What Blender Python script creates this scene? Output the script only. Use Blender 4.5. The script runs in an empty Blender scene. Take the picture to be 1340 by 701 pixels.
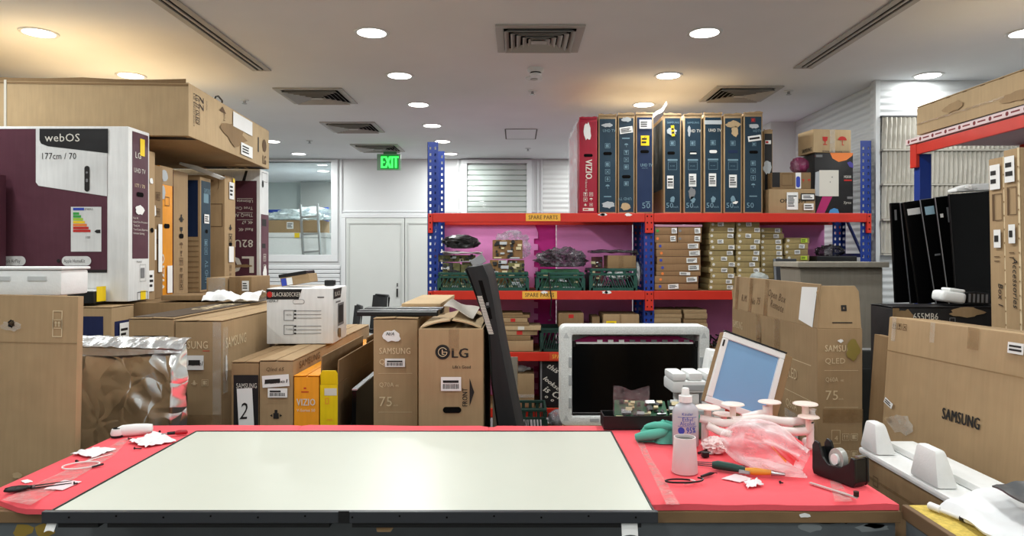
import bpy, bmesh, math, random
from mathutils import Vector, Matrix, noise as mnoise

random.seed(11)
sc = bpy.context.scene
COL = sc.collection
PI = math.pi

# ------------------------------------------------------------------ camera, world, exposure
F, CX, CY, CAMZ = 900.0, 676.0, 334.0, 1.5
cam_d = bpy.data.cameras.new('camera')
cam = bpy.data.objects.new('camera', cam_d)
COL.objects.link(cam)
cam.location = (0, 0, CAMZ)
cam.rotation_euler = (PI / 2, 0, 0)
cam_d.sensor_width = 36.0
cam_d.lens = F / 1340 * 36.0
cam_d.shift_x = -(CX - 670) / 1340
cam_d.shift_y = -(350.5 - CY) / 1340
cam_d.clip_start = 0.05
sc.camera = cam

world = bpy.data.worlds.new('world')
sc.world = world
world.use_nodes = True
world.node_tree.nodes['Background'].inputs[0].default_value = (0.8, 0.85, 0.9, 1)
world.node_tree.nodes['Background'].inputs[1].default_value = 0.05

LAMP_W = 14.0
sc.view_settings.view_transform = 'Standard'
sc.view_settings.look = 'None'
sc.view_settings.gamma = 1.0
sc.view_settings.use_curve_mapping = False
sc.view_settings.exposure = 0.08
try:
    sc.cycles.use_denoising = True
    sc.cycles.denoiser = 'OPENIMAGEDENOISE'
    sc.cycles.max_bounces = 8
    sc.cycles.diffuse_bounces = 5
    sc.cycles.transparent_max_bounces = 16
    sc.cycles.sample_clamp_indirect = 4.0
    sc.cycles.caustics_reflective = False
    sc.cycles.caustics_refractive = False
    sc.cycles.use_light_tree = True
except Exception:
    pass


# design helpers: where a sight line at a given depth meets the room
def wx(px, d): return (px - CX) * d / F
def wz(py, d): return CAMZ + (CY - py) * d / F
def on(px, py, z):
    d = F * (CAMZ - z) / (py - CY)
    return (wx(px, d), d, z)


# ------------------------------------------------------------------ materials
def lin(c):
    r = []
    for v in c[:3]:
        v = v / 255.0
        r.append(v / 12.92 if v <= 0.04045 else ((v + 0.055) / 1.055) ** 2.4)
    return (r[0], r[1], r[2], 1.0)

MATS = {}

def base_mat(name):
    m = bpy.data.materials.new(name)
    m.use_nodes = True
    nt = m.node_tree
    return m, nt, nt.nodes['Principled BSDF']

def obj_vec(nt, scale=(1, 1, 1)):
    tc = nt.nodes.new('ShaderNodeTexCoord')
    oi = nt.nodes.new('ShaderNodeObjectInfo')
    ml = nt.nodes.new('ShaderNodeMath'); ml.operation = 'MULTIPLY'; ml.inputs[1].default_value = 37.0
    nt.links.new(oi.outputs['Random'], ml.inputs[0])
    ad = nt.nodes.new('ShaderNodeVectorMath'); ad.operation = 'ADD'
    nt.links.new(tc.outputs['Object'], ad.inputs[0]); nt.links.new(ml.outputs[0], ad.inputs[1])
    mp = nt.nodes.new('ShaderNodeMapping'); mp.inputs['Scale'].default_value = scale
    nt.links.new(ad.outputs[0], mp.inputs[0])
    return mp.outputs[0], oi

def noise_node(nt, vec, scale, detail=3.0, rough=0.55):
    n = nt.nodes.new('ShaderNodeTexNoise')
    n.inputs['Scale'].default_value = scale
    n.inputs['Detail'].default_value = detail
    n.inputs['Roughness'].default_value = rough
    nt.links.new(vec, n.inputs['Vector'])
    return n.outputs['Fac']

def remap(nt, fac, lo, hi, f0=0.3, f1=0.7):
    r = nt.nodes.new('ShaderNodeMapRange')
    r.inputs['From Min'].default_value = f0; r.inputs['From Max'].default_value = f1
    r.inputs['To Min'].default_value = lo; r.inputs['To Max'].default_value = hi
    nt.links.new(fac, r.inputs['Value'])
    return r.outputs[0]

def mul_col(nt, col, fac):
    m = nt.nodes.new('ShaderNodeMix'); m.data_type = 'RGBA'; m.blend_type = 'MULTIPLY'
    m.inputs['Factor'].default_value = 1.0
    if isinstance(col, tuple): m.inputs[6].default_value = col
    else: nt.links.new(col, m.inputs[6])
    nt.links.new(fac, m.inputs[7])
    return m.outputs[2]

def add_bump(nt, bsdf, h, strength, dist):
    b = nt.nodes.new('ShaderNodeBump')
    b.inputs['Strength'].default_value = strength; b.inputs['Distance'].default_value = dist
    nt.links.new(h, b.inputs['Height']); nt.links.new(b.outputs[0], bsdf.inputs['Normal'])

def M(name, rgb, rough=0.6, metal=0.0, spec=0.4, var=0.05, vscale=6.0, bump=0.0, bscale=30.0, bdist=0.004, emit=0.0, trans=0.0, alpha=1.0, coat=0.0):
    if name in MATS: return MATS[name]
    m, nt, b = base_mat(name)
    c = lin(rgb)
    vec, oi = obj_vec(nt)
    if var > 0:
        f = remap(nt, noise_node(nt, vec, vscale), 1 - var, 1 + var)
        nt.links.new(mul_col(nt, c, f), b.inputs['Base Color'])
    else:
        b.inputs['Base Color'].default_value = c
    b.inputs['Roughness'].default_value = rough
    b.inputs['Metallic'].default_value = metal
    b.inputs['Specular IOR Level'].default_value = spec
    if bump: add_bump(nt, b, noise_node(nt, vec, bscale), bump, bdist)
    if emit:
        b.inputs['Emission Color'].default_value = c; b.inputs['Emission Strength'].default_value = emit
    if trans: b.inputs['Transmission Weight'].default_value = trans
    if alpha < 1: b.inputs['Alpha'].default_value = alpha
    if coat: b.inputs['Coat Weight'].default_value = coat; b.inputs['Coat Roughness'].default_value = 0.05
    MATS[name] = m
    return m

def cardboard(name, rgb, rough=0.8, flute=True):
    if name in MATS: return MATS[name]
    m, nt, b = base_mat(name)
    vec, oi = obj_vec(nt)
    big = remap(nt, noise_node(nt, vec, 2.2, 4), 0.88, 1.10)
    v2, _ = obj_vec(nt, (70, 70, 5))
    fib = remap(nt, noise_node(nt, v2, 1.0, 3), 0.95, 1.05)
    each = remap(nt, oi.outputs['Random'], 0.93, 1.06, 0, 1)
    c = mul_col(nt, lin(rgb), big); c = mul_col(nt, c, fib); c = mul_col(nt, c, each)
    nt.links.new(c, b.inputs['Base Color'])
    b.inputs['Roughness'].default_value = rough
    b.inputs['Specular IOR Level'].default_value = 0.25
    dent = noise_node(nt, vec, 5.0, 2)
    add_bump(nt, b, dent, 0.45, 0.02)
    MATS[name] = m
    return m

def film(name, rgb, alpha=0.25, rough=0.12, bump=0.6, bscale=9.0):
    """clear wrapping film: mostly see-through, glossy and wrinkled"""
    if name in MATS: return MATS[name]
    m, nt, b = base_mat(name)
    vec, oi = obj_vec(nt)
    b.inputs['Base Color'].default_value = lin(rgb)
    b.inputs['Roughness'].default_value = rough
    b.inputs['Specular IOR Level'].default_value = 0.8
    n = noise_node(nt, vec, bscale, 5, 0.6)
    add_bump(nt, b, n, bump, 0.03)
    nt.links.new(remap(nt, n, alpha * 0.5, min(1, alpha * 1.6), 0.35, 0.65), b.inputs['Alpha'])
    MATS[name] = m
    return m

def bagfilm(name, rgb):
    """milky carrier-bag film: denser where it is seen edge-on and where it is creased"""
    m, nt, b = base_mat(name)
    vec, oi = obj_vec(nt)
    b.inputs['Base Color'].default_value = lin(rgb); b.inputs['Roughness'].default_value = 0.28
    n = noise_node(nt, vec, 14.0, 5, 0.6)
    add_bump(nt, b, n, 0.7, 0.02)
    lw = nt.nodes.new('ShaderNodeLayerWeight'); lw.inputs['Blend'].default_value = 0.45
    mx = nt.nodes.new('ShaderNodeMath'); mx.operation = 'MULTIPLY_ADD'; mx.use_clamp = True
    nt.links.new(lw.outputs['Facing'], mx.inputs[0]); mx.inputs[1].default_value = 0.62
    nt.links.new(remap(nt, n, 0.0, 0.30, 0.35, 0.65), mx.inputs[2]); nt.links.new(mx.outputs[0], b.inputs['Alpha'])
    return m

CARD = cardboard('cardboard_tan', (164, 138, 104))
CARD2 = cardboard('cardboard_light', (186, 161, 125))
CARDD = cardboard('cardboard_dark', (140, 114, 82))
CARDG = cardboard('cardboard_grey', (152, 146, 134))
CARDW = cardboard('card_white', (222, 223, 222))
MAROON = cardboard('card_maroon', (88, 50, 62), 0.5)
BLACKC = cardboard('card_black', (34, 33, 34), 0.5)
NAVY = cardboard('card_navy', (24, 42, 76), 0.55)
TEAL = cardboard('card_teal_blue', (28, 52, 68), 0.5)
ORANGE = cardboard('card_orange', (232, 152, 34), 0.5)
YELLOW = cardboard('card_yellow', (240, 206, 24), 0.5)
REDC = cardboard('card_red', (160, 30, 52), 0.45)
INKB = M('ink_black', (30, 27, 26), 0.7, var=0)
INKW = M('ink_white', (214, 210, 200), 0.7, var=0)
INKP = M('ink_pale', (216, 196, 160), 0.8, var=0)
INKT = M('ink_brown', (96, 72, 48), 0.8, var=0)
INKR = M('ink_red', (190, 40, 34), 0.7, var=0)
INKG = M('ink_green', (60, 160, 70), 0.7, var=0)
INKBL = M('ink_blue', (50, 70, 170), 0.6, var=0)
INKY = M('ink_yellow', (240, 206, 40), 0.6, var=0)
INKO = M('ink_orange', (236, 130, 60), 0.6, var=0)
INKC = M('ink_cyan_grey', (112, 142, 156), 0.7, var=0)
INKGR = M('ink_grey', (120, 120, 122), 0.7, var=0)
PAPER = M('paper', (234, 234, 232), 0.75, var=0.03)
HOLE = M('hole_dark', (14, 12, 11), 0.95, var=0, spec=0.1)
TAPE = film('brown_tape', (150, 118, 80), 0.38, 0.22, 0.2)
CLEART = film('clear_tape', (225, 222, 214), 0.28, 0.12, 0.3)
BLACKP = M('black_plastic', (20, 20, 21), 0.38, var=0.05)
BLACKM = M('black_matt', (24, 24, 25), 0.7, var=0.05)
SCREEN = M('black_screen', (6, 7, 8), 0.16, var=0, spec=0.3)
SILVER = M('silver_trim', (190, 192, 195), 0.3, metal=0.7, var=0)
EPS = M('white_foam', (234, 236, 235), 0.65, var=0.02, vscale=40, bump=0.15, bscale=160)
EPSB = M('white_foam_beads', (226, 229, 227), 0.7, var=0.12, vscale=130, bump=0.5, bscale=160, bdist=0.004)
WHITEP = M('white_plastic', (232, 232, 230), 0.4, var=0.02)
REDM = M('rack_red', (200, 46, 30), 0.4, var=0.06)
BLUEM = M('rack_blue', (15, 50, 134), 0.42, var=0.05)
CHIP = M('chipboard', (150, 122, 84), 0.85, var=0.25, vscale=120, bump=0.3, bscale=200)
STEEL = M('steel', (170, 172, 174), 0.3, metal=0.9, var=0.04)


# ------------------------------------------------------------------ mesh builder
class MB:
    def __init__(s):
        s.v, s.f, s.M = [], [], Matrix.Identity(4)
    def add(s, vs, fs):
        b = len(s.v)
        s.v += [tuple(s.M @ Vector(v)) for v in vs]
        s.f += [tuple(b + i for i in f) for f in fs]
        return s
    def box(s, x0, x1, y0, y1, z0, z1):
        return s.add([(x0, y0, z0), (x1, y0, z0), (x1, y1, z0), (x0, y1, z0), (x0, y0, z1), (x1, y0, z1), (x1, y1, z1), (x0, y1, z1)],
                     [(3, 2, 1, 0), (4, 5, 6, 7), (0, 1, 5, 4), (1, 2, 6, 5), (2, 3, 7, 6), (3, 0, 4, 7)])
    def quad(s, a, b, c, d): return s.add([a, b, c, d], [(0, 1, 2, 3)])
    def prism(s, poly, axis, a0, a1):
        """polygon in the two other axes, pushed along axis ('x','y','z')"""
        n = len(poly)
        def P(p, a):
            return {'x': (a, p[0], p[1]), 'y': (p[0], a, p[1]), 'z': (p[0], p[1], a)}[axis]
        vs = [P(p, a0) for p in poly] + [P(p, a1) for p in poly]
        fs = [tuple(range(n))[::-1], tuple(range(n, 2 * n))] + [(i, (i + 1) % n, n + (i + 1) % n, n + i) for i in range(n)]
        return s.add(vs, fs)
    def lathe(s, prof, c=(0, 0, 0), n=24, sx=1.0, sy=1.0):
        vs, fs = [], []
        for r, z in prof:
            for k in range(n):
                a = 2 * PI * k / n
                vs.append((c[0] + r * sx * math.cos(a), c[1] + r * sy * math.sin(a), c[2] + z))
        for i in range(len(prof) - 1):
            for k in range(n):
                fs.append((i * n + k, i * n + (k + 1) % n, (i + 1) * n + (k + 1) % n, (i + 1) * n + k))
        fs.append(tuple(range(n))[::-1]); fs.append(tuple((len(prof) - 1) * n + k for k in range(n)))
        return s.add(vs, fs)
    def tube(s, pts, r, n=8, closed=False):
        pts = [Vector(p) for p in pts]; vs, fs = [], []
        up = Vector((0.013, 0.021, 1)); m = len(pts)
        for i, p in enumerate(pts):
            a = pts[(i - 1) % m] if (closed or i > 0) else p
            b = pts[(i + 1) % m] if (closed or i < m - 1) else p
            t = (b - a).normalized()
            u = t.cross(up)
            if u.length < 1e-3: u = t.cross(Vector((1, 0, 0)))
            u.normalize(); w = u.cross(t)
            rr = r[i] if isinstance(r, (list, tuple)) else r
            vs += [tuple(p + u * rr * math.cos(2 * PI * k / n) + w * rr * math.sin(2 * PI * k / n)) for k in range(n)]
        for i in range(m if closed else m - 1):
            j = (i + 1) % m
            for k in range(n):
                fs.append((i * n + k, i * n + (k + 1) % n, j * n + (k + 1) % n, j * n + k))
        if not closed:
            fs.append(tuple(range(n))[::-1]); fs.append(tuple((m - 1) * n + k for k in range(n)))
        return s.add(vs, fs)
    def bar(s, a, b, w, h):
        """square bar from a to b"""
        a, b = Vector(a), Vector(b); t = (b - a).normalized()
        u = t.cross(Vector((0, 0, 1)))
        if u.length < 1e-3: u = Vector((1, 0, 0))
        u.normalize(); q = u.cross(t)
        vs = [tuple(p + u * i * w / 2 + q * j * h / 2) for p in (a, b) for i, j in ((-1, -1), (1, -1), (1, 1), (-1, 1))]
        return s.add(vs, [(0, 1, 2, 3), (7, 6, 5, 4), (0, 4, 5, 1), (1, 5, 6, 2), (2, 6, 7, 3), (3, 7, 4, 0)])
    def grid(s, fn, nu, nv):
        vs = [fn(i / nu, j / nv) for j in range(nv + 1) for i in range(nu + 1)]
        fs = [(j * (nu + 1) + i, j * (nu + 1) + i + 1, (j + 1) * (nu + 1) + i + 1, (j + 1) * (nu + 1) + i) for j in range(nv) for i in range(nu)]
        return s.add(vs, fs)
    def blob(s, c, r, nz=0.2, freq=2.0, seed=0.0, sub=3, flat=None):
        """crumpled rounded lump"""
        bm = bmesh.new(); bmesh.ops.create_icosphere(bm, subdivisions=sub, radius=1.0)
        vs = []
        for v in bm.verts:
            n = v.co.normalized()
            k = 1 + nz * (mnoise.ridged_multi_fractal(n * freq + Vector((seed, seed * 2, 0)), 1.0, 2.0, 4, 1.0, 2.0) - 1.0)
            p = Vector((n.x * r[0], n.y * r[1], n.z * r[2])) * k
            if flat is not None and p.z < flat: p.z = flat + (p.z - flat) * 0.05
            vs.append((c[0] + p.x, c[1] + p.y, c[2] + p.z))
        fs = [tuple(v.index for v in f.verts) for f in bm.faces]
        bm.free()
        return s.add(vs, fs)
    def build(s, name, mat, parent=None, loc=None, bevel=0.0, smooth=None, solid=0.0, seg=2):
        me = bpy.data.meshes.new(name)
        me.from_pydata(s.v, [], s.f); me.update()
        if bevel or solid:
            bm = bmesh.new(); bm.from_mesh(me)
            bmesh.ops.recalc_face_normals(bm, faces=bm.faces)
            if solid: bmesh.ops.solidify(bm, geom=bm.faces, thickness=solid)
            if bevel:
                ed = [e for e in bm.edges if len(e.link_faces) == 2 and e.calc_face_angle(0) > 0.5]
                bmesh.ops.bevel(bm, geom=ed, offset=bevel, segments=seg, affect='EDGES', profile=0.6, clamp_overlap=True)
            bm.to_mesh(me); bm.free()
        if smooth is not None:
            for p in me.polygons: p.use_smooth = True
            me.set_sharp_from_angle(angle=math.radians(smooth))
        me.materials.append(mat)
        o = bpy.data.objects.new(name, me)
        COL.objects.link(o)
        if parent is not None: o.parent = parent
        if loc is not None: o.location = loc
        return o

def tag(o, label=None, cat=None, group=None, kind=None):
    if label: o['label'] = label
    if cat: o['category'] = cat
    if group: o['group'] = group
    if kind: o['kind'] = kind
    return o

def thing(name, label, cat, loc=(0, 0, 0), rot=(0, 0, 0), group=None):
    o = bpy.data.objects.new(name, None)
    COL.objects.link(o)
    o.empty_display_size = 0.1
    o.location = loc
    o.rotation_euler = tuple(math.radians(a) for a in (rot if isinstance(rot, (tuple, list)) else (0, 0, rot)))
    return tag(o, label, cat, group)

def struct(name, mb, mat, **k):
    return tag(mb.build(name, mat, **k), kind='structure')

def copy_tree(o, parent=None):
    c = o.copy(); COL.objects.link(c)
    if parent is not None: c.parent = parent
    for ch in [x for x in bpy.data.objects if x.parent == o]:
        copy_tree(ch, c)
    return c

# ------------------------------------------------------------------ lettering
_TXT = {}
def text_mesh(s, bold):
    key = (s, bold > 0)
    if key not in _TXT:
        cu = bpy.data.curves.new('lettering', 'FONT')
        cu.body = s; cu.size = 1.0; cu.resolution_u = 2; cu.space_character = 1.0 + 0.09 * min(1.0, bold + 0.5);
        cu.fill_mode = 'FRONT'
        o = bpy.data.objects.new('lettering', cu); COL.objects.link(o)
        bpy.context.view_layer.update()
        ev = o.evaluated_get(bpy.context.evaluated_depsgraph_get())
        me = ev.to_mesh()
        vs = [(v.co.x, v.co.y) for v in me.vertices]; fs = [tuple(p.vertices) for p in me.polygons]
        ev.to_mesh_clear()
        bpy.data.objects.remove(o); bpy.data.curves.remove(cu)
        _TXT[key] = (vs, fs)
    return _TXT[key]

def put_text(mb, s, height, width=None, align='l', bold=0, shear=0.0):
    """adds lettering in the xy plane of mb.M, baseline at the origin, cap height = height"""
    vs, fs = text_mesh(s, bold)
    if not vs: return mb
    x0 = min(v[0] for v in vs); x1 = max(v[0] for v in vs)
    k = height / 0.70
    kx = k if width is None else width / max(1e-6, x1 - x0)
    off = {'l': -x0, 'c': -(x0 + x1) / 2, 'r': -x1}[align]
    # curve fill faces look along +Z
    for q in ((0,) if bold <= 0 else (-1, 0, 1)):                # heavier strokes: the same letters laid again a hair to each side
        dx = q * 0.028 * bold * k
        mb.add([((v[0] + off) * kx + v[1] * k * shear + dx, v[1] * k, 0.00008 * q) for v in vs], fs)
    return mb

# ------------------------------------------------------------------ prints and labels on flat faces
def face_frame(face, w, d, h):
    """matrix whose x,y run along a box face and z points out of it; also the face's size"""
    if face == 'front': o, u, v, W, H = (-w/2, -d/2, 0), (1, 0, 0), (0, 0, 1), w, h
    elif face == 'back': o, u, v, W, H = (w/2, d/2, 0), (-1, 0, 0), (0, 0, 1), w, h
    elif face == 'right': o, u, v, W, H = (w/2, -d/2, 0), (0, 1, 0), (0, 0, 1), d, h
    elif face == 'left': o, u, v, W, H = (-w/2, d/2, 0), (0, -1, 0), (0, 0, 1), d, h
    elif face == 'top': o, u, v, W, H = (-w/2, -d/2, h), (1, 0, 0), (0, 1, 0), w, d
    else: o, u, v, W, H = (-w/2, d/2, 0), (1, 0, 0), (0, -1, 0), w, d
    u, v, o = Vector(u), Vector(v), Vector(o); n = u.cross(v)
    m = Matrix(((u.x, v.x, n.x, o.x), (u.y, v.y, n.y, o.y), (u.z, v.z, n.z, o.z), (0, 0, 0, 1)))
    return m, W, H

def stadium(cx, cy, rx, ry, n=10):
    pts = []
    r = min(rx, ry)
    for k in range(4 * n):
        a = 2 * PI * k / (4 * n)
        x, y = math.cos(a) * r, math.sin(a) * r
        x += math.copysign(max(0, rx - r), math.cos(a)); y += math.copysign(max(0, ry - r), math.sin(a))
        pts.append((cx + x, cy + y))
    return pts

def ragged(cx, cy, rx, ry, seed, n=16):
    rnd = random.Random(seed)
    return [(cx + rx * math.cos(2 * PI * k / n) * rnd.uniform(0.65, 1.1), cy + ry * math.sin(2 * PI * k / n) * rnd.uniform(0.65, 1.1)) for k in range(n)]

def poly(mb, pts, z):
    mb.add([(p[0], p[1], z) for p in pts], [tuple(range(len(pts)))])

def oline(mb, x0, y0, x1, y1, t, z):
    for a in ((x0, y0, x1, y0 + t), (x0, y1 - t, x1, y1), (x0, y0 + t, x0 + t, y1 - t), (x1 - t, y0 + t, x1, y1 - t)):
        mb.quad((a[0], a[1], z), (a[2], a[1], z), (a[2], a[3], z), (a[0], a[3], z))

def icon(mb, kind, x, y, s, z):
    """small packing symbols, centre x,y, size s"""
    R = lambda a, b, c, d: mb.quad((x + a*s, y + b*s, z), (x + c*s, y + b*s, z), (x + c*s, y + d*s, z), (x + a*s, y + d*s, z))
    P = lambda pts: poly(mb, [(x + a*s, y + b*s) for a, b in pts], z)
    if kind in 'suxgb': oline(mb, x - s/2, y - s/2, x + s/2, y + s/2, s * 0.07, z)
    if kind == 'u' or kind == 'U':
        for q in (-0.18, 0.18):
            R(q - 0.05, -0.3, q + 0.05, 0.1); P([(q - 0.15, 0.08), (q + 0.15, 0.08), (q, 0.34)])
    elif kind == 'x':
        P([(-0.3, -0.22), (-0.22, -0.3), (0.3, 0.22), (0.22, 0.3)]); P([(-0.3, 0.22), (0.22, -0.3), (0.3, -0.22), (-0.22, 0.3)])
    elif kind == 'g' or kind == 'G':
        P([(-0.26, 0.36), (-0.2, 0.02), (0, -0.08), (0.2, 0.02), (0.26, 0.36)]); R(-0.04, -0.3, 0.04, -0.06); R(-0.2, -0.36, 0.2, -0.29)
    elif kind == 'b':
        R(-0.3, -0.3, 0.1, 0.3); R(0.16, -0.3, 0.3, -0.05); R(0.16, 0.05, 0.3, 0.3)
    elif kind == 'm':
        P([(0.42 * math.cos(PI * k / 10), 0.05 + 0.34 * math.sin(PI * k / 10)) for k in range(11)]); R(-0.03, -0.36, 0.03, 0.06); R(-0.03, -0.4, 0.16, -0.34)
    elif kind == 'p':
        R(-0.22, -0.35, 0.22, 0.1); R(-0.12, 0.1, 0.12, 0.36); P([(-0.5, -0.1), (-0.3, 0.02), (-0.3, -0.22)]); P([(0.5, -0.1), (0.3, -0.22), (0.3, 0.02)])
    elif kind == 's':
        R(-0.28, -0.05, 0.28, 0.05); R(-0.1, -0.3, 0.1, 0.3)

def decorate(root, spec, w, d, h, lift=0.0012):
    """prints (one mesh per ink), paper labels, tapes and hand holes on the faces of a box whose base centre is root's origin"""
    inks = {}
    def ink(mat, nm='printed_lettering'):
        k = (nm, mat.name)
        if k not in inks: inks[k] = (MB(), mat)
        return inks[k][0]
    made = []
    for face, items in spec.items():
        Mx, W, H = face_frame(face, w, d, h)
        nl = 0
        for it in items:
            k = it[0]
            if k == 'r':                                            # printed panel
                big = (it[4]-it[2])*W*(it[5]-it[3])*H > 0.0015
                mb = MB() if big else ink(it[1], 'printed_panel'); mb.M = Mx; z = lift * (1 + (it[6] if len(it) > 6 else 0))
                mb.quad((it[2]*W, it[3]*H, z), (it[4]*W, it[3]*H, z), (it[4]*W, it[5]*H, z), (it[2]*W, it[5]*H, z))
                if big: mb.build('printed_panel', it[1], root)
            elif k == 'P':                                          # printed polygon
                mb = MB(); mb.M = Mx
                poly(mb, [(a*W, b*H) for a, b in it[2]], lift * (1 + (it[3] if len(it) > 3 else 0))); mb.build('printed_panel', it[1], root)
            elif k == 'o':
                mb = ink(it[1]); mb.M = Mx
                oline(mb, it[2]*W, it[3]*H, it[4]*W, it[5]*H, it[6], lift * 2.6)
            elif k == 'l':                                          # printed line
                mb = ink(it[1]); mb.M = Mx; z = lift * 2.6
                mb.quad((it[2]*W, it[3]*H - it[5]/2, z), (it[4]*W, it[3]*H - it[5]/2, z), (it[4]*W, it[3]*H + it[5]/2, z), (it[2]*W, it[3]*H + it[5]/2, z))
            elif k == 't':                                          # ('t', mat, u, v, height, text, opts)
                op = it[6] if len(it) > 6 else {}
                mb = ink(it[1])
                mb.M = Mx @ Matrix.Translation((it[2]*W, it[3]*H, lift * op.get('k', 2.8))) @ Matrix.Rotation(math.radians(op.get('rot', 0)), 4, 'Z')
                rt = op.get('rot', 0); tv = text_mesh(it[5], op.get('b', 0))[0]
                nat = (max(v[0] for v in tv) - min(v[0] for v in tv)) * it[4] / 0.70 if tv else 0
                room = {90: (0.98-it[3])*H, -90: it[3]*H, 180: it[2]*W}.get(rt, (0.94-it[2])*W)
                wd = min(op.get('w') or nat, max(room, 0.01))
                put_text(mb, it[5], it[4], wd, op.get('a', 'l'), op.get('b', 0), op.get('sh', 0))
            elif k == 'i':                                          # ('i', mat, u, v, size, kinds, step, vertical)
                mb = ink(it[1]); mb.M = Mx
                for q, ch in enumerate(it[5]):
                    du, dv = (0, -q * it[6]) if (len(it) > 7 and it[7]) else (q * it[6], 0)
                    icon(mb, ch, it[2]*W + du, it[3]*H + dv, it[4], lift * 2.6)
            elif k == 'e':                                          # printed round or oval
                mb = ink(it[1], 'printed_panel'); mb.M = Mx
                poly(mb, stadium(it[2]*W, it[3]*H, it[4], it[5]), lift * (2 + (it[6] if len(it) > 6 else 0)))
            elif k == 'h':                                          # hand hole
                mb = MB(); mb.M = Mx
                poly(mb, stadium(it[1]*W, it[2]*H, it[3], it[4]), lift * 3.0)
                mb.build('hand_hole', HOLE, root)
            elif k == 'lab':                                        # paper label
                nl += 1
                op = it[5] if len(it) > 5 else {}
                lw, lh = (it[3]-it[1])*W, (it[4]-it[2])*H
                mb = MB(); mb.M = Mx @ Matrix.Translation(((it[1]+it[3])/2*W, (it[2]+it[4])/2*H, 0)) @ Matrix.Rotation(math.radians(op.get('rot', 0)), 4, 'Z')
                z0 = lift * (4.5 + 1.2 * nl)
                mb.quad((-lw/2, -lh/2, z0), (lw/2, -lh/2, z0), (lw/2, lh/2, z0), (-lw/2, lh/2, z0))
                lb = mb.build('paper_label', op.get('mat', PAPER), root)
                if not op.get('blank'):
                    pm = MB(); pm.M = mb.M; rnd = random.Random(int(1000*(it[1]+it[2]*7+w*3)))
                    n = op.get('n', 3); z1 = z0 + lift * 0.8
                    for q in range(n):
                        yy = -lh/2 + lh*(0.16 + 0.68*(q+0.5)/n); th = lh*0.36/n
                        x1 = lw*rnd.uniform(0.1, 0.4)
                        if op.get('bar') and q == 0:
                            x = -lw*0.4
                            while x < lw*0.38:
                                b = lw*rnd.uniform(0.01, 0.035)
                                pm.quad((x, yy-th, z1), (x+b, yy-th, z1), (x+b, yy+th, z1), (x, yy+th, z1)); x += b + lw*rnd.uniform(0.012, 0.03)
                        else:
                            pm.quad((-lw*0.4, yy-th/2, z1), (x1, yy-th/2, z1), (x1, yy+th/2, z1), (-lw*0.4, yy+th/2, z1))
                    pm.build('printed_lettering', op.get('ink', INKB), lb)
                if op.get('text'):
                    pm = MB(); pm.M = mb.M @ Matrix.Translation((-lw*0.42, -lh*op.get('ty', 0.2), z0 + lift))
                    put_text(pm, op['text'], lh*op.get('th', 0.4), min(lw*0.84, op.get('tw', 9)), 'l', op.get('b', 0), 0.2)
                    pm.build('handwriting', op.get('ink', INKB), lb)
            elif k == 'tear':                                       # torn patch or torn paper remnant
                mb = MB(); mb.M = Mx
                poly(mb, ragged(it[2]*W, it[3]*H, it[4], it[5], it[6]), lift * 5)
                mb.build('torn_paper_patch', it[1], root)
            elif k == 'tape':
                mb = MB(); mb.M = Mx; z = lift * 4
                mb.quad((it[2]*W, it[3]*H, z), (it[4]*W, it[3]*H, z), (it[4]*W, it[5]*H, z), (it[2]*W, it[5]*H, z))
                mb.build('packing_tape', it[1], root)
    for (nm, _), (mb, mat) in inks.items():
        mb.M = Matrix.Identity(4)
        mb.build(nm, mat, root)

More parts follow.
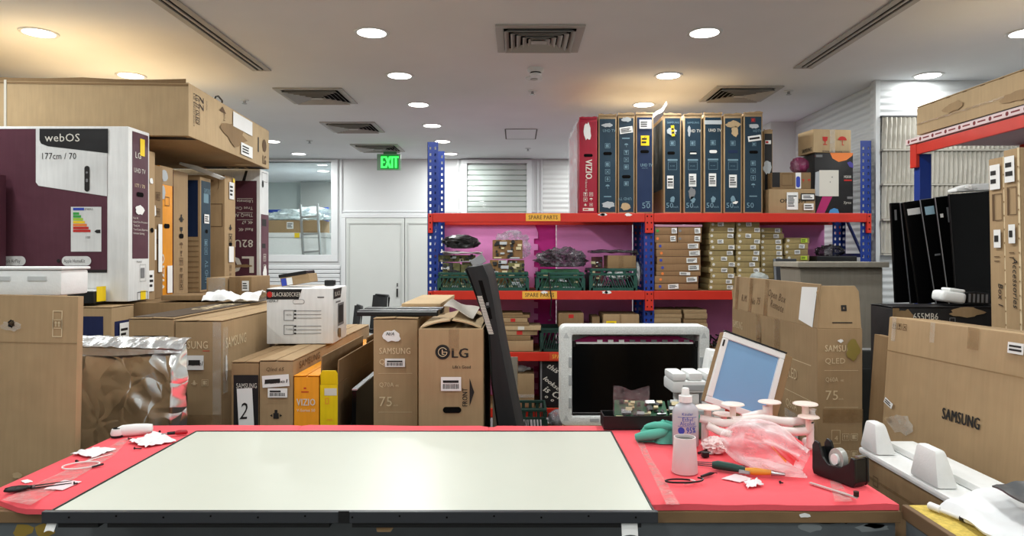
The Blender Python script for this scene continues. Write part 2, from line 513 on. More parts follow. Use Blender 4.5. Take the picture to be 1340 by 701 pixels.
def carton(name, label, x0, x1, y0, y1, z0, z1, mat=None, rot=(0, 0, 0), spec=None, flaps=False, group=None, cat='box', pivot=None, open_top=False, raised=()):
    """a closed or open packing box; parts: carton_body, top_flap, packing_tape, prints and labels"""
    mat = mat or CARD
    w, d, h = x1 - x0, y1 - y0, z1 - z0
    r = thing(name, label, cat, ((x0+x1)/2, (y0+y1)/2, z0), rot, group)
    if pivot is not None:                       # turn about one upright edge instead of the middle
        R = r.rotation_euler.to_matrix(); p = Vector(pivot) - Vector(r.location)
        r.location = Vector(pivot) - R @ p
    mb = MB()
    if open_top:
        t = 0.006
        mb.box(-w/2, w/2, -d/2, d/2, 0, t)
        mb.box(-w/2, w/2, -d/2, -d/2 + t, t, h); mb.box(-w/2, w/2, d/2 - t, d/2, t, h)
        mb.box(-w/2, -w/2 + t, -d/2 + t, d/2 - t, t, h); mb.box(w/2 - t, w/2, -d/2 + t, d/2 - t, t, h)
        mb.build('carton_body', mat, r, bevel=0.0015, seg=1)
    else:
        mb.box(-w/2, w/2, -d/2, d/2, 0, h)
        mb.build('carton_body', mat, r, bevel=min(0.006, 0.05*min(w, d, h)), smooth=35)
    if flaps:
        long_y = d > w
        rnd = random.Random(int((x0*13 + y0*7) * 100))
        for sgn in (-1, 1):
            f = MB(); a = math.radians(rnd.uniform(0.6, 2.2) if flaps is True else flaps)
            if long_y:
                f.M = Matrix.Translation((sgn*w/2, 0, h + 0.0015)) @ Matrix.Rotation(sgn*a, 4, 'Y')
                f.box(-w/2 + 0.002 if sgn > 0 else 0, 0 if sgn > 0 else w/2 - 0.002, -d/2, d/2, 0, 0.005)
            else:
                f.M = Matrix.Translation((0, sgn*d/2, h + 0.0015)) @ Matrix.Rotation(-sgn*a, 4, 'X')
                f.box(-w/2, w/2, -d/2 + 0.002 if sgn > 0 else 0, 0 if sgn > 0 else d/2 - 0.002, 0, 0.005)
            f.M = Matrix.Identity(4) if False else f.M
            f.build('top_flap', mat, r, bevel=0.0015, seg=1)
    for side, hh, ang in raised:
        f = MB(); a = math.radians(ang)
        if side == 'front': f.M = Matrix.Translation((0, -d/2, h)) @ Matrix.Rotation(a, 4, 'X'); f.prism([(-w/2+0.004, 0), (w/2-0.004, 0), (w/2-0.004, hh*0.86), (w/2-0.02, hh), (-w/2+0.02, hh), (-w/2+0.004, hh*0.86)], 'y', 0, 0.005)
        if side == 'back': f.M = Matrix.Translation((0, d/2, h)) @ Matrix.Rotation(-a, 4, 'X'); f.prism([(-w/2+0.004, 0), (w/2-0.004, 0), (w/2-0.004, hh*0.86), (w/2-0.02, hh), (-w/2+0.02, hh), (-w/2+0.004, hh*0.86)], 'y', -0.005, 0)
        if side == 'left': f.M = Matrix.Translation((-w/2, 0, h)) @ Matrix.Rotation(-a, 4, 'Y'); f.box(0, 0.005, -d/2+0.002, d/2-0.002, 0, hh)
        if side == 'right': f.M = Matrix.Translation((w/2, 0, h)) @ Matrix.Rotation(a, 4, 'Y'); f.box(-0.005, 0, -d/2+0.002, d/2-0.002, 0, hh)
        f.build('raised_flap', mat, r, bevel=0.0015, seg=1)
    if spec: decorate(r, spec, w, d, h)
    return r
# ================================================================== THE SETTING
ZC = 2.9
WALLM = M('wall_white', (212, 214, 214), 0.55, var=0.02, vscale=2)
WALLG = M('wall_grey_white', (196, 198, 198), 0.6, var=0.02, vscale=2)
CEILM = M('ceiling_paint', (236, 239, 242), 0.9, var=0.03, vscale=1.2)
FLOORM = M('floor_grey', (104, 102, 98), 0.5, var=0.08, vscale=3)
TRIMW = M('trim_white', (216, 219, 220), 0.35, var=0.01)

def ribbed(name, rgb, pitch, axis='z', rough=0.4):
    m, nt, b = base_mat(name)
    tc = nt.nodes.new('ShaderNodeTexCoord')
    w = nt.nodes.new('ShaderNodeTexWave'); w.wave_type = 'BANDS'; w.bands_direction = axis.upper()
    w.inputs['Scale'].default_value = 0.314 / pitch
    nt.links.new(tc.outputs['Object'], w.inputs['Vector'])
    b.inputs['Base Color'].default_value = lin(rgb); b.inputs['Roughness'].default_value = rough
    add_bump(nt, b, w.outputs['Fac'], 0.5, 0.012)
    return m
RIBW = ribbed('ribbed_white_panel', (204, 207, 208), 0.055)
RIBW2 = ribbed('ribbed_white_panel_coarse', (206, 208, 206), 0.07)

struct('floor', MB().box(-5, 4.3, -2.6, 13.2, -0.05, 0), FLOORM)
struct('ceiling', MB().box(-5, 4.3, -2.6, 13.2, ZC, ZC + 0.05), CEILM)
struct('wall_left', MB().box(-5.05, -5, -2.6, 13.2, 0, ZC), WALLM)
struct('wall_right', MB().box(4.3, 4.35, -2.6, 13.2, 0, ZC), WALLM)
struct('wall_front', MB().box(-5, 4.3, -2.65, -2.6, 0, ZC), WALLM)
# back wall with the big window on its one side
wb = MB()
WX0, WX1, WZ0, WZ1 = -4.1, -2.69, 1.51, 2.86
wb.box(-5, 4.3, 10, 10.12, 0, WZ0); wb.box(-5, WX0, 10, 10.12, WZ0, ZC); wb.box(WX0, WX1, 10, 10.12, WZ1, ZC); wb.box(WX1, 4.3, 10, 10.12, WZ0, ZC)
struct('wall_back', wb, WALLM)
# wall return on the right behind the rack, and the wall that faces the camera there
struct('wall_right_return', MB().box(2.92, 3.02, 5.6, 7.2, 0, ZC), RIBW)
struct('wall_right_face', MB().box(2.88, 4.3, 5.5, 5.6, 0, ZC), RIBW)
struct('wall_column', MB().box(2.66, 3.02, 7.2, 7.5, 0, ZC), WALLM)
struct('trim_corner', MB().box(2.865, 2.90, 5.485, 5.515, 0, ZC), TRIMW)
struct('wall_right_inner', MB().box(2.92, 4.3, 7.5, 7.6, 0, ZC), WALLM)
# room beyond the window
struct('wall_far', MB().box(-5, 0, 13.2, 13.25, 0, ZC), M('far_wall', (196, 206, 204), 0.6, var=0.02))
struct('wall_far_side', MB().box(-2.2, -2.15, 10.12, 13.2, 0, ZC), M('far_side_wall', (186, 190, 190), 0.6, var=0.02))
struct('wall_far_panel', MB().box(-4.05, -3.2, 12.9, 12.95, 0.9, 2.88), M('far_grey_panel', (150, 154, 152), 0.4, var=0.02))

# window_1: frame, pane
w1 = thing('window_1', None, None, (0, 0, 0)); tag(w1, kind='structure')
fr = MB()
for a in ((WX0 - 0.08, WX1 + 0.095, WZ1, WZ1 + 0.035), (WX0 - 0.08, WX1 + 0.095, WZ0 - 0.1, WZ0), (WX0 - 0.08, WX0, WZ0, WZ1), (WX1, WX1 + 0.095, WZ0, WZ1)):
    fr.box(a[0], a[1], 9.97, 10.08, a[2], a[3])
fr.build('window_frame', TRIMW, w1, bevel=0.004)
def pane_mat():
    m, nt, b = base_mat('window_glass')
    nt.nodes.remove(b)
    t = nt.nodes.new('ShaderNodeBsdfTransparent'); t.inputs[0].default_value = (0.985, 1.0, 0.995, 1)
    g = nt.nodes.new('ShaderNodeBsdfGlossy'); g.inputs['Roughness'].default_value = 0.02
    lw = nt.nodes.new('ShaderNodeFresnel'); lw.inputs[0].default_value = 1.18
    mx = nt.nodes.new('ShaderNodeMixShader')
    nt.links.new(lw.outputs[0], mx.inputs[0]); nt.links.new(t.outputs[0], mx.inputs[1]); nt.links.new(g.outputs[0], mx.inputs[2])
    nt.links.new(mx.outputs[0], nt.nodes['Material Output'].inputs[0])
    return m
GLASS = pane_mat()
MB().box(WX0, WX1, 10.03, 10.036, WZ0, WZ1).build('window_glass', GLASS, w1)
# slatted panelling under the window
pn = MB()
z = 0.1
while z < 1.36:
    pn.box(-4.6, -2.56, 9.965, 10.0, z, z + 0.052); z += 0.06
struct('trim_panelling', pn, TRIMW, bevel=0.006, seg=1)
struct('trim_upright', MB().box(-2.555, -2.535, 9.975, 10, 0, ZC), TRIMW, bevel=0.004)
# door_1 and door_2: a pair of leaves in one white frame
df = MB()
df.box(-2.535, -0.7, 9.95, 10, 2.045, 2.10); df.box(-2.535, -2.475, 9.95, 10, 0, 2.045); df.box(-0.76, -0.7, 9.95, 10, 0, 2.045)
df.box(-2.535, 0.75, 9.985, 10, 2.13, 2.145)
struct('door_frame', df, TRIMW, bevel=0.004)
DOORM = M('door_grey_white', (206, 210, 206), 0.4, var=0.01)
def leaf(n, x0, x1, hinge_hi):
    d = tag(MB().box(x0, x1, 9.955, 9.998, 0.01, 2.04).build('door_%d' % n, DOORM, bevel=0.004), kind='structure')
    m = MB()
    for a in ((x0 + 0.035, x1 - 0.035, 1.955, 1.975), (x0 + 0.035, x1 - 0.035, 0.06, 0.08)): m.box(a[0], a[1], 9.945, 9.956, a[2], a[3])
    for xx in (x0 + 0.035, x1 - 0.055): m.box(xx, xx + 0.02, 9.945, 9.956, 0.08, 1.955)
    m.build('door_panel_edge', M('door_edge', (190, 194, 190), 0.4, var=0.01), d, bevel=0.003)
    return d
d1 = leaf(1, -2.47, -1.625, 1); d2 = leaf(2, -1.615, -0.765, 0)
hb = MB(); hb.box(-1.735, -1.715, 9.925, 9.956, 0.90, 1.02); hb.box(-1.732, -1.718, 9.94, 9.956, 1.05, 1.10)
hb.build('door_handle', BLACKP, d1, bevel=0.004)
# window_2: glazed opening with a closed roller shutter behind the pane
w2 = thing('window_2', None, None); tag(w2, kind='structure')
m = MB()
for a in ((-0.80, 0.22, 2.83, 2.885), (-0.80, -0.715, 1.35, 2.83), (0.145, 0.22, 1.35, 2.83), (-0.80, 0.22, 1.30, 1.35)): m.box(a[0], a[1], 9.93, 10, a[2], a[3])
m.build('window_frame', TRIMW, w2, bevel=0.004)
m = MB(); z = 1.37
while z < 2.8:
    m.prism([(9.985, z), (9.962, z + 0.008), (9.962, z + 0.066), (9.985, z + 0.074)], 'x', -0.715, 0.145); z += 0.076
m.build('shutter_slat', M('shutter_white', (226, 232, 228), 0.4, var=0.01), w2)
MB().box(-0.715, 0.145, 9.945, 9.95, 1.35, 2.83).build('window_glass', GLASS, w2)
m = MB()
for x in (-1.15, -0.86, 0.30, 0.36): m.box(x, x + 0.018, 9.975, 10, 0, ZC)
struct('trim_wall_joint', m, TRIMW)
struct('trim_ribbed_panel', MB().box(0.38, 1.6, 9.98, 10, 0, ZC - 0.02), RIBW2)
struct('baseboard_back', MB().box(-0.7, 4.3, 9.97, 9.98, 0, 0.1), TRIMW)

# ------------------------------------------------------------------ downlights
GLOW = M('lamp_diffuser', (255, 252, 244), 0.5, var=0, emit=9.0)
def downlight(x, y, label, group, power=1.0):
    r = thing('downlight', label, 'ceiling light', (x, y, ZC), 0, group)
    MB().lathe([(0.088, -0.0005), (0.088, -0.006), (0.107, -0.008), (0.112, -0.0005)], n=32).build('trim_ring', TRIMW, r, smooth=40)
    MB().lathe([(0.0, -0.004), (0.089, -0.004), (0.089, -0.0065), (0.0, -0.0065)], n=32).build('diffuser', GLOW, r)
    ld = bpy.data.lights.new('downlight_glow', 'AREA'); ld.shape = 'DISK'; ld.size = 0.17; ld.energy = LAMP_W * power; ld.color = (0.97, 1.0, 0.985)
    lo = bpy.data.objects.new('downlight_glow', ld); COL.objects.link(lo); lo.location = (0, 0, -0.012); lo.parent = r
    return r
ORD = ['first', 'second', 'third', 'fourth', 'fifth', 'sixth', 'seventh', 'eighth', 'ninth', 'tenth', 'eleventh', 'twelfth', 'thirteenth']
rows = ((-3.0, 'of the line over the lying carton'), (-0.91, 'of the line leading to the exit sign'),
        (1.18, 'of the line above the navy television cartons'), (3.2, 'of the line over the high shelf'))
for x, where in rows:
    for k in range(-6, 6):
        y = 4.32 + 1.03 * k
        if y > 5.4 and x > 3: continue
        downlight(x, y, 'recessed downlight, %s %s' % (ORD[k] + ' in view' if k >= 0 else ORD[-k - 1] + ' out of view', where), 'recessed ceiling downlights', (0.55 if k < -1 else 0.75 if k < 0 else 1.0) * (0.3 if x > 3 and k > 0 else 1.0))
# lamp of the room beyond the window
downlight(-3.2, 11.4, 'round recessed white downlight in the room beyond the window glass', 'recessed ceiling downlights', 2.2)
downlight(-2.7, 12.4, 'round recessed white downlight deepest in the room beyond the window', 'recessed ceiling downlights', 2.2)

# ------------------------------------------------------------------ air vents
VENTM = M('vent_grey_white', (176, 174, 170), 0.5, var=0.03)
def vent(x, y, s, label):
    r = thing('ceiling_vent', label, 'air vent', (x, y, ZC), 0, 'square ceiling air vents')
    h = s / 2
    MB().box(-h + 0.03, h - 0.03, -h + 0.03, h - 0.03, -0.006, -0.002).build('vent_backing', HOLE, r)
    m = MB()
    for a in ((-h, h, -h, -h + 0.05), (-h, h, h - 0.05, h), (-h, -h + 0.05, -h + 0.05, h - 0.05), (h - 0.05, h, -h + 0.05, h - 0.05)): m.box(a[0], a[1], a[2], a[3], -0.012, -0.001)
    m.build('vent_frame', VENTM, r, bevel=0.003)
    m = MB(); a = h - 0.055
    while a > 0.06:
        b = a - 0.026
        q = [(-1, -1), (1, -1), (1, 1), (-1, 1)]
        for i in range(4):
            p, n = q[i], q[(i + 1) % 4]
            m.quad((p[0]*a, p[1]*a, -0.03), (n[0]*a, n[1]*a, -0.03), (n[0]*b, n[1]*b, -0.007), (p[0]*b, p[1]*b, -0.007))
        a -= 0.038
    m.box(-0.05, 0.05, -0.03, 0.03, -0.03, -0.024)
    m.build('vent_louver', VENTM, r, solid=0.002)
    return r
vent(0.145, 4.44, 0.55, 'square four-way ceiling vent above the middle of the workbench')
vent(-1.75, 6.03, 0.58, 'square ceiling vent nearest of three towards the exit sign')
vent(-1.78, 7.5, 0.58, 'square ceiling vent, middle one of three towards the exit sign')
vent(-1.8, 8.95, 0.6, 'square ceiling vent directly behind the green exit sign')
vent(1.93, 5.95, 0.56, 'square ceiling vent above the navy television cartons on the rack')

def slot_vent(x, y0, y1, tilt, label):
    r = thing('slot_vent', label, 'air vent', (x, (y0 + y1) / 2, ZC), (0, 0, tilt), 'linear slot air vents')
    L = (y1 - y0) / 2
    MB().box(-0.05, 0.05, -L + 0.02, L - 0.02, -0.003, -0.001).build('slot_backing', HOLE, r)
    m = MB()
    for a, b in ((-0.07, -0.03), (-0.009, 0.009), (0.03, 0.07)): m.box(a, b, -L, L, -0.012, -0.002)
    m.box(-0.03, 0.03, -L, -L + 0.02, -0.012, -0.002); m.box(-0.03, 0.03, L - 0.02, L, -0.012, -0.002)
    m.build('slot_frame', VENTM, r, bevel=0.002)
slot_vent(-1.92, -1.0, 5.19, 0.0, 'long two-slot air vent over the maroon television carton')
slot_vent(2.13, -1.0, 5.12, 0.0, 'long two-slot air vent towards the ribbed wall corner')

# smoke detector, speaker disc, sprinkler, access hatches
r = thing('smoke_detector', 'round white smoke detector below the four-way ceiling vent', 'smoke detector', (0.143, 5.16, ZC))
MB().lathe([(0.0, 0), (0.062, 0), (0.062, -0.014), (0.05, -0.03), (0.0, -0.03)], n=28).build('detector_base', TRIMW, r, smooth=40)
MB().lathe([(0.0, -0.028), (0.042, -0.028), (0.042, -0.04), (0.0, -0.04)], n=28).build('detector_band', BLACKM, r)
MB().lathe([(0.0, -0.04), (0.046, -0.04), (0.04, -0.055), (0.0, -0.06)], n=28).build('detector_head', TRIMW, r, smooth=40)
r = thing('ceiling_speaker', 'flat round ceiling disc just beyond the smoke detector', 'ceiling fitting', (0.138, 5.42, ZC))
MB().lathe([(0.0, 0), (0.07, 0), (0.066, -0.01), (0.0, -0.012)], n=28).build('speaker_plate', TRIMW, r, smooth=40)
MB().lathe([(0.0, -0.012), (0.03, -0.012), (0.028, -0.016), (0.0, -0.017)], n=20).build('speaker_centre', VENTM, r, smooth=40)
def sprinkler(x, y, label):
    r = thing('sprinkler_head', label, 'sprinkler', (x, y, ZC), 0, 'small ceiling sprinkler heads')
    MB().lathe([(0, 0), (0.04, 0), (0.036, -0.008), (0, -0.008)], n=20).build('sprinkler_rose', TRIMW, r, smooth=40)
    MB().lathe([(0, -0.008), (0.012, -0.008), (0.012, -0.03), (0.022, -0.032), (0.022, -0.035), (0, -0.035)], n=14).build('sprinkler_deflector', STEEL, r)
sprinkler(0.135, 5.85, 'small ceiling sprinkler beyond the speaker disc')
sprinkler(wx(405, 8.4), 8.4, 'small ceiling sprinkler between the far downlights and exit sign')
sprinkler(wx(691, 9.0), 9.0, 'small ceiling sprinkler near the shuttered window')
sprinkler(wx(1032, 5.85), 5.85, 'small ceiling sprinkler beside the vent over the navy cartons')
sprinkler(wx(320, 6.2), 6.2, 'small ceiling sprinkler above the open end of the lying carton')
def hatch(x0, x1, y0, y1, label):
    r = thing('access_hatch', label, 'ceiling hatch', ((x0 + x1)/2, (y0 + y1)/2, ZC))
    a, b = (x1 - x0)/2, (y1 - y0)/2
    MB().box(-a, a, -b, b, -0.004, -0.001).build('hatch_panel', CEILM, r)
    m = MB(); oline(m, -a - 0.012, -b - 0.012, a + 0.012, b + 0.012, 0.014, -0.005); m.build('hatch_frame', M('hatch_gap', (90, 88, 86), 0.7, var=0), r, solid=0.001)
hatch(-0.12, 0.22, 7.62, 8.25, 'square ceiling access hatch in front of the shuttered window')

# exit sign
r = thing('exit_sign', 'green glowing exit sign hanging from the ceiling', 'exit sign', (-1.65, 8.9, 2.60))
MB().box(-0.155, 0.155, -0.012, 0.012, 0.0, 0.21).build('sign_panel', M('sign_acrylic', (120, 150, 126), 0.2, var=0), r, bevel=0.004)
MB().box(-0.105, 0.128, -0.0145, -0.012, 0.012, 0.2).build('sign_face', M('sign_green', (16, 120, 44), 0.4, var=0, emit=0.6), r)
m = MB(); m.M = Matrix.Translation((0.012, -0.017, 0.03)) @ Matrix.Rotation(PI/2, 4, 'X')
put_text(m, 'EXIT', 0.15, 0.215, 'c', 1.3); m.build('sign_lettering', M('sign_glow', (60, 255, 90), 0.4, var=0, emit=1.6), r)
MB().box(-0.07, 0.1, -0.02, 0.02, 0.21, 0.24).build('sign_mount', M('mount_green', (60, 110, 74), 0.4, var=0), r)
for q in (-0.05, 0.07): MB().box(q, q + 0.01, -0.005, 0.005, 0.24, 0.30).build('sign_hanger', STEEL, r)

# ------------------------------------------------------------------ things beyond the window
FY = 10.9
stg = thing('storage_plinth', 'white plinth the foam box stands on beyond the window', 'plinth', (-3.35, FY + 0.35, 0))
MB().box(-0.75, 0.5, -0.42, 0.42, 0, 1.50).build('plinth_body', WALLG, stg, bevel=0.01)
r = thing('foam_box', 'white foam box with yellow tape seen through the window', 'box', (-3.40, FY + 0.3, 1.501))
MB().box(-0.6, 0.38, -0.28, 0.28, 0, 0.28).build('foam_body', EPS, r, bevel=0.015, smooth=40)
MB().box(-0.62, 0.40, -0.30, 0.30, 0.28, 0.36).build('foam_lid', EPS, r, bevel=0.02, smooth=40)
MB().box(-0.12, -0.04, -0.303, -0.30, 0.28, 0.355).build('yellow_tape', INKY, r)
carton('carton', 'brown carton with a paper label lying on the foam box beyond the window', -4.0, -3.1, FY + 0.05, FY + 0.5, 1.863, 2.06, CARD, spec={'front': [('lab', 0.38, 0.3, 0.5, 0.85)]})
r = MB().blob((0, 0, 0.08), (0.55, 0.22, 0.17), 0.5, 2.2, 3.1, 4, flat=0.0).build('plastic_bundle', film('bundle_film', (214, 226, 228), 0.75, 0.2, 0.8), loc=(-3.45, FY + 0.28, 2.0), smooth=60)
tag(r, 'crumpled clear plastic wrapping heaped on the carton beyond the window', 'plastic wrap')
r = thing('storage_rack', 'blue metal rack frame standing behind glass beyond the window', 'rack', (-3.5, FY + 1.0, 0))
MB().box(0.18, 0.25, -0.03, 0.03, 0, 2.33).build('rack_upright', BLUEM, r)
MB().box(-0.9, -0.83, -0.03, 0.03, 0, 2.33).build('rack_upright', BLUEM, r)
MB().box(-0.83, 0.18, -0.02, 0.02, 2.24, 2.29).build('rack_beam', BLUEM, r)
r = thing('step_ladder', 'aluminium step ladder leaning beyond the window', 'ladder', (-3.04, FY - 0.42, 0), (-3, -4, 0))
for x in (-0.13, 0.13): MB().box(x - 0.012, x + 0.012, -0.03, 0.03, 0.01, 2.3).build('ladder_rail', STEEL, r)
for k in range(8): MB().box(-0.118, 0.118, -0.03, 0.03, 0.2 + 0.27*k, 0.225 + 0.27*k).build('ladder_rung', STEEL, r)
r = MB().tube([(0, 0, 1.2), (0, 0, 2.55), (-0.03, 0, 2.64), (-0.08, 0, 2.68)], 0.012).build('wall_pipe', M('pipe_grey', (110, 116, 116), 0.4, var=0), loc=(-3.18, 12.8, 0))
tag(r, 'thin grey bent pipe against the far panel beyond the window', 'pipe')
r.location.z = -1.2
r.location = (-3.15, 12.86, 0)
# ================================================================== THE LONG RACK
RY0, RY1 = 5.40, 5.88                     # front and rear faces
POST = ((-0.70, 0), (0.995, 0), (2.70, 0))
LV = [1.83, 1.224, 0.744, 0.305]          # tops of the beam levels
rack = thing('storage_rack', 'long blue and red storage rack with yellow shelf stickers', 'rack', (1.04, RY0, 0))
RO = Vector((1.04, RY0, 0))

def punched(mb, x0, x1, z0, z1, y, cols, pitch, hw, hh, side=False):
    """flat strip of metal with rows of slots cut out of it"""
    us = [x0]
    for c in cols: us += [c - hw, c + hw]
    us.append(x1)
    vs = [z0]; z = z0 + pitch * 0.6
    while z + hh < z1: vs += [z, z + hh]; z += pitch
    vs.append(z1)
    idx, pts = {}, []
    for j, v in enumerate(vs):
        for i, u in enumerate(us):
            idx[(i, j)] = len(pts)
            pts.append((y, u, v) if side else (u, y, v))
    fs = []
    for j in range(len(vs) - 1):
        for i in range(len(us) - 1):
            if i % 2 == 1 and j % 2 == 1: continue
            fs.append((idx[(i, j)], idx[(i+1, j)], idx[(i+1, j+1)], idx[(i, j+1)]))
    mb.add(pts, fs)

def upright(x, y, w, inward, top):
    m = MB(); m.M = Matrix.Translation(-RO)
    punched(m, x, x + w, 0.0, top, y, (x + w*0.27, x + w*0.73), 0.05, 0.007, 0.022)
    sx = x if inward > 0 else x + w
    ya, yb = (y, y + 0.06) if y < RY0 + 0.1 else (y - 0.06, y)
    punched(m, ya, yb, 0.0, top, sx, (ya + 0.018, ya + 0.042), 0.05, 0.006, 0.022, side=True)
    return m.build('rack_upright', BLUEM, rack, solid=0.003)
for x, w, inw, top in ((-0.70, 0.085, 1, 2.39), (0.995, 0.085, 1, 1.81), (2.70, 0.085, -1, 2.40)):
    upright(x, RY0, w, inw, top); upright(x, RY1, w, inw, top)
    # bracing between front and rear upright
    m = MB(); m.M = Matrix.Translation(-RO); xx = x + w/2
    zz = 0.15
    while zz + 0.45 < top:
        m.bar((xx, RY0 + 0.05, zz), (xx, RY1 - 0.05, zz), 0.012, 0.03); m.bar((xx, RY0 + 0.05, zz), (xx, RY1 - 0.05, zz + 0.42), 0.012, 0.025); zz += 0.45
    m.build('frame_brace', M('rack_blue_dark', (24, 48, 110), 0.45, var=0.05), rack)
    MB().box(x - 0.01 - RO.x, x + w + 0.01 - RO.x, -0.01, 0.09, 0, 0.006).build('foot_plate', STEEL, rack)

def beam(x0, x1, y, z, front=True):
    m = MB(); m.M = Matrix.Translation(-RO)
    yo = y - 0.004 if front else y + 0.004
    ya, yb = (y - 0.03, y - 0.004) if front else (y + 0.004, y + 0.03)
    m.box(x0, x1, ya, yb, z - 0.07, z)
    b = m.build('shelf_beam', REDM, rack, bevel=0.004)
    for xx in (x0, x1):                      # hooked end plate
        s = 1 if xx == x0 else -1
        e = MB(); e.M = Matrix.Translation(-RO)
        lo, hi = sorted((xx - 0.002*s, xx - 0.036*s))
        e.box(lo, hi, ya, yb, z - 0.155, z - 0.003)
        e.build('beam_bracket', REDM, b, bevel=0.003)
        cx = (lo + hi)/2
        for q in range(3 if front and z > 1 else 0):
            e2 = MB(); e2.M = Matrix.Translation(-RO) @ Matrix.Translation((cx, ya - 0.001 if front else yb + 0.001, z - 0.025 - 0.05*q)) @ Matrix.Rotation(PI/2, 4, 'X')
            poly(e2, stadium(0, 0, 0.006, 0.006, 4), 0.0)
            e2.build('bracket_hole', HOLE, b)
    return b
BAYS = ((-0.655, 1.002), (1.072, 2.735))
STICK = M('sticker_amber', (236, 176, 66), 0.5, var=0.04)
for bi, (bx0, bx1) in enumerate(BAYS):
    for li, z in enumerate(LV):
        fb = beam(bx0, bx1, RY0, z); beam(bx0, bx1, RY1, z, False)
        if li > 0: MB().box(bx0 - RO.x, bx1 - RO.x, 0.003, RY1 - RY0 - 0.003, z - 0.035, z - 0.002).build('shelf_board', CHIP, rack)
        if bi == 0 and li < 3:
            sx = (0.072, 0.045, 0.257)[li]; sw = 0.27
            st = MB(); st.M = Matrix.Translation(-RO); yf = RY0 - 0.0315
            st.quad((sx, yf, z - 0.062), (sx + sw, yf, z - 0.062), (sx + sw, yf, z - 0.004), (sx, yf, z - 0.004))
            so = st.build('shelf_sticker', STICK if li < 2 else M('sticker_red_amber', (206, 74, 40), 0.5, var=0.04), fb)
            st = MB(); st.M = Matrix.Translation(-RO) @ Matrix.Translation((sx + sw/2, yf - 0.001, z - 0.048)) @ Matrix.Rotation(PI/2, 4, 'X')
            put_text(st, 'SPARE PARTS', 0.031, 0.226, 'c', 0.4); st.build('sticker_lettering', INKT if li < 2 else STICK, so)
        if li < 2:                           # scraps of torn label on the beam faces
            rnd = random.Random(5 + li + 7*bi)
            for q in range(3 if bi == 0 else 0):
                t = MB(); t.M = Matrix.Translation(-RO) @ Matrix.Translation((bx0 + rnd.choice((0.22, 0.34, 0.9, 1.0, 1.35, 1.5)) + rnd.uniform(-.03, .03), RY0 - 0.0316, z - 0.012)) @ Matrix.Rotation(PI/2, 4, 'X')
                poly(t, ragged(0, 0, 0.03, 0.012, rnd.random()), 0); t.build('torn_paper_patch', PAPER, fb)

# pink foam sheets fixed behind the rack
PINK = M('foam_pink', (240, 150, 212), 0.8, var=0.05, vscale=3, bump=0.15, bscale=90)
MAGE = M('foam_magenta', (206, 50, 146), 0.8, var=0.05, vscale=3, bump=0.15, bscale=90)
def foam_sheet(label, x0, x1, z0, z1, mat, teeth=None):
    n = int((z1 - z0) / 0.1); pts = [(x0, z0), (x1, z0)]
    if teeth:
        for k in range(n):
            a = z0 + k*0.1; pts += [(x1, a + 0.0), (x1, a + 0.045), (x1 + 0.035, a + 0.045), (x1 + 0.035, a + 0.095)]
    pts += [(x1, z1), (x0, z1)]
    m = MB(); m.prism(pts, 'y', 0, 0.012)
    o = m.build('foam_sheet', mat, loc=(0, 5.93 if teeth else 5.945, 0))
    return tag(o, label, 'foam sheet', 'pink foam sheets behind the rack')
foam_sheet('wide pink foam sheet with toothed edge behind the green crates', -0.64, 0.15, 0.10, 1.79, PINK, True)
foam_sheet('narrow magenta foam strip between the pink sheets behind the rack', 0.13, 0.34, 0.10, 1.79, MAGE)
foam_sheet('pink foam sheet behind the grey plastic bag and green crate on the rack', 0.345, 1.0, 0.10, 1.79, PINK)
foam_sheet('pink foam sheet behind the stacked flat cartons on the rack', 1.02, 2.66, 0.10, 1.79, PINK)

# ------------------------------------------------------------------ television cartons on the top shelf
TZ = LV[0] + 0.001
def tvbox(px0, px1, py, label, face, spec, dep=1.0, dy=0.0, group='television cartons standing on the top shelf', body=None, nm='tv_carton'):
    d = RY0 + 0.005 + dy
    x0, x1 = wx(px0, d), wx(px1, d); h = wz(py, d) - TZ
    sp = {'front': ([('r', face, 0.07, 0.012, 0.93, 0.965)] if face else []) + spec, 'left': [('r', face or TEAL, 0.02, 0.25, 0.96, 0.96)]}
    r = carton('tv_carton', label, x0, x1, d, d + dep, TZ, TZ + h, body or CARD, group=group, spec=sp)
    # crumpled rim of the top flap
    w = x1 - x0; rnd = random.Random(px0)
    for s in (-1, 1):
        n = 6; m = MB()
        m.prism([(-w/2 + w*k/n, h + 0.001 + rnd.uniform(0.004, 0.016)) for k in range(n + 1)] + [(w/2, h - 0.002), (-w/2, h - 0.002)], 'y', s*dep/2 - 0.004, s*dep/2 + 0.002)
        m.build('top_flap', body or CARD, r)
    return r
grey_t = M('torn_grey_paper', (176, 182, 186), 0.8, var=0.08)
brn_t = CARD2
BL = 0.145
tvbox(758, 781.5, 155, 'red television carton with a white torn patch, wrapped in clear film', REDC,
      [('tear', PAPER, 0.45, 0.86, 0.032, 0.08, 3), ('h', 0.5, 0.61, 0.035, 0.012), ('t', INKW, 0.36, 0.565, 0.05, 'VIZIO', {'rot': -90, 'w': 0.15, 'b': 1}),
       ('t', INKW, 0.34, 0.36, 0.014, 'V-Series 50', {'rot': -90}), ('i', INKW, 0.34, 0.2, 0.03, 'gu', 0.045), ('i', INKW, 0.34, 0.145, 0.03, 'xm', 0.045), ('i', INKW, 0.34, 0.09, 0.025, 'ps', 0.045),
       ('r', INKW, 0.2, 0.025, 0.8, 0.055, 2), ('r', INKR, 0.25, 0.034, 0.5, 0.046, 3)], body=REDC)
ico = lambda u, v, ks, st=0.06, s=0.032: ('i', INKC, u, v, s, ks, st, True)
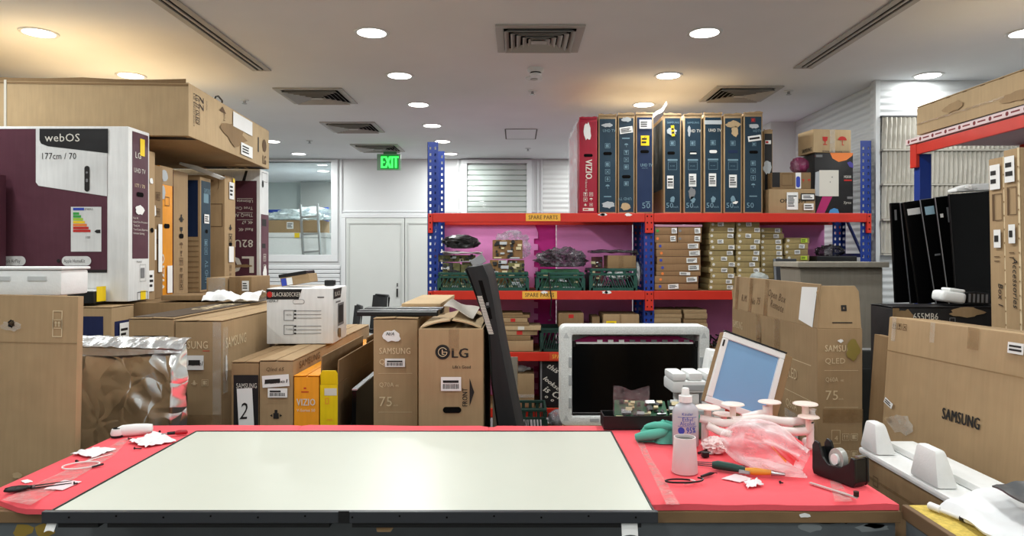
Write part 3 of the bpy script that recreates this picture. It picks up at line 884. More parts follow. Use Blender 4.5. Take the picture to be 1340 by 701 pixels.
tvbox(783, 807, 151, 'navy television carton with grey torn strip, directly beside the red carton', TEAL,
      [('tear', grey_t, 0.5, 0.9, 0.05, 0.018, 4), ('t', INKC, 0.25, 0.83, 0.022, 'UHD TV'), ('i', INKC, 0.5, 0.69, 0.04, 'b', 0.1), ('h', 0.5, 0.61, 0.034, 0.013), ico(0.5, 0.5, 'bxsm', 0.058, 0.038), ('l', INKC, 0.3, 0.17, 0.7, 0.008), ('tear', grey_t, 0.5, 0.085, 0.055, 0.03, 5)])
tvbox(808.5, 830.5, 150, 'navy television carton with tan torn patch at its foot and slanted paper on top', TEAL,
      [('tear', grey_t, 0.5, 0.95, 0.045, 0.022, 7), ('lab', 0.1, 0.81, 0.88, 0.875, {'rot': 8}), ('l', INKC, 0.25, 0.76, 0.7, 0.01), ico(0.5, 0.69, 'mgxb', 0.057, 0.036), ('h', 0.5, 0.37, 0.034, 0.013), ('i', INKC, 0.5, 0.3, 0.035, 'b', 0.1), ('t', INKC, 0.8, 0.16, 0.022, 'UHD TV', {'rot': 180}), ('tear', brn_t, 0.45, 0.07, 0.05, 0.032, 8)])
tvbox(832, 855, 149, 'blue television carton with a bright yellow sticker near its top', NAVY,
      [('lab', 0.2, 0.85, 0.88, 0.94, {}), ('lab', 0.28, 0.68, 0.75, 0.78, {'mat': YELLOW, 'n': 2}), ('t', INKB, 0.44, 0.742, 0.02, 'C', {'k': 14}), ('h', 0.5, 0.62, 0.034, 0.012), ('t', INKC, 0.27, 0.47, 0.024, 'UHD TV', {'b': .5}), ('t', INKC, 0.34, 0.45, 0.008, 'Ultra HD'), ('l', INKC, 0.55, 0.115, 0.8, 0.006), ('t', INKC, 0.36, 0.05, 0.045, '50', {'b': .3})])
DIAG = lambda n: [('i', INKC, 0.5, 0.71, 0.04, 'b', 0.1), ('l', INKC, 0.22, 0.54, 0.78, 0.014), ('o', INKC, 0.25, 0.44, 0.75, 0.52, 0.002), ('t', INKC, 0.36, 0.475, 0.007, '4K UHD'), ('tear', INKC, 0.5, 0.14, 0.02, 0.03, n), ('t', INKC, 0.14, 0.055, 0.04, '50', {'b': .2}), ('t', INKC, 0.55, 0.055, 0.016, 'inch')]
tvbox(868.5, 891.5, 150, 'navy television carton with an upright yellow tag over torn grey tape', TEAL,
      [('t', INKC, 0.2, 0.91, 0.014, 'SAMSUNG'), ('tear', grey_t, 0.42, 0.83, 0.05, 0.03, 12), ('lab', 0.42, 0.78, 0.6, 0.89, {'mat': YELLOW, 'rot': 5, 'n': 2}), ('h', 0.42, 0.61, 0.03, 0.012), ('lab', 0.18, 0.25, 0.55, 0.38, {'n': 3, 'bar': 1})] + DIAG(21))
tvbox(894.5, 918.5, 150, 'navy television carton with a pale hand hole and scuffed label, second past the gap', TEAL,
      [('t', INKC, 0.2, 0.91, 0.014, 'SAMSUNG'), ('tear', grey_t, 0.3, 0.84, 0.012, 0.05, 13), ('t', INKW, 0.22, 0.82, 0.024, 'UHD TV', {'b': .4}), ('h', 0.52, 0.61, 0.03, 0.012), ('e', PAPER, 0.52, 0.606, 0.026, 0.006, 3), ('lab', 0.28, 0.27, 0.68, 0.40, {'n': 4, 'bar': 1}), ('tear', INKGR, 0.45, 0.2, 0.03, 0.05, 33)] + DIAG(22))
tvbox(921, 945, 149, 'navy television carton with a white hand hole and pale strip over its top', TEAL,
      [('r', grey_t, 0.03, 0.895, 0.97, 0.935, 2), ('t', INKW, 0.26, 0.82, 0.024, 'UHD TV', {'b': .4}), ('e', PAPER, 0.5, 0.62, 0.03, 0.012, 3), ('lab', 0.26, 0.27, 0.66, 0.40, {'n': 4, 'bar': 1})] + DIAG(23))
tvbox(947, 971, 150, 'navy television carton with brown torn tape across its top', TEAL,
      [('tear', brn_t, 0.5, 0.9, 0.06, 0.03, 15), ('tear', brn_t, 0.6, 0.83, 0.03, 0.05, 16), ('r', NAVY, 0.25, 0.61, 0.75, 0.64, 2), ('lab', 0.28, 0.26, 0.7, 0.39, {'n': 4, 'bar': 1}), ('tear', PAPER, 0.6, 0.11, 0.025, 0.014, 17)] + DIAG(24))
tvbox(973, 998, 148, 'navy television carton with two pale slanted stickers at the end of the row', TEAL,
      [('i', INKR, 0.5, 0.93, 0.03, 'b', .1), ('tear', grey_t, 0.55, 0.87, 0.045, 0.02, 18), ('t', INKC, 0.5, 0.81, 0.02, 'HDTV'), ('lab', 0.22, 0.72, 0.9, 0.775, {'rot': 8, 'n': 1}), ('i', INKC, 0.55, 0.69, 0.03, 'b', .1), ('h', 0.52, 0.61, 0.034, 0.012), ico(0.5, 0.5, 'bxsm', 0.058, 0.038), ('l', INKC, 0.3, 0.17, 0.7, 0.008), ('t', INKC, 0.16, 0.055, 0.04, '50', {'b': .2})])
tvbox(999.5, 1011, 171, 'dark narrow television carton standing behind the end of the navy row', BLACKC,
      [('r', PAPER, 0.15, 0.84, 0.8, 0.885, 2), ('r', INKR, 0.2, 0.85, 0.5, 0.875, 3), ('tear', grey_t, 0.4, 0.56, 0.04, 0.06, 41), ('r', PAPER, 0.05, 0.2, 0.8, 0.27, 2)], dy=0.14, dep=0.85)
# film round the red carton and the loose strip of plastic
m = MB(); x0 = wx(757, 5.42) - 0.004; h = wz(154, 5.40) - TZ
m.grid(lambda u, v: (x0 - 0.004 - 0.012*abs(mnoise.noise(Vector((u*9, v*7, 1)))), 5.42 + u*0.95, TZ + 0.004 + v*h*0.99), 24, 20)
tag(m.build('plastic_film', film('carton_film', (220, 222, 226), 0.45, 0.15, 0.9, 14), smooth=60), 'clear crinkled film clinging to the side of the red television carton', 'plastic film')
m = MB()
m.grid(lambda u, v: (wx(853 + 20*u, 5.5) , 5.50 + 0.02*v + 0.01*math.sin(9*u), wz(158 - 20*u, 5.5) + 0.03*v + 0.012*math.sin(u*7)), 14, 3)
o = m.build('torn_film_strip', film('strip_film', (230, 230, 226), 0.8, 0.3, 0.5), solid=0.002)
tag(o, 'loose twisted strip of torn film sticking up beside the blue carton', 'plastic film')

# ------------------------------------------------------------------ other boxes on the top shelf
d = RY0 + 0.02
carton('carton', 'wide tan carton with three paper labels on the top shelf beside the black carton', wx(1006, d), wx(1067, d), d, d + 0.115, TZ, TZ + 0.192, CARD,
       spec={'front': [('t', INKB, 0.24, 0.44, 0.03, 'ONIV 3M', {'b': .6, 'w': 0.2}), ('lab', 0.38, 0.15, 0.62, 0.86, {'n': 6}), ('lab', 0.68, 0.52, 0.98, 0.82, {'mat': INKB}), ('lab', 0.70, 0.57, 0.96, 0.77, {'n': 2}), ('lab', 0.74, 0.13, 0.95, 0.4, {'n': 2})]})
z1 = TZ + 0.194
carton('carton', 'small tan carton with a blue oval sticker on top of the labelled wide carton', wx(1011, d), wx(1062, d), d + 0.01, d + 0.11, z1, z1 + 0.13, CARDD,
       spec={'front': [('r', BLACKC, 0.0, 0.1, 0.2, 1.0, 0), ('o', INKT, 0.24, 0.2, 0.54, 0.92, 0.003), ('r', PAPER, 0.6, 0.02, 0.74, 0.98, 1), ('e', INKBL, 0.665, 0.42, 0.016, 0.044, 1), ('i', INKR, 0.8, 0.5, 0.03, 'Gm', 0.045)]})
PUR = M('printed_magenta', (170, 30, 100), 0.5, var=0)
dp = RY0 + 0.04
bp = carton('printer_carton', 'black carton with orange, pink and blue swirls and a white printed machine', wx(1066, dp), wx(1116.5, dp), dp, dp + 0.38, TZ, wz(200, dp), BLACKC,
       spec={'front': [('P', INKO, [(0.40, 1.0), (0.46, 0.91), (0.62, 0.85), (0.82, 0.88), (0.97, 0.95), (1.0, 1.0)]), ('P', M('printed_violet', (70, 60, 150), 0.5, var=0), [(0.84, 0.84), (0.9, 0.77), (1, 0.75), (1, 0.82), (0.92, 0.86)]),
                       ('P', M('printed_machine_side', (170, 174, 178), 0.5, var=0), [(0.0, 0.30), (0.12, 0.285), (0.12, 0.70), (0.02, 0.68)]), ('r', INKW, 0.12, 0.285, 0.62, 0.715), ('e', INKGR, 0.45, 0.60, 0.005, 0.005, 1), ('e', INKGR, 0.4, 0.52, 0.004, 0.004, 1),
                       ('P', PUR, [(0.03, 0.0), (0.25, 0.0), (0.46, 0.28), (0.2, 0.28)]), ('P', M('printed_sky', (70, 140, 200), 0.5, var=0), [(0.36, 0), (0.4, 0.06), (0.5, 0.09), (0.6, 0.07), (0.64, 0)]),
                       ('t', INKW, 0.76, 0.585, 0.02, 'M2020', {'b': .5}), ('r', INKR, 0.76, 0.535, 0.96, 0.56, 1), ('r', INKGR, 0.84, 0.24, 0.98, 0.28, 1), ('t', INKW, 0.75, 0.16, 0.02, 'Xpress', {'w': 0.075}), ('t', INKR, 0.0, 0.94, 0.01, 'a'), ('r', INKGR, 0.03, 0.93, 0.2, 0.97, 1)]})
carton('carton', 'dark tall carton squeezed between the black printed carton and the blue upright', 2.674, 2.697, dp + 0.08, dp + 0.4, TZ, wz(203, dp + .1), BLACKC)
zt = wz(200, dp) + 0.003
carton('carton', 'tan carton with red glass and umbrella symbols, topmost on the rack', wx(1061, dp), wx(1114, dp), dp + 0.01, dp + 0.24, zt, zt + 0.185, CARD2, (0, 0, 8),
       spec={'front': [('i', INKR, 0.30, 0.5, 0.09, 'G', .1), ('i', INKR, 0.76, 0.52, 0.09, 'm', .1), ('tape', CLEART, 0.42, 0.0, 0.56, 1.0), ('t', INKB, 0.22, 0.02, 0.018, 'www.samsung.com', {'w': 0.25})],
             'left': [('t', INKB, 0.3, 0.08, 0.03, 'SAMSUNG', {'w': 0.14, 'b': .5})]})
tag(MB().blob((0, 0, 0.06), (0.07, 0.05, 0.06), 0.3, 2.0, 2.2, 3, flat=-0.06).build('plastic_bag', film('bag_purple', (128, 40, 84), 0.8, 0.18, 0.8), loc=(wx(1046, dp + .05), dp + 0.05, z1 + 0.132), smooth=60),
    'crumpled purple plastic bag under the carton with red symbols', 'plastic bag')

# ------------------------------------------------------------------ green crates with spare circuit boards
GREENP = M('crate_green', (34, 76, 66), 0.5, var=0.08, spec=0.3)
PCBM = M('board_olive', (104, 104, 60), 0.6, var=0.15, vscale=30)
PCBB = M('board_brown', (128, 94, 52), 0.6, var=0.15, vscale=30)
PCBG = M('board_green', (40, 96, 62), 0.5, var=0.15, vscale=30)
CAPM = M('component_cream', (208, 196, 156), 0.5, var=0.08)
ALUM = M('heatsink', (180, 184, 186), 0.35, metal=0.6, var=0.05)
def crate(name, label, x0, x1, y0, y1, z0, h, mat=None, group=None, rim=0.32):
    mat = mat or GREENP
    r = thing(name, label, 'crate', ((x0 + x1)/2, (y0 + y1)/2, z0), 0, group)
    w, d = (x1 - x0)/2, (y1 - y0)/2; t = 0.008
    MB().box(-w + t, w - t, -d + t, d - t, 0.0, 0.012).build('crate_base', mat, r)
    zr = h * (1 - rim)
    m = MB()
    for s in (-1, 1):
        m.box(-w, w, s*d - t/2, s*d + t/2, zr, zr + 0.018); m.box(-w - 0.006, w + 0.006, s*d - t, s*d + t, h - 0.02, h)
        m.box(s*w - t/2, s*w + t/2, -d, d, zr, zr + 0.018); m.box(s*w - t, s*w + t, -d, d, h - 0.02, h)
        for q in range(5):
            x = -w + 2*w*q/4
            m.box(x - 0.012, x + 0.012, s*d - t/2, s*d + t/2, zr + 0.018, h - 0.02)
    m.build('crate_rim', mat, r, bevel=0.002, seg=1)
    m = MB()
    for s in (-1, 1):
        n = 9
        for k in range(n):
            a = -w + 2*w*k/n; b = a + 2*w/n
            mid = (n - 1)/2
            if k < mid: m.bar((a, s*d, 0.02), (b, s*d, zr), 0.006, 0.007); m.bar((a + 0.5*(b-a), s*d, 0.02), (b, s*d, zr*0.6), 0.006, 0.006)
            else: m.bar((b, s*d, 0.02), (a, s*d, zr), 0.006, 0.007); m.bar((b - 0.5*(b-a), s*d, 0.02), (a, s*d, zr*0.6), 0.006, 0.006)
        m.box(-w, w, s*d - t/2, s*d + t/2, 0.0, 0.022)
        m.box(s*w - t/2, s*w + t/2, -d, d, 0.0, zr)
        for q in (-1, 1): m.box(q*w - 0.014, q*w + 0.014, s*d - t/2, s*d + t/2, 0.0, zr)
    m.build('crate_lattice', mat, r)
    return r
def circuit(label, loc, w, l, rot, mat, seed, group, big=1.0, nm='circuit_board'):
    r = thing(nm, label, 'circuit board', loc, rot, group)
    MB().box(-w/2, w/2, -l/2, l/2, 0, 0.003).build('board', mat, r)
    rnd = random.Random(seed); dk, cr, al = MB(), MB(), MB()
    n = int(14 * (w*l/0.03) ** 0.5) + 8
    for k in range(n):
        x, y = rnd.uniform(-w*.42, w*.42), rnd.uniform(-l*.42, l*.42); s = rnd.uniform(0.008, 0.026)*big
        q = rnd.random()
        if q < 0.4: dk.box(x - s/2, x + s/2, y - s/2, y + s/2, 0.003, 0.003 + rnd.uniform(0.004, 0.018))
        elif q < 0.6: dk.lathe([(0, 0.003), (s*.45, 0.003), (s*.45, 0.003 + s), (0, 0.003 + s)], (x, y, 0), 8)
        elif q < 0.85: cr.box(x - s*.7, x + s*.7, y - s*.4, y + s*.4, 0.003, 0.003 + rnd.uniform(0.006, 0.02))
        else: al.box(x - s, x + s, y - s*.4, y + s*.4, 0.003, 0.02)
    cr.box(-w*.45, -w*.2, -l*.48, -l*.42, 0.003, 0.014); al.box(w*.05, w*.4, -l*.49, -l*.42, 0.003, 0.012)
    dk.build('black_component', BLACKP, r); cr.build('cream_component', CAPM, r); al.build('heat_sink', ALUM, r)
    return r
MZ = LV[1] + 0.001
cg = 'green lattice crates on the middle shelf'
yc0, yc1 = RY0 - 0.02, RY0 + 0.36
crA = (wx(575, 5.4), wx(630, 5.4)); crB = (wx(637, 5.4), wx(690, 5.4)); crC = (wx(703.5, 5.4), wx(763, 5.4)); crD = (wx(773, 5.4), wx(831, 5.4))
crate('lattice_crate', 'green lattice crate holding boards under the black bag, beside the blue upright', *crA, yc0, yc1, MZ, 0.142, group=cg)
crate('lattice_crate', 'green lattice crate with circuit boards heaped under bubble film', *crB, yc0, yc1, MZ, 0.142, group=cg)
crate('lattice_crate', 'green lattice crate with a grey plastic bag on top, third from the upright', *crC, yc0, yc1, MZ, 0.142, group=cg)
crate('lattice_crate', 'green lattice crate with a wrapped tan carton in it, fourth from the upright', *crD, yc0, yc1, MZ, 0.172, group=cg)
pw = ['lowest', 'second', 'third', 'fourth', 'fifth', 'sixth', 'seventh', 'eighth', 'ninth']
def heap(crate_x, n, nm, seed, tilt, z, spread, hmax):
    rnd = random.Random(seed)
    xa, xb = crate_x
    k = 0
    zz = z
    while k < n:
        # upright boards leaning side by side in rows
        w = (xb - xa) * rnd.uniform(0.40, 0.45); l = hmax * rnd.uniform(0.9, 1.05)
        x = (xa + w/2 + 0.022) if k % 2 == 0 else (xb - w/2 - 0.022)
        y = yc0 + 0.06 + (k // 2) * 0.065
        circuit('circuit board %s, %s row back' % (nm % ('near side' if k % 2 == 0 else 'far side'), ORD[k // 2]), (x, y, zz + l*0.5 + 0.006), w, l, (90 - tilt, 0, rnd.uniform(-3, 3)), rnd.choice((PCBB, PCBM, PCBB, PCBM)), seed*10 + k, 'circuit boards in the crates', 1.3)
        k += 1
heap(crA, 6, 'in the crate beside the blue upright, %s', 3, 6, MZ + 0.014, 0, 0.20)
heap(crB, 6, 'in the crate under bubble film, %s', 8, 6, MZ + 0.014, 0, 0.21)
for k, (q, zz, ww) in enumerate(((0.05, 0.245, 0.2), (0.15, 0.252, 0.19))):
    circuit('circuit board standing topmost in the bubble film crate, %s one' % ('front' if k == 0 else 'rear'), (wx(664, 5.45), yc0 + 0.07 + q, MZ + zz + 0.075), 0.24, 0.15, (80, 0, 2), PCBB, 60 + k, 'circuit boards in the crates', 1.3)
circuit('flat circuit board with white connectors lying on the boards beside the blue upright', (wx(597, 5.45), yc0 + 0.12, MZ + 0.25), 0.30, 0.055, (80, 0, 0), PCBM, 31, 'circuit boards in the crates')
tag(MB().blob((0, 0, 0.1), (0.14, 0.05, 0.12), 0.35, 2.0, 6.1, 4, flat=-0.1).build('bubble_film', film('bubble_film', (206, 200, 214), 0.32, 0.12, 1.0, 22), loc=(wx(670, 5.6), yc0 + 0.31, MZ + 0.25), smooth=60), 'clear bubble film over the heaped circuit boards', 'plastic film')
tag(MB().blob((0, 0, 0.055), (0.14, 0.12, 0.055), 0.25, 1.6, 1.1, 4, flat=-0.05).build('black_bag', BLACKP, loc=(wx(603, 5.5), yc0 + 0.14, MZ + 0.325), smooth=60), 'shiny black folded bag lying on the boards beside the blue upright', 'bag')
m = MB(); m.grid(lambda u, v: (-0.16 + 0.32*u, -0.1 + 0.2*v, 0.02 + 0.025*mnoise.noise(Vector((u*4, v*4, 3)))), 14, 8)
tag(m.build('white_film', film('white_film', (226, 226, 224), 0.75, 0.3, 0.5), loc=(wx(604, 5.4), yc0 + 0.07, MZ + 0.276), solid=0.002, smooth=60), 'white film sheet drooping below the black bag on the rack', 'plastic film')
m = MB(); m.M = Matrix.Rotation(math.radians(-32), 4, 'Y'); m.box(-0.055, 0.055, -0.01, 0.01, 0.0, 0.07)
r = m.build('grey_bracket', M('bracket_grey', (150, 152, 156), 0.4, metal=0.3), loc=(wx(629, 5.4), yc0 - 0.0, MZ + 0.20), bevel=0.004)
tag(r, 'pale grey bracket poking out beside the black bag', 'bracket')
# third crate: dark parts and a grey bag
for k in range(4):
    circuit('dark green circuit board upright under the grey bag, %s from the front' % ORD[k], ((crC[0] + crC[1])/2, yc0 + 0.05 + 0.08*k, MZ + 0.014 + 0.075), 0.30, 0.15, (84, 0, 0), BLACKP if k % 2 else PCBG, 90 + k, 'boards under the grey bag')
tag(MB().blob((0, 0, 0.06), (0.17, 0.15, 0.085), 0.55, 1.8, 9.3, 5, flat=-0.05).build('grey_bag', film('bag_grey', (92, 88, 94), 0.85, 0.12, 0.9, 12), loc=(wx(735, 5.5), yc0 + 0.17, MZ + 0.175), smooth=60), 'crumpled shiny grey plastic bag heaped on the third green crate', 'plastic bag')
r = tag(MB().tube([(0.0, -0.005, 0.12), (0.01, -0.02, 0.0), (0.02, -0.03, -0.08), (0.01, -0.03, -0.2), (0.025, -0.03, -0.245), (-0.005, -0.03, -0.25)], 0.005).build('loose_cable', BLACKP, loc=(wx(718, 5.38), RY0 - 0.028, MZ + 0.02), smooth=60), 'thin black cable hanging over the beam from the third crate', 'cable')
# fourth crate
carton('carton', 'tan carton lying in the fourth green crate under a black film', wx(795, 5.45), wx(832, 5.45), yc0 + 0.06, yc0 + 0.32, MZ + 0.173, MZ + 0.275, CARDD, spec={'front': [('tape', TAPE, 0.4, 0, 0.55, 1)]})
m = MB(); m.grid(lambda u, v: (-0.185 + 0.375*u, -0.15 + 0.3*v, 0.012*mnoise.noise(Vector((u*5, v*5, 7))) - (0.03 if u > .96 else 0)), 24, 10)
tag(m.build('black_film', film('black_film', (40, 38, 40), 0.95, 0.18, 0.8), loc=(wx(804, 5.45), yc0 + 0.19, MZ + 0.315), solid=0.016, smooth=60), 'black plastic film spread over the tan carton in the fourth crate', 'plastic film')
circuit('dark red circuit board standing at the edge of the fourth crate', (wx(783, 5.45), yc0 + 0.15, MZ + 0.125 + 0.02), 0.09, 0.24, (80, 0, 0), M('board_red', (86, 40, 40), 0.6, var=.1), 77, 'circuit boards in the crates')
m = MB().blob((0, 0, 0.0), (0.09, 0.1, 0.04), 0.2, 2, 5.5, 4); tag(m.build('white_foam_wrap', film('foam_wrap', (226, 230, 230), 0.9, 0.4, 0.5), loc=(wx(812, 5.42), yc0 + 0.16, MZ + 0.115), smooth=60), 'white foam wrap filling the fourth green crate', 'wrap')
tag(MB().blob((0, 0, 0.09), (0.021, 0.08, 0.10), 0.15, 2, 7.7, 4, flat=-0.088).build('clear_bag', film('bag_clear', (214, 220, 220), 0.5, 0.15, 0.9), loc=(0.966, RY0 + 0.12, MZ + 0.03), smooth=60), 'clear plastic bag bulging beside the fourth crate by the middle upright', 'plastic bag')

# ------------------------------------------------------------------ stacks of flat cartons
FLATC = cardboard('cardboard_flat_brown', (146, 114, 82))
FLATO = cardboard('cardboard_flat_olive', (158, 140, 96))
def flat(label, px0, px1, py0, py1, dep, mat, grp, seed, dot=None, lab=True, d=None, z0=None, z1=None, spec=None, yd=0.0, rz=0.0):
    d = d or RY0 + 0.005
    x0, x1 = wx(px0, d), wx(px1, d)
    z1 = wz(py0, d) if z1 is None else z1; z0 = wz(py1, d) if z0 is None else z0
    rnd = random.Random(seed)
    sp = []
    if dot: sp.append(('e', dot, rnd.uniform(0.08, 0.14), 0.5, 0.011, 0.011))
    if lab:
        q = rnd.uniform(0.66, 0.74) if rnd.random() < 0.7 else rnd.uniform(0.3, 0.6); sp.append(('lab', q, 0.15, q + 0.24, 0.85, {'rot': rnd.uniform(-4, 4), 'n': 3}))
    if spec: sp += spec
    yy = d + yd + rnd.uniform(0, 0.012)
    return carton('flat_carton', label, x0, x1, yy, yy + dep, z0, z1, mat, (0, 0, rz), {'front': sp} if sp else None, group=grp)
MZP = 378.6
# first stack: two columns on top, single wide cartons below
g1 = 'flat cartons stacked beside the middle upright'
rowsA = [(305.6, 315.2), (315.6, 325.4), (326.4, 334.3), (335, 344), (344.6, 353.4), (354.2, 363.4), (363.8, 369.0), (370, 375.4)]
ya = [295.5, 305.7, 316.0, 325.2, 334.5, 344.0, 353.6, 359.6, 369.0, 378.2]
def zrow(py): return wz(py, 5.405)
zs = [MZ + (MZP - y) * 5.405 / 900 for y in ya]
dots = [INKBL, INKO, INKBL, INKBL, INKO, INKO, INKBL]
nm1 = ['third', 'fourth', 'fifth', 'sixth', 'seventh', 'eighth', 'ninth']
offs = [(859, 916), (859, 917), (860, 917), (859, 917), (859, 917), (857, 914), (857, 914)]
for k in range(7):
    flat('flat brown carton, %s from the top beside the middle upright' % nm1[k], *offs[k], 0, 0, 0.34, FLATC, g1, 100 + k, dots[k], z0=zs[k + 3] + 0.001, z1=zs[k + 2] - 0.001)
for k in range(2):
    for s, (a, b) in enumerate(((857.5, 886.5), (887.5, 918.5))):
        flat('short brown carton in the %s layer beside the middle upright, %s' % (('topmost', 'second')[k], ('upright side', 'far side')[s]), a, b, 0, 0, 0.34, FLATC, g1, 120 + 2*k + s, (INKG, INKGR, INKO, INKGR)[2*k + s], z0=zs[k + 1] + 0.001, z1=zs[k] - 0.001)
r = tag(MB().box(wx(857, 5.41), wx(919, 5.41), RY0 + 0.01, RY0 + 0.34, 0, 0.018).build('foam_sheet', M('foam_pale_pink', (226, 176, 200), 0.8), loc=(0, 0, zs[0]), bevel=0.004), 'pale pink foam sheet lying on the stack beside the middle upright', 'foam sheet')
# further stacks of olive-brown cartons with white labels
def stack(nm, px0, px1, top, n, grp, seed, step=7.62, mat=None, d=RY0 + 0.035, base=None, jit=1.6, dots=True, lime=(), dep=0.32):
    d = d or RY0 + 0.035; base = MZ if base is None else base
    rnd = random.Random(seed)
    hz = step * d / 900
    for k in range(n):                      # k = 0 is the lowest
        q = n - 1 - k
        lab = 'topmost' if q == 0 else 'lowest' if k == 0 else ORD[q] + ' from the top'
        j = rnd.uniform(-jit, jit)
        flat('flat carton, %s %s' % (lab, nm), px0 + j, px1 + j, 0, 0, dep, mat or FLATO, grp, seed + k, INKW if dots else None, lab=q not in lime, d=d, z0=base + k*hz + 0.0006, z1=base + (k + 1)*hz - 0.0008,
             spec=[('lab', 0.62, 0.15, 0.9, 0.85, {'mat': M('label_lime', (186, 214, 60), 0.6, var=0), 'n': 2})] if q in lime else None)
stack('in the tall stack second from the middle upright', 929.5, 962, 0, 12, 'flat cartons in the second stack', 200, 7.5)
stack('in the tall stack third from the middle upright', 963.5, 994, 0, 12, 'flat cartons in the third stack', 230, 7.5)
stack('in the stack fourth from the middle upright', 995.5, 1025, 0, 11, 'flat cartons in the fourth stack', 260, 7.4, None, RY0 + 0.09)
stack('in the short stack beside the black plastic bag', 1028.5, 1059, 0, 9, 'flat cartons in the fifth stack', 290, 7.6, None, RY0 + 0.09, lime=(0, 3))
tag(MB().blob((0, 0, 0.035), (0.10, 0.1, 0.05), 0.35, 2, 2.9, 4, flat=-0.035).build('black_bag', film('bag_black', (40, 38, 42), 0.9, 0.12, 0.9), loc=(2.53, RY0 + 0.16, MZ + 0.271), smooth=60), 'black shiny plastic bag next to the lime labelled flat cartons', 'plastic bag')
r = thing('black_case', 'flat black case under the shiny black bag', 'case', (2.528, RY0 + 0.17, MZ))
MB().box(-0.165, 0.165, -0.14, 0.14, 0, 0.22).build('case_body', BLACKM, r, bevel=0.01); MB().box(-0.16, 0.16, -0.143, 0.143, 0.222, 0.27).build('case_lid', BLACKP, r, bevel=0.008)
# bits in front of the fourth stack
r = thing('dark_plastic_casing', 'dark plastic casing leaning in front of the fourth stack', 'casing', (wx(1029, 5.42), RY0 + 0.02, MZ), (-8, 0, 0))
MB().box(-0.09, 0.09, -0.012, 0.012, 0.003, 0.25).build('casing_body', M('plastic_dark_grey', (52, 54, 58), 0.35), r, bevel=0.004)
MB().box(-0.092, -0.078, -0.014, 0.0, 0.003, 0.25).build('casing_edge', M('plastic_grey', (120, 124, 130), 0.35), r)
tag(MB().blob((0, 0, 0.04), (0.075, 0.018, 0.05), 0.25, 2, 1.9, 3).build('clear_wrap', film('wrap_clear', (200, 208, 206), 0.6, 0.15, 0.9), loc=(wx(999, 5.3), RY0 + 0.006, MZ + 0.05), smooth=60), 'clear plastic wrap bundled in front of the fourth stack', 'plastic wrap')

# ------------------------------------------------------------------ third level
LZ = LV[2] + 0.001
gl = 'flat cartons on the low shelf by the standing black television'
tab = [(656, 698, 0.0, 0.085, CARD, None), (660, 694, 0.087, 0.125, CARDD, None), (655, 702, 0.127, 0.165, CARD, INKR), (656, 708, 0.167, 0.2, CARD2, INKW), (654, 692, 0.202, 0.228, CARDD, None), (652, 690, 0.23, 0.262, CARD, INKR), (656, 694, 0.264, 0.285, CARDD, None), (650, 684, 0.287, 0.30, CARDD, None)]
for k, (a, b, z0, z1, mt, ink_) in enumerate(tab):
    flat('flat carton, %s in the low stack by the standing television' % (pw[k] if k else 'bottommost'), a, b, 0, 0, 0.28, mt, gl, 300 + k, None, False, z0=LZ + z0, z1=LZ + z1, spec=[('r', ink_, 0.42, 0.1, 0.58, 0.9)] if ink_ else None, rz=random.uniform(-4, 4))
crate('lattice_crate', 'dark green crate on the low shelf beside the stack of flat cartons', wx(709, 5.4), wx(762, 5.4), RY0 + 0.0, RY0 + 0.32, LZ, 0.185, M('crate_dark_green', (24, 54, 46), 0.5), rim=0.2)
carton('carton', 'small brown carton with red print resting on the dark green low shelf crate', wx(731, 5.42), wx(764, 5.42), RY0 + 0.03, RY0 + 0.27, LZ + 0.187, LZ + 0.30, CARDD, spec={'front': [('r', INKR, 0.4, 0.65, 0.6, 0.9)]})
carton('carton', 'flat tan carton with a bright yellow sticker on the low shelf', wx(789, 5.45), wx(836, 5.45), RY0 + 0.03, RY0 + 0.34, LZ + 0.16, LZ + 0.29, CARD, spec={'front': [('lab', 0.08, 0.05, 0.36, 0.6, {'mat': YELLOW, 'n': 3}), ('tape', TAPE, 0.45, 0, 0.5, 1)]})
carton('carton', 'brown carton beneath the yellow stickered carton on the low shelf', wx(786, 5.45), wx(838, 5.45), RY0 + 0.04, RY0 + 0.36, LZ, LZ + 0.158, CARDD)
carton('carton', 'small dark carton beside the yellow stickered carton on the low shelf', wx(775, 5.45), wx(785, 5.45), RY0 + 0.06, RY0 + 0.3, LZ, LZ + 0.27, CARDD)
g3 = 'flat cartons on the low shelf right of the middle upright'
rnd = random.Random(9)
for c, (a, b, n, nm) in enumerate(((857, 893, 9, 'nearer the middle upright'), (897, 927, 9, 'away from the middle upright'))):
    zz = LZ
    for k in range(n):
        hgt = (0.036, 0.042, 0.03, 0.045, 0.034, 0.04, 0.036, 0.032, 0.034)[(k + 3*c) % 9]; j = rnd.uniform(-2.5, 1.5)
        flat('flat tan carton, %s in the low stack %s' % (pw[k] if k < 8 else 'topmost', nm), a + j, b + j, 0, 0, 0.3, rnd.choice((CARD, CARDD, FLATC, CARD)), g3, 330 + 20*c + k, None, False, z0=zz + 0.0006, z1=zz + hgt - 0.0008, rz=rnd.uniform(-1.5, 1.5)); zz += hgt
m = MB(); rnd = random.Random(4)
r = thing('cable_bundle', 'tangled black cables and parts on the low shelf beside the foam frame', 'cables', (wx(942, 5.4) + 0.04, RY0 + 0.1, LZ))
for k in range(10):
    pts = []
    x, y, z = rnd.uniform(-.06, .06), rnd.uniform(-.05, .08), 0.012
    for q in range(9): pts.append((x, y, z)); x = max(-.09, min(.1, x + rnd.uniform(-.05, .05))); y = max(-.08, min(.12, y + rnd.uniform(-.04, .04))); z = max(0.01, min(0.11, z + rnd.uniform(-.03, .045)))
    MB().tube(pts, 0.006, 6).build('cable', BLACKP, r, smooth=60)
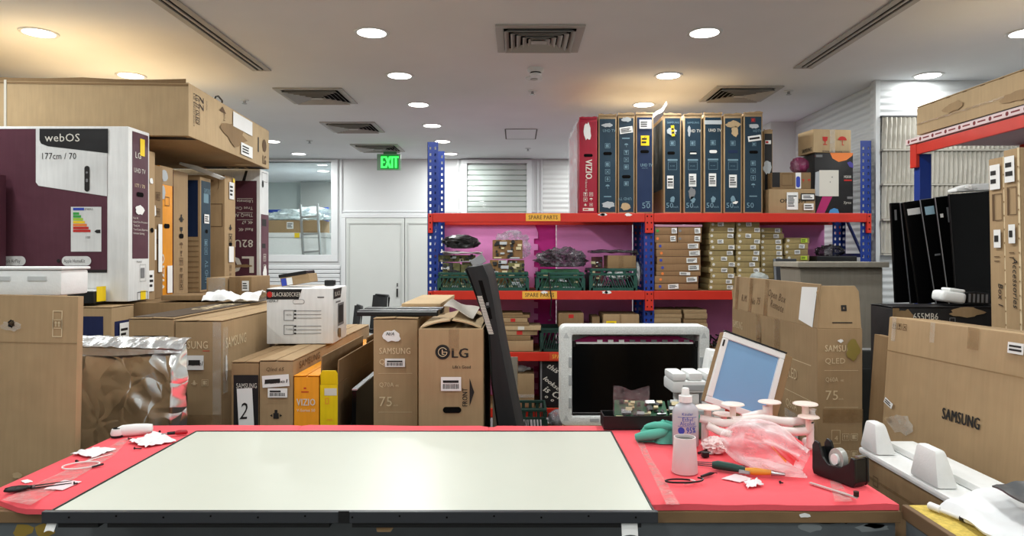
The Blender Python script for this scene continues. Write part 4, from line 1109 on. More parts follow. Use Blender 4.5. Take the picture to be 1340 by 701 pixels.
carton('carton', 'small brown carton under tangled cables beside the foam frame', wx(934, 5.38), wx(955, 5.38), RY0 - 0.02, RY0 + 0.0, LZ + 0.0, LZ + 0.03, CARDD)
# ------------------------------------------------------------------ lowest level and the floor in front
BZ = LV[3] + 0.001
carton('carton', 'square brown carton on the lowest shelf behind the standing television', wx(672, 5.41), wx(699, 5.41), RY0 + 0.005, RY0 + 0.3, BZ, BZ + 0.26, CARD, spec={'front': [('tape', CLEART, 0.0, 0.3, 1, 0.4)]})
tag(MB().lathe([(0, 0), (0.022, 0.002), (0.028, 0.02), (0.028, 0.10), (0.012, 0.135), (0.012, 0.16), (0, 0.16)], n=18).build('clear_bottle', film('bottle_clear', (210, 220, 224), 0.4, 0.08, 0.2), loc=(wx(668, 5.4), RY0 + 0.1, BZ + 0.29), smooth=50), 'clear plastic bottle lying on the brown carton of the lowest shelf', 'bottle').rotation_euler = (0, PI/2, 0)
gb = carton('graffiti_box', 'black box covered in white handwriting on the lowest shelf', wx(707, 5.41), wx(742, 5.41), RY0 + 0.005, RY0 + 0.35, BZ, BZ + 0.37, BLACKC,
       spec={'front': [('r', INKGR, 0.0, 0.0, 0.06, 1.0)]})
for k, (t, u, v, hh, rr) in enumerate((('this C', 0.22, 0.86, 0.042, -32), ('lookseenth', 0.10, 0.60, 0.036, -38), ('is Chr', 0.10, 0.36, 0.05, -30), ('o  o', 0.15, 0.22, 0.03, -30), ('day', 0.7, 0.92, 0.04, -30))):
    m = MB(); fx, W, H = face_frame('front', wx(742, 5.41) - wx(707, 5.41), 0.345, 0.37)
    m.M = fx @ Matrix.Translation((u*W, v*H, 0.004)) @ Matrix.Rotation(math.radians(rr), 4, 'Z'); put_text(m, t, hh, None, 'l', 1.2, 0.35); m.build('handwriting', INKW, gb)
crate('lattice_crate', 'dark green crate standing on the floor in front of the lowest shelf', wx(676, 5.15), wx(713, 5.15), 5.0, 5.3, 0.0, 0.385, M('crate_dark_green', (24, 54, 46), 0.5), rim=0.2)
tag(MB().blob((0, 0, 0.06), (0.065, 0.08, 0.06), 0.3, 2, 8.1, 3, flat=-0.06).build('grey_wrap', film('wrap_grey', (140, 140, 146), 0.85, 0.15, 0.9), loc=(wx(729, 5.2), 5.2, 0.21), smooth=60), 'grey plastic wrap on a low carton under the lowest shelf beam', 'plastic wrap')
carton('carton', 'low carton on the floor under the grey plastic wrap', wx(717, 5.2), wx(741, 5.2), 5.1, 5.3, 0, 0.208, CARDD)
# ================================================================== CARTONS ON THE LEFT
def cart(name, label, p0, p1, ptop, d, dep, z0, mat=None, **k):
    """carton from where its front face shows at depth d"""
    return carton(name, label, wx(p0, d), wx(p1, d), d, d + dep, z0, wz(ptop, d), mat, **k)

# big plain carton beside the bench
cart('large_carton', 'large flattened tan carton standing on edge at the end of the red foam mat', -330, 98.5, 388, 2.3, 0.03, 0.0, CARD, rot=(0, 1.2, 0), pivot=(wx(104, 2.3), 2.3, 0.9),
     spec={'front': [('o', INKP, 0.925, 0.90, 0.955, 0.965, 0.003), ('i', INKP, 0.94, 0.932, 0.03, 'u', 1), ('tear', BLACKP, 0.80, 0.93, 0.013, 0.016, 5), ('tear', CLEART, 0.80, 0.925, 0.04, 0.02, 7), ('l', CARDD, 0, 0.885, 1, 0.002), ('tear', CARD2, 0.83, 0.56, 0.02, 0.012, 9)]})
carton('carton', 'tan carton hidden behind the large flattened one, carrying the white tray', -2.5, -1.67, 2.35, 2.56, 0.0, 1.36, CARD)
r = thing('white_foam_tray', 'white foam tray with moulded recesses above the large flattened carton', 'tray', (-1.85, 2.44, 1.362))
m = MB(); m.box(-0.34, 0.285, -0.075, 0.075, 0, 0.088); m.build('tray_body', EPS, r, bevel=0.01, smooth=40)
MB().box(-0.345, 0.29, -0.08, 0.08, 0.0885, 0.098).build('tray_rim', EPS, r, bevel=0.004)
for a, b in ((0.02, 0.11), (0.17, 0.235)):
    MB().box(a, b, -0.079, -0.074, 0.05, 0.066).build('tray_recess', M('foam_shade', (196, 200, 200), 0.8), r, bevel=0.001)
# foil wrapped panel
def foil_mat():
    m, nt, b = base_mat('silver_foil')
    vec, oi = obj_vec(nt)
    b.inputs['Base Color'].default_value = (0.90, 0.89, 0.87, 1); b.inputs['Metallic'].default_value = 1.0; b.inputs['Roughness'].default_value = 0.2
    v = nt.nodes.new('ShaderNodeTexVoronoi'); v.feature = 'DISTANCE_TO_EDGE'; v.inputs['Scale'].default_value = 9.0
    nv = nt.nodes.new('ShaderNodeTexNoise'); nv.inputs['Scale'].default_value = 4; nt.links.new(vec, nv.inputs['Vector'])
    mx = nt.nodes.new('ShaderNodeMix'); mx.data_type = 'RGBA'; mx.inputs['Factor'].default_value = 0.25
    nt.links.new(vec, mx.inputs[6]); nt.links.new(nv.outputs['Color'], mx.inputs[7]); nt.links.new(mx.outputs[2], v.inputs['Vector'])
    add_bump(nt, b, v.outputs['Distance'], 0.55, 0.03)
    return m
FOIL = foil_mat()
fx0, fx1, fz1 = wx(92, 2.6), wx(241, 2.6), wz(447, 2.6)
r = thing('foil_wrapped_panel', 'flat panel wrapped in crumpled silver foil behind the mat', 'foil bag', ((fx0 + fx1)/2, 2.62, 0))
W = fx1 - fx0
def foil_pt(u, v, s):
    x, z = (u - 0.5)*W, 0.1 + v*(fz1 - 0.1)
    n = mnoise.noise(Vector((x*5, z*5, 2.0))) + 0.6*mnoise.noise(Vector((x*13 + z*6, z*11, 5.0)))
    e = min(1, min(u, 1 - u)*10, min(v, 1 - v)*10)
    cr = 0.012*abs(mnoise.noise(Vector((x*7 + z*5, z*3, 9.0))))
    edge = 0.012*mnoise.noise(Vector((z*14, 3, s)))*(1 if u > .5 else 0)
    return (x + edge*(1 - e), s*(0.030*e + (0.011*n + cr)*e*(0.35 + 1.3*max(0.0, min(1.0, (u - 0.22)*3)))), z + 0.006*mnoise.noise(Vector((x*12, 1, s)))*(1 - e))
m = MB(); m.grid(lambda u, v: foil_pt(u, v, -1), 70, 90); m.grid(lambda u, v: foil_pt(1 - u, v, 1), 40, 40)
m.build('foil_wrap', FOIL, r, smooth=50)
m = MB(); m.grid(lambda u, v: ((u - 0.5)*(W + 0.006), -0.044 + 0.075*v + 0.006*mnoise.noise(Vector((u*8, v*4, 1))), fz1 - 0.012 - 0.012*(1 - v)*u + 0.034*math.sin(v*2.0)*(1 - 0.3*u) + 0.005*mnoise.noise(Vector((u*14, v*3, 1)))), 60, 8)
m.grid(lambda u, v: ((u - 0.5)*(W + 0.002), -0.040 - 0.003*v + 0.004*mnoise.noise(Vector((u*9, v*4, 8))), fz1 - 0.018 - 0.028*v*(0.7 + 0.3*math.sin(u*5)) - 0.012*u), 60, 4)
m.build('folded_flap', M('foil_silver_flap', (226, 228, 230), 0.3, metal=0.85, var=0, bump=0.5, bscale=14, bdist=0.02), r, solid=0.003, smooth=50)

# navy carton and what stands on it
SD = cardboard('card_navy_deep', (30, 38, 76), 0.5)
cart('tv_carton', 'navy fronted television carton lying under the maroon carton', -160, 146, 403, 3.6, 0.21, 0.0, CARD, flaps=True,
     spec={'front': [('r', SD, 0.03, 0.05, 0.965, 0.965), ('i', INKT, 0.90, 0.78, 0.05, 'bx', 0.06), ('tear', CARD2, 0.83, 0.85, 0.04, 0.08, 3)],
           'right': [('r', SD, 0.12, 0.05, 0.94, 0.94), ('lab', 0.3, 0.81, 0.72, 0.93, {'n': 4})]})
ZB = wz(403, 3.6) + 0.012
SUP = (-3.4, -1.66)
carton('stacked_carton', 'brown carton hidden behind the navy one, carrying the maroon carton', SUP[0], SUP[1], 3.84, 4.58, 0, ZB, CARDD)
carton('stacked_carton', 'brown carton farther back carrying the row of upright cartons', SUP[0], SUP[1], 4.60, 6.2, 0, ZB - 0.001, CARDD)
zt_ = 2.204
wm = cart('tv_carton', 'maroon and white television carton with an energy label, below the lying carton', -330, 168, 165, 3.75, 0.215, ZB + 0.012, CARDW, cat='box',
     spec={'front': [('r', MAROON, 0.0, 0.175, 0.945, 0.985), ('r', INKB, 0.0, 0.165, 0.945, 0.182, 1),
                     ('P', CARDW, [(0.758, 0.985), (0.945, 0.985), (0.945, 0.60), (0.78, 0.655), (0.765, 0.66), (0.758, 0.68)], 2), ('P', BLACKC, [(0.768, 0.985), (0.948, 0.985), (0.948, 0.845), (0.79, 0.885), (0.772, 0.90), (0.768, 0.92)], 3),
                     ('t', INKW, 0.782, 0.912, 0.043, 'webOS', {'k': 4.5, 'b': .1, 'w': 0.19}), ('t', INKB, 0.775, 0.812, 0.034, '177cm / 70', {'k': 4, 'w': 0.185}), ('e', INKB, 0.893, 0.70, 0.014, 0.070, 3), ('e', INKGR, 0.893, 0.735, 0.006, 0.006, 4), ('e', INKGR, 0.893, 0.69, 0.006, 0.01, 4),
                     ('r', CARDW, 0.85, 0.285, 0.93, 0.54, 2), ('r', INKBL, 0.856, 0.52, 0.885, 0.535, 3), ('t', INKB, 0.887, 0.522, 0.01, 'ENERG', {'k': 4}),
                     *[('r', c_, 0.856, 0.495 - 0.0165*i_, 0.872 + 0.005*i_, 0.509 - 0.0165*i_, 3) for i_, c_ in enumerate((INKG, INKG, M('ink_lime', (160, 200, 60), .6, var=0), INKY, INKO, INKR, INKR))], ('P', INKB, [(0.912, 0.40), (0.918, 0.41), (0.928, 0.41), (0.928, 0.39), (0.918, 0.39)], 3),
                     ('o', INKGR, 0.882, 0.335, 0.91, 0.36, 0.002), ('o', INKGR, 0.882, 0.30, 0.912, 0.322, 0.002), ('t', INKB, 0.89, 0.43 - 0.07, 0.012, '100', {'k': 4}),
                     ('e', CARDW, 0.694 - 0.0, 0.232, 0.078, 0.026, 2), ('e', CARDW, 0.865, 0.232, 0.08, 0.026, 2), ('t', INKB, 0.672, 0.222, 0.02, 'Apple AirPlay', {'k': 4.5, 'w': 0.095}), ('t', INKB, 0.832, 0.222, 0.02, 'Apple HomeKit', {'k': 4.5, 'w': 0.115}), ('o', INKB, 0.65, 0.222, 0.664, 0.242, 0.003), ('e', INKB, 0.818, 0.232, 0.01, 0.01, 3)],
           'right': [('r', MAROON, 0.17, 0.245, 0.93, 0.98), ('r', YELLOW, 0.52, 0.85, 0.74, 0.95, 2), ('t', INKW, 0.30, 0.83, 0.034, 'LG', {'b': .5}), ('t', INKW, 0.24, 0.745, 0.026, 'UHD TV', {'w': 0.115}), ('t', INKP, 0.28, 0.66, 0.02, '177 / 70', {'w': 0.1}), ('h', 0.52, 0.62, 0.035, 0.013), ('tear', PAPER, 0.5, 0.53, 0.055, 0.03, 9),
                     *[('t', INKW, 0.2, 0.475 - 0.022*i_, 0.011, t_, {}) for i_, t_ in enumerate(('Real 4K', 'Quad Core Processor', 'ThinQ AI', 'True Cinema Experience', 'Ultimate Gaming'))],
                     ('o', INKGR, 0.5, 0.11, 0.8, 0.21, 0.002), ('t', INKB, 0.35, 0.22, 0.012, '70UHD'), ('r', INKGR, 0.56, 0.13, 0.74, 0.19, 1), ('r', YELLOW, 0.55, 0.0, 0.8, 0.055, 1), ('o', INKB, 0.4, 0.0, 0.9, 0.05, 0.003)]})
# lying long carton on top
Z0 = 2.212
tc = carton('long_carton', 'long tan television carton lying flat across the tops of the upright cartons', -4.35, -1.955, 4.10, 5.70, Z0, Z0 + 0.318, CARD2, rot=(0, 0, 3.4), pivot=(-1.955, 4.10, Z0),
     spec={'right': [('t', INKB, 0.10, 0.86, 0.06, '77', {'rot': -90}), ('t', INKB, 0.165, 0.84, 0.016, 'inches', {'rot': -90}), ('o', INKT, 0.06, 0.3, 0.10, 0.85, 0.004), ('t', INKB, 0.062, 0.85, 0.05, 'LG 77 OLED', {'rot': -90, 'w': 0.17}), ('t', INKB, 0.04, 0.85, 0.022, 'LG Electronics', {'rot': -90, 'w': 0.2}),
                     ('P', INKT, [(0.30, 0.80), (0.38, 0.80), (0.34, 0.92)], 2), ('t', INKT, 0.37, 0.62, 0.03, 'TOP', {'rot': 90, 'w': 0.06}), ('lab', 0.46, 0.62, 0.72, 0.95, {'blank': True}), ('tear', CARDD, 0.48, 0.45, 0.26, 0.085, 2), ('lab', 0.56, 0.08, 0.72, 0.35, {'n': 3}), ('e', INKB, 0.82, 0.5, 0.012, 0.06), ('e', INKT, 0.915, 0.55, 0.05, 0.05, 1), ('t', INKT, 0.89, 0.08, 0.07, 'LG', {'b': 1})],
           'bottom': [('r', BLACKC, 0.905, 0.02, 0.99, 0.06, 0), ('r', BLACKC, 0.72, 0.945, 0.985, 0.975), ('e', INKP, 0.955, 0.2, 0.06, 0.06, 1), ('r', BLACKC, 0.80, 0.02, 0.99, 0.11, 0), ('t', INKP, 0.94, 0.1, 0.09, 'LG', {'rot': 180, 'b': 1}), ('P', BLACKC, [(0.70, 0.955), (0.995, 0.955), (0.995, 0.91), (0.70, 0.93)])],
           'front': [('tape', M('strap_white', (216, 212, 200), 0.5, var=0), 0.56, 0.0, 0.566, 1.0), ('l', CARDD, 0.0, 0.95, 1.0, 0.012)],
           'top': [('tape', M('strap_white', (216, 212, 200), 0.5, var=0), 0.56, 0.0, 0.566, 1.0)]})
m = MB(); m.prism([(-1.2 + 2.38*k/12, 0.3195 + (0.012 if k % 3 else 0.02)) for k in range(13)] + [(1.18, 0.312), (-1.2, 0.312)], 'y', -0.80, -0.794); m.build('top_flap', CARDD, tc)
m = MB(); m.M = Matrix.Translation((1.0, -0.3, 0.318)); m.tube([(0.16, 0, 0), (0.17, 0.0, 0.03), (0.17, 0.05, 0.045), (0.17, 0.12, 0.03), (0.16, 0.14, 0)], 0.006); m.build('strap_loop', BLACKP, tc)

# row of upright cartons behind the maroon one: narrow ends showing, each farther back
ZU = ZB + 0.001
def endbox(label, xr, y0, dep, ptop, mat, spec, nm='upright_carton', W=1.05, front=()):
    return carton(nm, label, xr - W, xr, y0, y0 + dep, ZU, wz(ptop, y0), mat, spec={'right': spec, 'front': list(front)}, group='cartons standing on end behind the maroon carton')
endbox('tan carton end standing directly behind the maroon carton', -2.150, 3.99, 0.10, 196, CARD, [('lab', 0.2, 0.06, 0.75, 0.2), ('h', 0.6, 0.47, 0.018, 0.014), ('tear', PAPER, 0.5, 0.80, 0.02, 0.02, 3)])
endbox('tan carton end with torn white strips between maroon and orange cartons', -2.186, 4.10, 0.15, 214, CARDD, [('lab', 0.1, 0.29, 0.4, 0.52, {'blank': 1}), ('lab', 0.55, 0.20, 0.85, 0.56, {'blank': 1}), ('tear', PAPER, 0.2, 0.65, 0.03, 0.05, 5), ('i', INKT, 0.6, 0.77, 0.05, 'bu', 0.1, True), ('r', INKT, 0.3, 0.41, 0.6, 0.45, 1)])
endbox('orange carton end with a worn cardboard top', -2.215, 4.27, 0.16, 216, ORANGE, [('r', CARD, 0.0, 0.86, 1.0, 1.0), ('tear', grey_t, 0.3, 0.93, 0.05, 0.04, 8), ('tear', grey_t, 0.2, 0.80, 0.03, 0.05, 9), ('o', INKT, 0.35, 0.70, 0.7, 0.77, 0.004), ('h', 0.5, 0.545, 0.035, 0.014), ('lab', 0.5, 0.03, 0.9, 0.24, {'blank': 1}), ('t', INKW, 0.3, 0.05, 0.06, 'VIZIO', {'rot': 90, 'b': 1})])
endbox('tan carton end printed with a column of packing symbols behind the orange carton', -2.269, 4.55, 0.20, 222, CARD, [('i', INKB, 0.5, 0.62, 0.07, 'pG', 0.085, True), ('h', 0.5, 0.475, 0.03, 0.016), ('i', INKT, 0.5, 0.40, 0.05, 'mGuUgx', 0.055, True)], front=[('r', MAROON, 0.5, 0.02, 1.0, 1.0)])
endbox('teal blue carton end with pale lettering between two tan carton ends', -2.254, 4.90, 0.17, 231, CARD, [('r', TEAL, 0.08, 0.02, 0.95, 0.97), ('t', INKC, 0.32, 0.86, 0.04, 'SAMSUNG', {'w': 0.1}), ('r', INKC, 0.3, 0.78, 0.75, 0.86, 1), ('lab', 0.3, 0.60, 0.75, 0.68), ('h', 0.55, 0.53, 0.02, 0.014), ('i', INKC, 0.5, 0.43, 0.05, 'bx', 0.06, True), ('t', INKC, 0.7, 0.08, 0.05, 'UHD TV', {'rot': 90, 'w': .16})],
       front=[('r', NAVY, 0.5, 0.48, 0.985, 0.97), *[('l', CARDD, 0.5, 0.04 + 0.045*q, 0.99, 0.006) for q in range(10)]])
endbox('tan carton end with a white label and yellow dot at its top', -2.228, 5.25, 0.20, 229, CARD, [('lab', 0.35, 0.80, 0.8, 0.95), ('e', INKY, 0.75, 0.97, 0.018, 0.018, 5), ('i', INKB, 0.5, 0.55, 0.06, 'px', 0.08, True), ('h', 0.5, 0.40, 0.03, 0.015), ('lab', 0.3, 0.24, 0.75, 0.38, {'blank': 1}), ('i', INKT, 0.5, 0.19, 0.045, 'uUg', 0.055, True)], front=[('o', INKT, 0.86, 0.55, 0.985, 0.75, 0.004), ('t', INKT, 0.95, 0.9, 0.07, ')', {}), ('t', INKT, 0.9, 0.9, 0.05, '"', {})])
endbox('maroon and white carton standing upside down at the end of the row', -2.127, 5.70, 0.20, 221, CARDW,
       [('r', MAROON, 0.1, 0.02, 0.98, 0.62), ('r', INKB, 0.2, 0.52, 0.7, 0.58, 1), ('r', INKB, 0.2, 0.33, 0.6, 0.37, 1), ('i', INKW, 0.5, 0.25, 0.06, 'ub', 0.09, True), ('tear', PAPER, 0.5, 0.12, 0.05, 0.07, 4), ('e', INKB, 0.3, 0.88, 0.02, 0.03), ('o', INKGR, 0.2, 0.9, 0.8, 0.98, 0.004), ('r', INKB, 0.3, 0.05, 0.8, 0.09, 1)],
       front=[('r', MAROON, 0.3, 0.035, 0.975, 0.90), ('P', INKB, [(0.86, 0.90), (0.885, 0.90), (0.905, 0.985), (0.885, 0.985)], 1),
              *[('t', INKW, 0.945, v_, 0.026, t_, {'rot': 180}) for v_, t_ in ((0.74, 'Ultimate Gaming'), (0.68, 'True Cinema'), (0.62, 'ThinQ AI'), (0.56, '4K a7'), (0.50, 'Real 4K'))], *[('l', INKW, 0.82, v_, 0.945, 0.003) for v_ in (0.75, 0.63, 0.57)],
              ('t', INKW, 0.945, 0.40, 0.062, '82UP', {'rot': 180, 'b': .5}), ('t', INKW, 0.945, 0.26, 0.14, 'LG', {'rot': 180, 'b': 1.6}), ('tear', CARDD, 0.86, 0.18, 0.11, 0.015, 4)])
r = MB(); r.M = Matrix.Rotation(math.radians(18), 4, 'Y'); r.prism([(-0.16, 0), (0.15, -0.012), (0.17, 0.012), (-0.05, 0.03), (-0.16, 0.02)], 'y', -0.03, 0.03)
o = tag(r.build('white_foam_strip', EPS, loc=(wx(258, 4.95), 5.02, wz(231, 4.90) + 0.05), bevel=0.004), 'white bent foam strip lying on top of the teal blue carton end', 'foam strip')
# small labelled carton at the frame edge
cart('carton', 'dark maroon carton with pale paper scraps in front of the maroon television carton', -120, -12, 226, 3.61, 0.11, ZB + 0.02, MAROON, spec={'front': [('lab', 0.6, 0.15, 0.99, 0.45, {'n': 2}), ('lab', 0.62, 0.62, 0.97, 0.98), ('lab', 0.1, 0.3, 0.5, 0.8)]})
r = thing('black_tray', 'black tray with a pale rim standing below the energy label', 'tray', (wx(99, 3.62), 3.68, ZB + 0.008))
MB().box(-0.1, 0.09, -0.055, 0.055, 0.002, 0.065).build('tray_body', BLACKP, r, bevel=0.004); MB().box(-0.102, 0.092, -0.057, 0.057, 0.066, 0.071).build('tray_rim', PAPER, r)
MB().box(0.091, 0.094, -0.03, 0.05, 0.01, 0.09).build('yellow_card', YELLOW, r)
o = tag(MB().tube([(-0.09, 0, 0), (-0.02, 0, 0.004), (0.03, 0, 0.006), (0.045, 0.01, 0.0), (0.03, 0.03, 0.002), (-0.09, 0.03, 0.0)], 0.007, closed=True).build('black_loop', BLACKP, loc=(wx(88, 3.6), 3.65, ZB + 0.088)), 'flat black loop handle lying on the black tray', 'handle')

# tall cartons beside the foil
S0 = cart('tv_carton', 'tan television carton with a dark front panel, behind the foil panel', 168, 227.5, 418, 2.9, 1.8, 0.0, CARD, flaps=True,
     spec={'front': [('r', BLACKC, 0.12, 0.03, 0.88, 0.945), ('t', INKP, 0.2, 0.895, 0.03, 'SAMSUNG', {'w': 0.13})]})
MB().box(-0.085, 0.085, -0.88, 0.85, wz(418, 2.9) + 0.0085, wz(418, 2.9) + 0.0105).build('printed_panel', M('print_dark_brown', (74, 62, 50), 0.6), S0)
m = MB(); m.M = Matrix.Translation((0.05, -0.5, wz(418, 2.9) + 0.012)) @ Matrix.Rotation(PI/2, 4, 'Z'); put_text(m, 'SAMSUNG', 0.08, 0.7, 'l', .8); m.build('printed_lettering', INKP, S0)
cart('tv_carton', 'tall tan television carton with a scribbled label, next to the foil', 229, 290, 421, 2.9, 1.75, 0.0, CARD, flaps=True,
     spec={'front': [('t', INKP, 0.02, 0.908, 0.032, 'AMSUNG', {'w': 0.135, 'b': .3}), ('lab', 0.27, 0.835, 0.63, 0.885, {'n': 1, 'text': 'Panel', 'th': .3}), ('i', INKP, 0.42, 0.79, 0.028, 'pb', 0.045), ('tape', TAPE, 0.0, 0.62, 1.0, 0.68), ('h', 0.5, 0.46, 0.035, 0.013), ('l', INKR, 0.6, 0.9, 0.75, 0.003), ('tape', CLEART, 0.82, 0.6, 1.0, 1.0)],
           'right': [('t', INKP, 0.02, 0.905, 0.045, 'SAMSUNG', {'w': 0.22, 'b': .5}), ('tape', CLEART, 0.0, 0.75, 0.03, 0.98), ('l', INKT, 0.32, 0.86, 0.36, 0.1), ('tear', PAPER, 0.02, 0.84, 0.012, 0.06, 8)]})
# small cartons and white sheet on top of them
zc = wz(418, 2.9) + 0.03
carton('carton', 'small tan carton wrapped in clear tape behind the white cloth', wx(279, 4.3), wx(306, 4.3), 4.2, 4.5, zc - 0.012, zc + 0.105, CARD, (0, 0, 1), spec={'front': [('tape', CLEART, 0.1, 0, 0.9, 1)]})
carton('carton', 'small tan carton with a brown tape strip behind the white cloth', wx(308.5, 4.3), wx(338, 4.3), 4.2, 4.5, zc - 0.012, zc + 0.11, CARDD, (0, 0, -1), spec={'front': [('tape', TAPE, 0.3, 0, 0.5, 1), ('lab', 0.6, 0.3, 0.9, 0.8)]})
carton('carton', 'flattened brown carton lying in front of the upright carton ends', wx(215, 3.9), wx(286, 3.9), 3.86, 4.1, ZB + 0.012, ZB + 0.04, CARDD, (0, 0, 4))
m = MB(); m.grid(lambda u, v: (-0.14 + 0.30*u, -0.09 + 0.18*v + 0.02*math.sin(u*9), 0.02 + 0.03*abs(mnoise.noise(Vector((u*5, v*4, 2)))) + 0.045*max(0, math.sin(v*3.1))*(0.3 + 0.7*abs(math.sin(u*4 + 0.7)))), 30, 16)
tag(m.build('white_cloth', M('white_cloth', (226, 226, 226), 0.8), loc=(wx(316, 3.9) , 3.8, zc - 0.025), solid=0.004, smooth=60), 'crumpled white cloth lying on the tall tan carton', 'cloth')

# row of narrow cartons in front
R1 = cart('tv_carton', 'black fronted carton with a handwritten white paper, first of the low row', 302.5, 338.5, 475, 2.8, 1.2, 0.0, CARDD, flaps=True,
     spec={'front': [('r', BLACKC, 0.09, 0.02, 0.99, 0.955), ('t', INKW, 0.2, 0.905, 0.02, 'SAMSUNG', {'w': 0.085}), ('lab', 0.27, 0.725, 0.83, 0.905, {'rot': 3, 'blank': 1, 'text': '2', 'tw': 0.03, 'th': .35, 'ty': .15}), ('i', INKW, 0.5, 0.70, 0.02, 'us', 0.03), ('h', 0.55, 0.55, 0.028, 0.012), ('lab', 0.25, 0.49, 0.85, 0.53, {'blank': 1})]})
R2 = cart('tv_carton', 'tan carton with a scribbled label and black device symbols under the white appliance carton', 339.5, 383.5, 473, 2.8, 1.45, 0.0, CARD, flaps=True,
     spec={'front': [('lab', 0.10, 0.905, 0.9, 0.95, {'rot': 4, 'n': 1, 'text': 'Panel', 'th': .3}), ('t', INKT, 0.2, 0.965, 0.015, 'Qled 65', {'sh': .2}), ('lab', 0.27, 0.865, 0.85, 0.9, {'n': 2, 'bar': 1}), ('i', INKB, 0.5, 0.80, 0.05, 'p', 1), ('i', INKB, 0.5, 0.72, 0.048, 'x', 1), ('h', 0.5, 0.645, 0.028, 0.011), ('o', INKB, 0.3, 0.70, 0.72, 0.745, 0.002)], 'right': [('t', INKT, 0.05, 0.962, 0.03, 'SAMSUNG', {'w': 0.3})]})
cart('tv_carton', 'orange television carton with white lettering and worn top in the low row', 384.5, 417.5, 493, 2.8, 1.2, 0.0, ORANGE, flaps=True,
     spec={'front': [('t', INKW, 0.12, 0.885, 0.028, 'VIZIO', {'w': 0.075, 'b': .6}), ('t', INKW, 0.12, 0.86, 0.012, 'V-Series 50', {'w': 0.075}), ('l', INKR, 0.3, 0.94, 0.6, 0.004), ('l', INKR, 0.4, 0.955, 0.5, 0.006), ('e', INKW, 0.5, 0.77, 0.014, 0.006), ('h', 0.5, 0.735, 0.032, 0.011), ('tear', grey_t, 0.92, 0.76, 0.012, 0.03, 6), ('r', PAPER, 0.1, 0.69, 0.6, 0.7, 1)],
           })
Yb = cart('tv_carton', 'yellow open carton with raised flaps beside the orange carton', 419, 442, 503, 2.8, 0.75, 0.0, CARDD, open_top=True, raised=(('left', 0.115, -2), ('right', 0.10, 3)),
     spec={'front': [('r', YELLOW, 0.0, 0.0, 1.0, 1.0), ('r', INKW, 0.25, 0.955, 0.95, 0.985, 1), ('o', INKO, 0.3, 0.92, 0.5, 0.945, .002), ('r', INKW, 0.3, 0.70, 0.98, 0.79, 1), ('l', INKGR, 0.34, 0.77, 0.9, 0.004), ('l', INKGR, 0.34, 0.75, 0.9, 0.004), ('l', INKGR, 0.34, 0.73, 0.9, 0.004), ('t', INKO, 0.4, 0.85, 0.01, 'inch')]})
m = MB(); m.M = Matrix.Translation((0, -0.375, wz(503, 2.8))) @ Matrix.Rotation(math.radians(6), 4, 'X'); m.prism([(-0.034, 0), (0.036, 0), (0.036, 0.045), (0.028, 0.058), (-0.026, 0.058), (-0.034, 0.045)], 'y', 0, 0.005); m.build('front_flap', YELLOW, Yb, bevel=0.0015)
carton('carton', 'open brown carton with tall raised flaps behind the leaning black screen', -0.795, -0.62, 3.62, 4.3, 0, 0.94, CARDD, open_top=True, raised=(('left', 0.13, -2), ('right', 0.13, -6), ('front', 0.07, -3)))
r = thing('television', 'black television standing on edge beside the yellow carton', 'television', (-0.672, 3.08, 0.002), (0, 1, 0))
MB().box(-0.012, 0.006, -0.29, 0.36, 0, 0.95).build('screen_panel', SCREEN, r, bevel=0.003)
MB().box(-0.035, -0.0125, -0.22, 0.3, 0.12, 0.80).build('rear_housing', BLACKM, r, bevel=0.012)
MB().box(-0.013, 0.008, -0.29, 0.36, 0.951, 0.956).build('silver_edge', SILVER, r)
# white appliance carton
B = carton('appliance_carton', 'white appliance carton with a black logo strip on top of the low row', wx(347.5, 3.28), wx(434, 3.28), 3.28, 3.59, 1.078, 1.343, CARDW, rot=(0, 0, 2.5),
     spec={'front': [('P', BLACKC, [(0.0, 0.985), (0.53, 0.985), (0.48, 0.80), (0.0, 0.80)]), ('e', INKR, 0.05, 0.89, 0.012, 0.014, 1), ('t', INKW, 0.085, 0.855, 0.020, 'BLACK&DECKER', {'b': .25, 'w': 0.135}), ('t', INKB, 0.02, 0.75, 0.012, 'HEPA-7', {'b': .5, 'w': .05}), ('e', INKGR, 0.48, 0.76, 0.028, 0.011), ('e', CARDW, 0.48, 0.76, 0.026, 0.009, 1), ('r', INKGR, 0.76, 0.825, 0.86, 0.85),
                     ('o', INKGR, 0.26, 0.42, 0.41, 0.61, .003), ('o', INKGR, 0.26, 0.165, 0.41, 0.345, .003), ('t', INKGR, 0.29, 0.51, 0.008, 'HEPA'), ('t', INKGR, 0.29, 0.25, 0.008, 'TURBO'), *[('l', INKGR, 0.46, v_, 0.82, 0.0025) for v_ in (0.595, 0.53, 0.465, 0.32, 0.255, 0.19)], *[('e', INKB, 0.43, v_, 0.006, 0.004) for v_ in (0.595, 0.53, 0.465, 0.32, 0.255, 0.19)]],
           'right': [('P', BLACKC, [(0.0, 0.985), (0.6, 0.985), (0.5, 0.80), (0.0, 0.80)]), ('t', INKW, 0.06, 0.85, 0.022, 'BLACK', {'b': .3, 'w': .12}), ('r', INKGR, 0.3, 0.28, 0.75, 0.7), ('r', INKB, 0.36, 0.33, 0.68, 0.66, 1), ('P', CARDD, [(0.3, 0.1), (0.5, 0.05), (0.5, 0.22), (0.3, 0.25)], 2), ('r', INKGR, 0.15, 0.72, 0.5, 0.75)]})
r = thing('adapter_box', 'small tan box with paper labels and a black lid on the white appliance carton', 'box', (wx(392, 3.42), 3.44, 1.346), (0, -9, -3))
MB().box(-0.075, 0.07, -0.06, 0.06, 0.012, 0.055).build('box_body', CARD, r, bevel=0.003); MB().box(-0.08, 0.06, -0.062, 0.062, 0.0555, 0.072).build('box_lid', BLACKP, r, bevel=0.003)
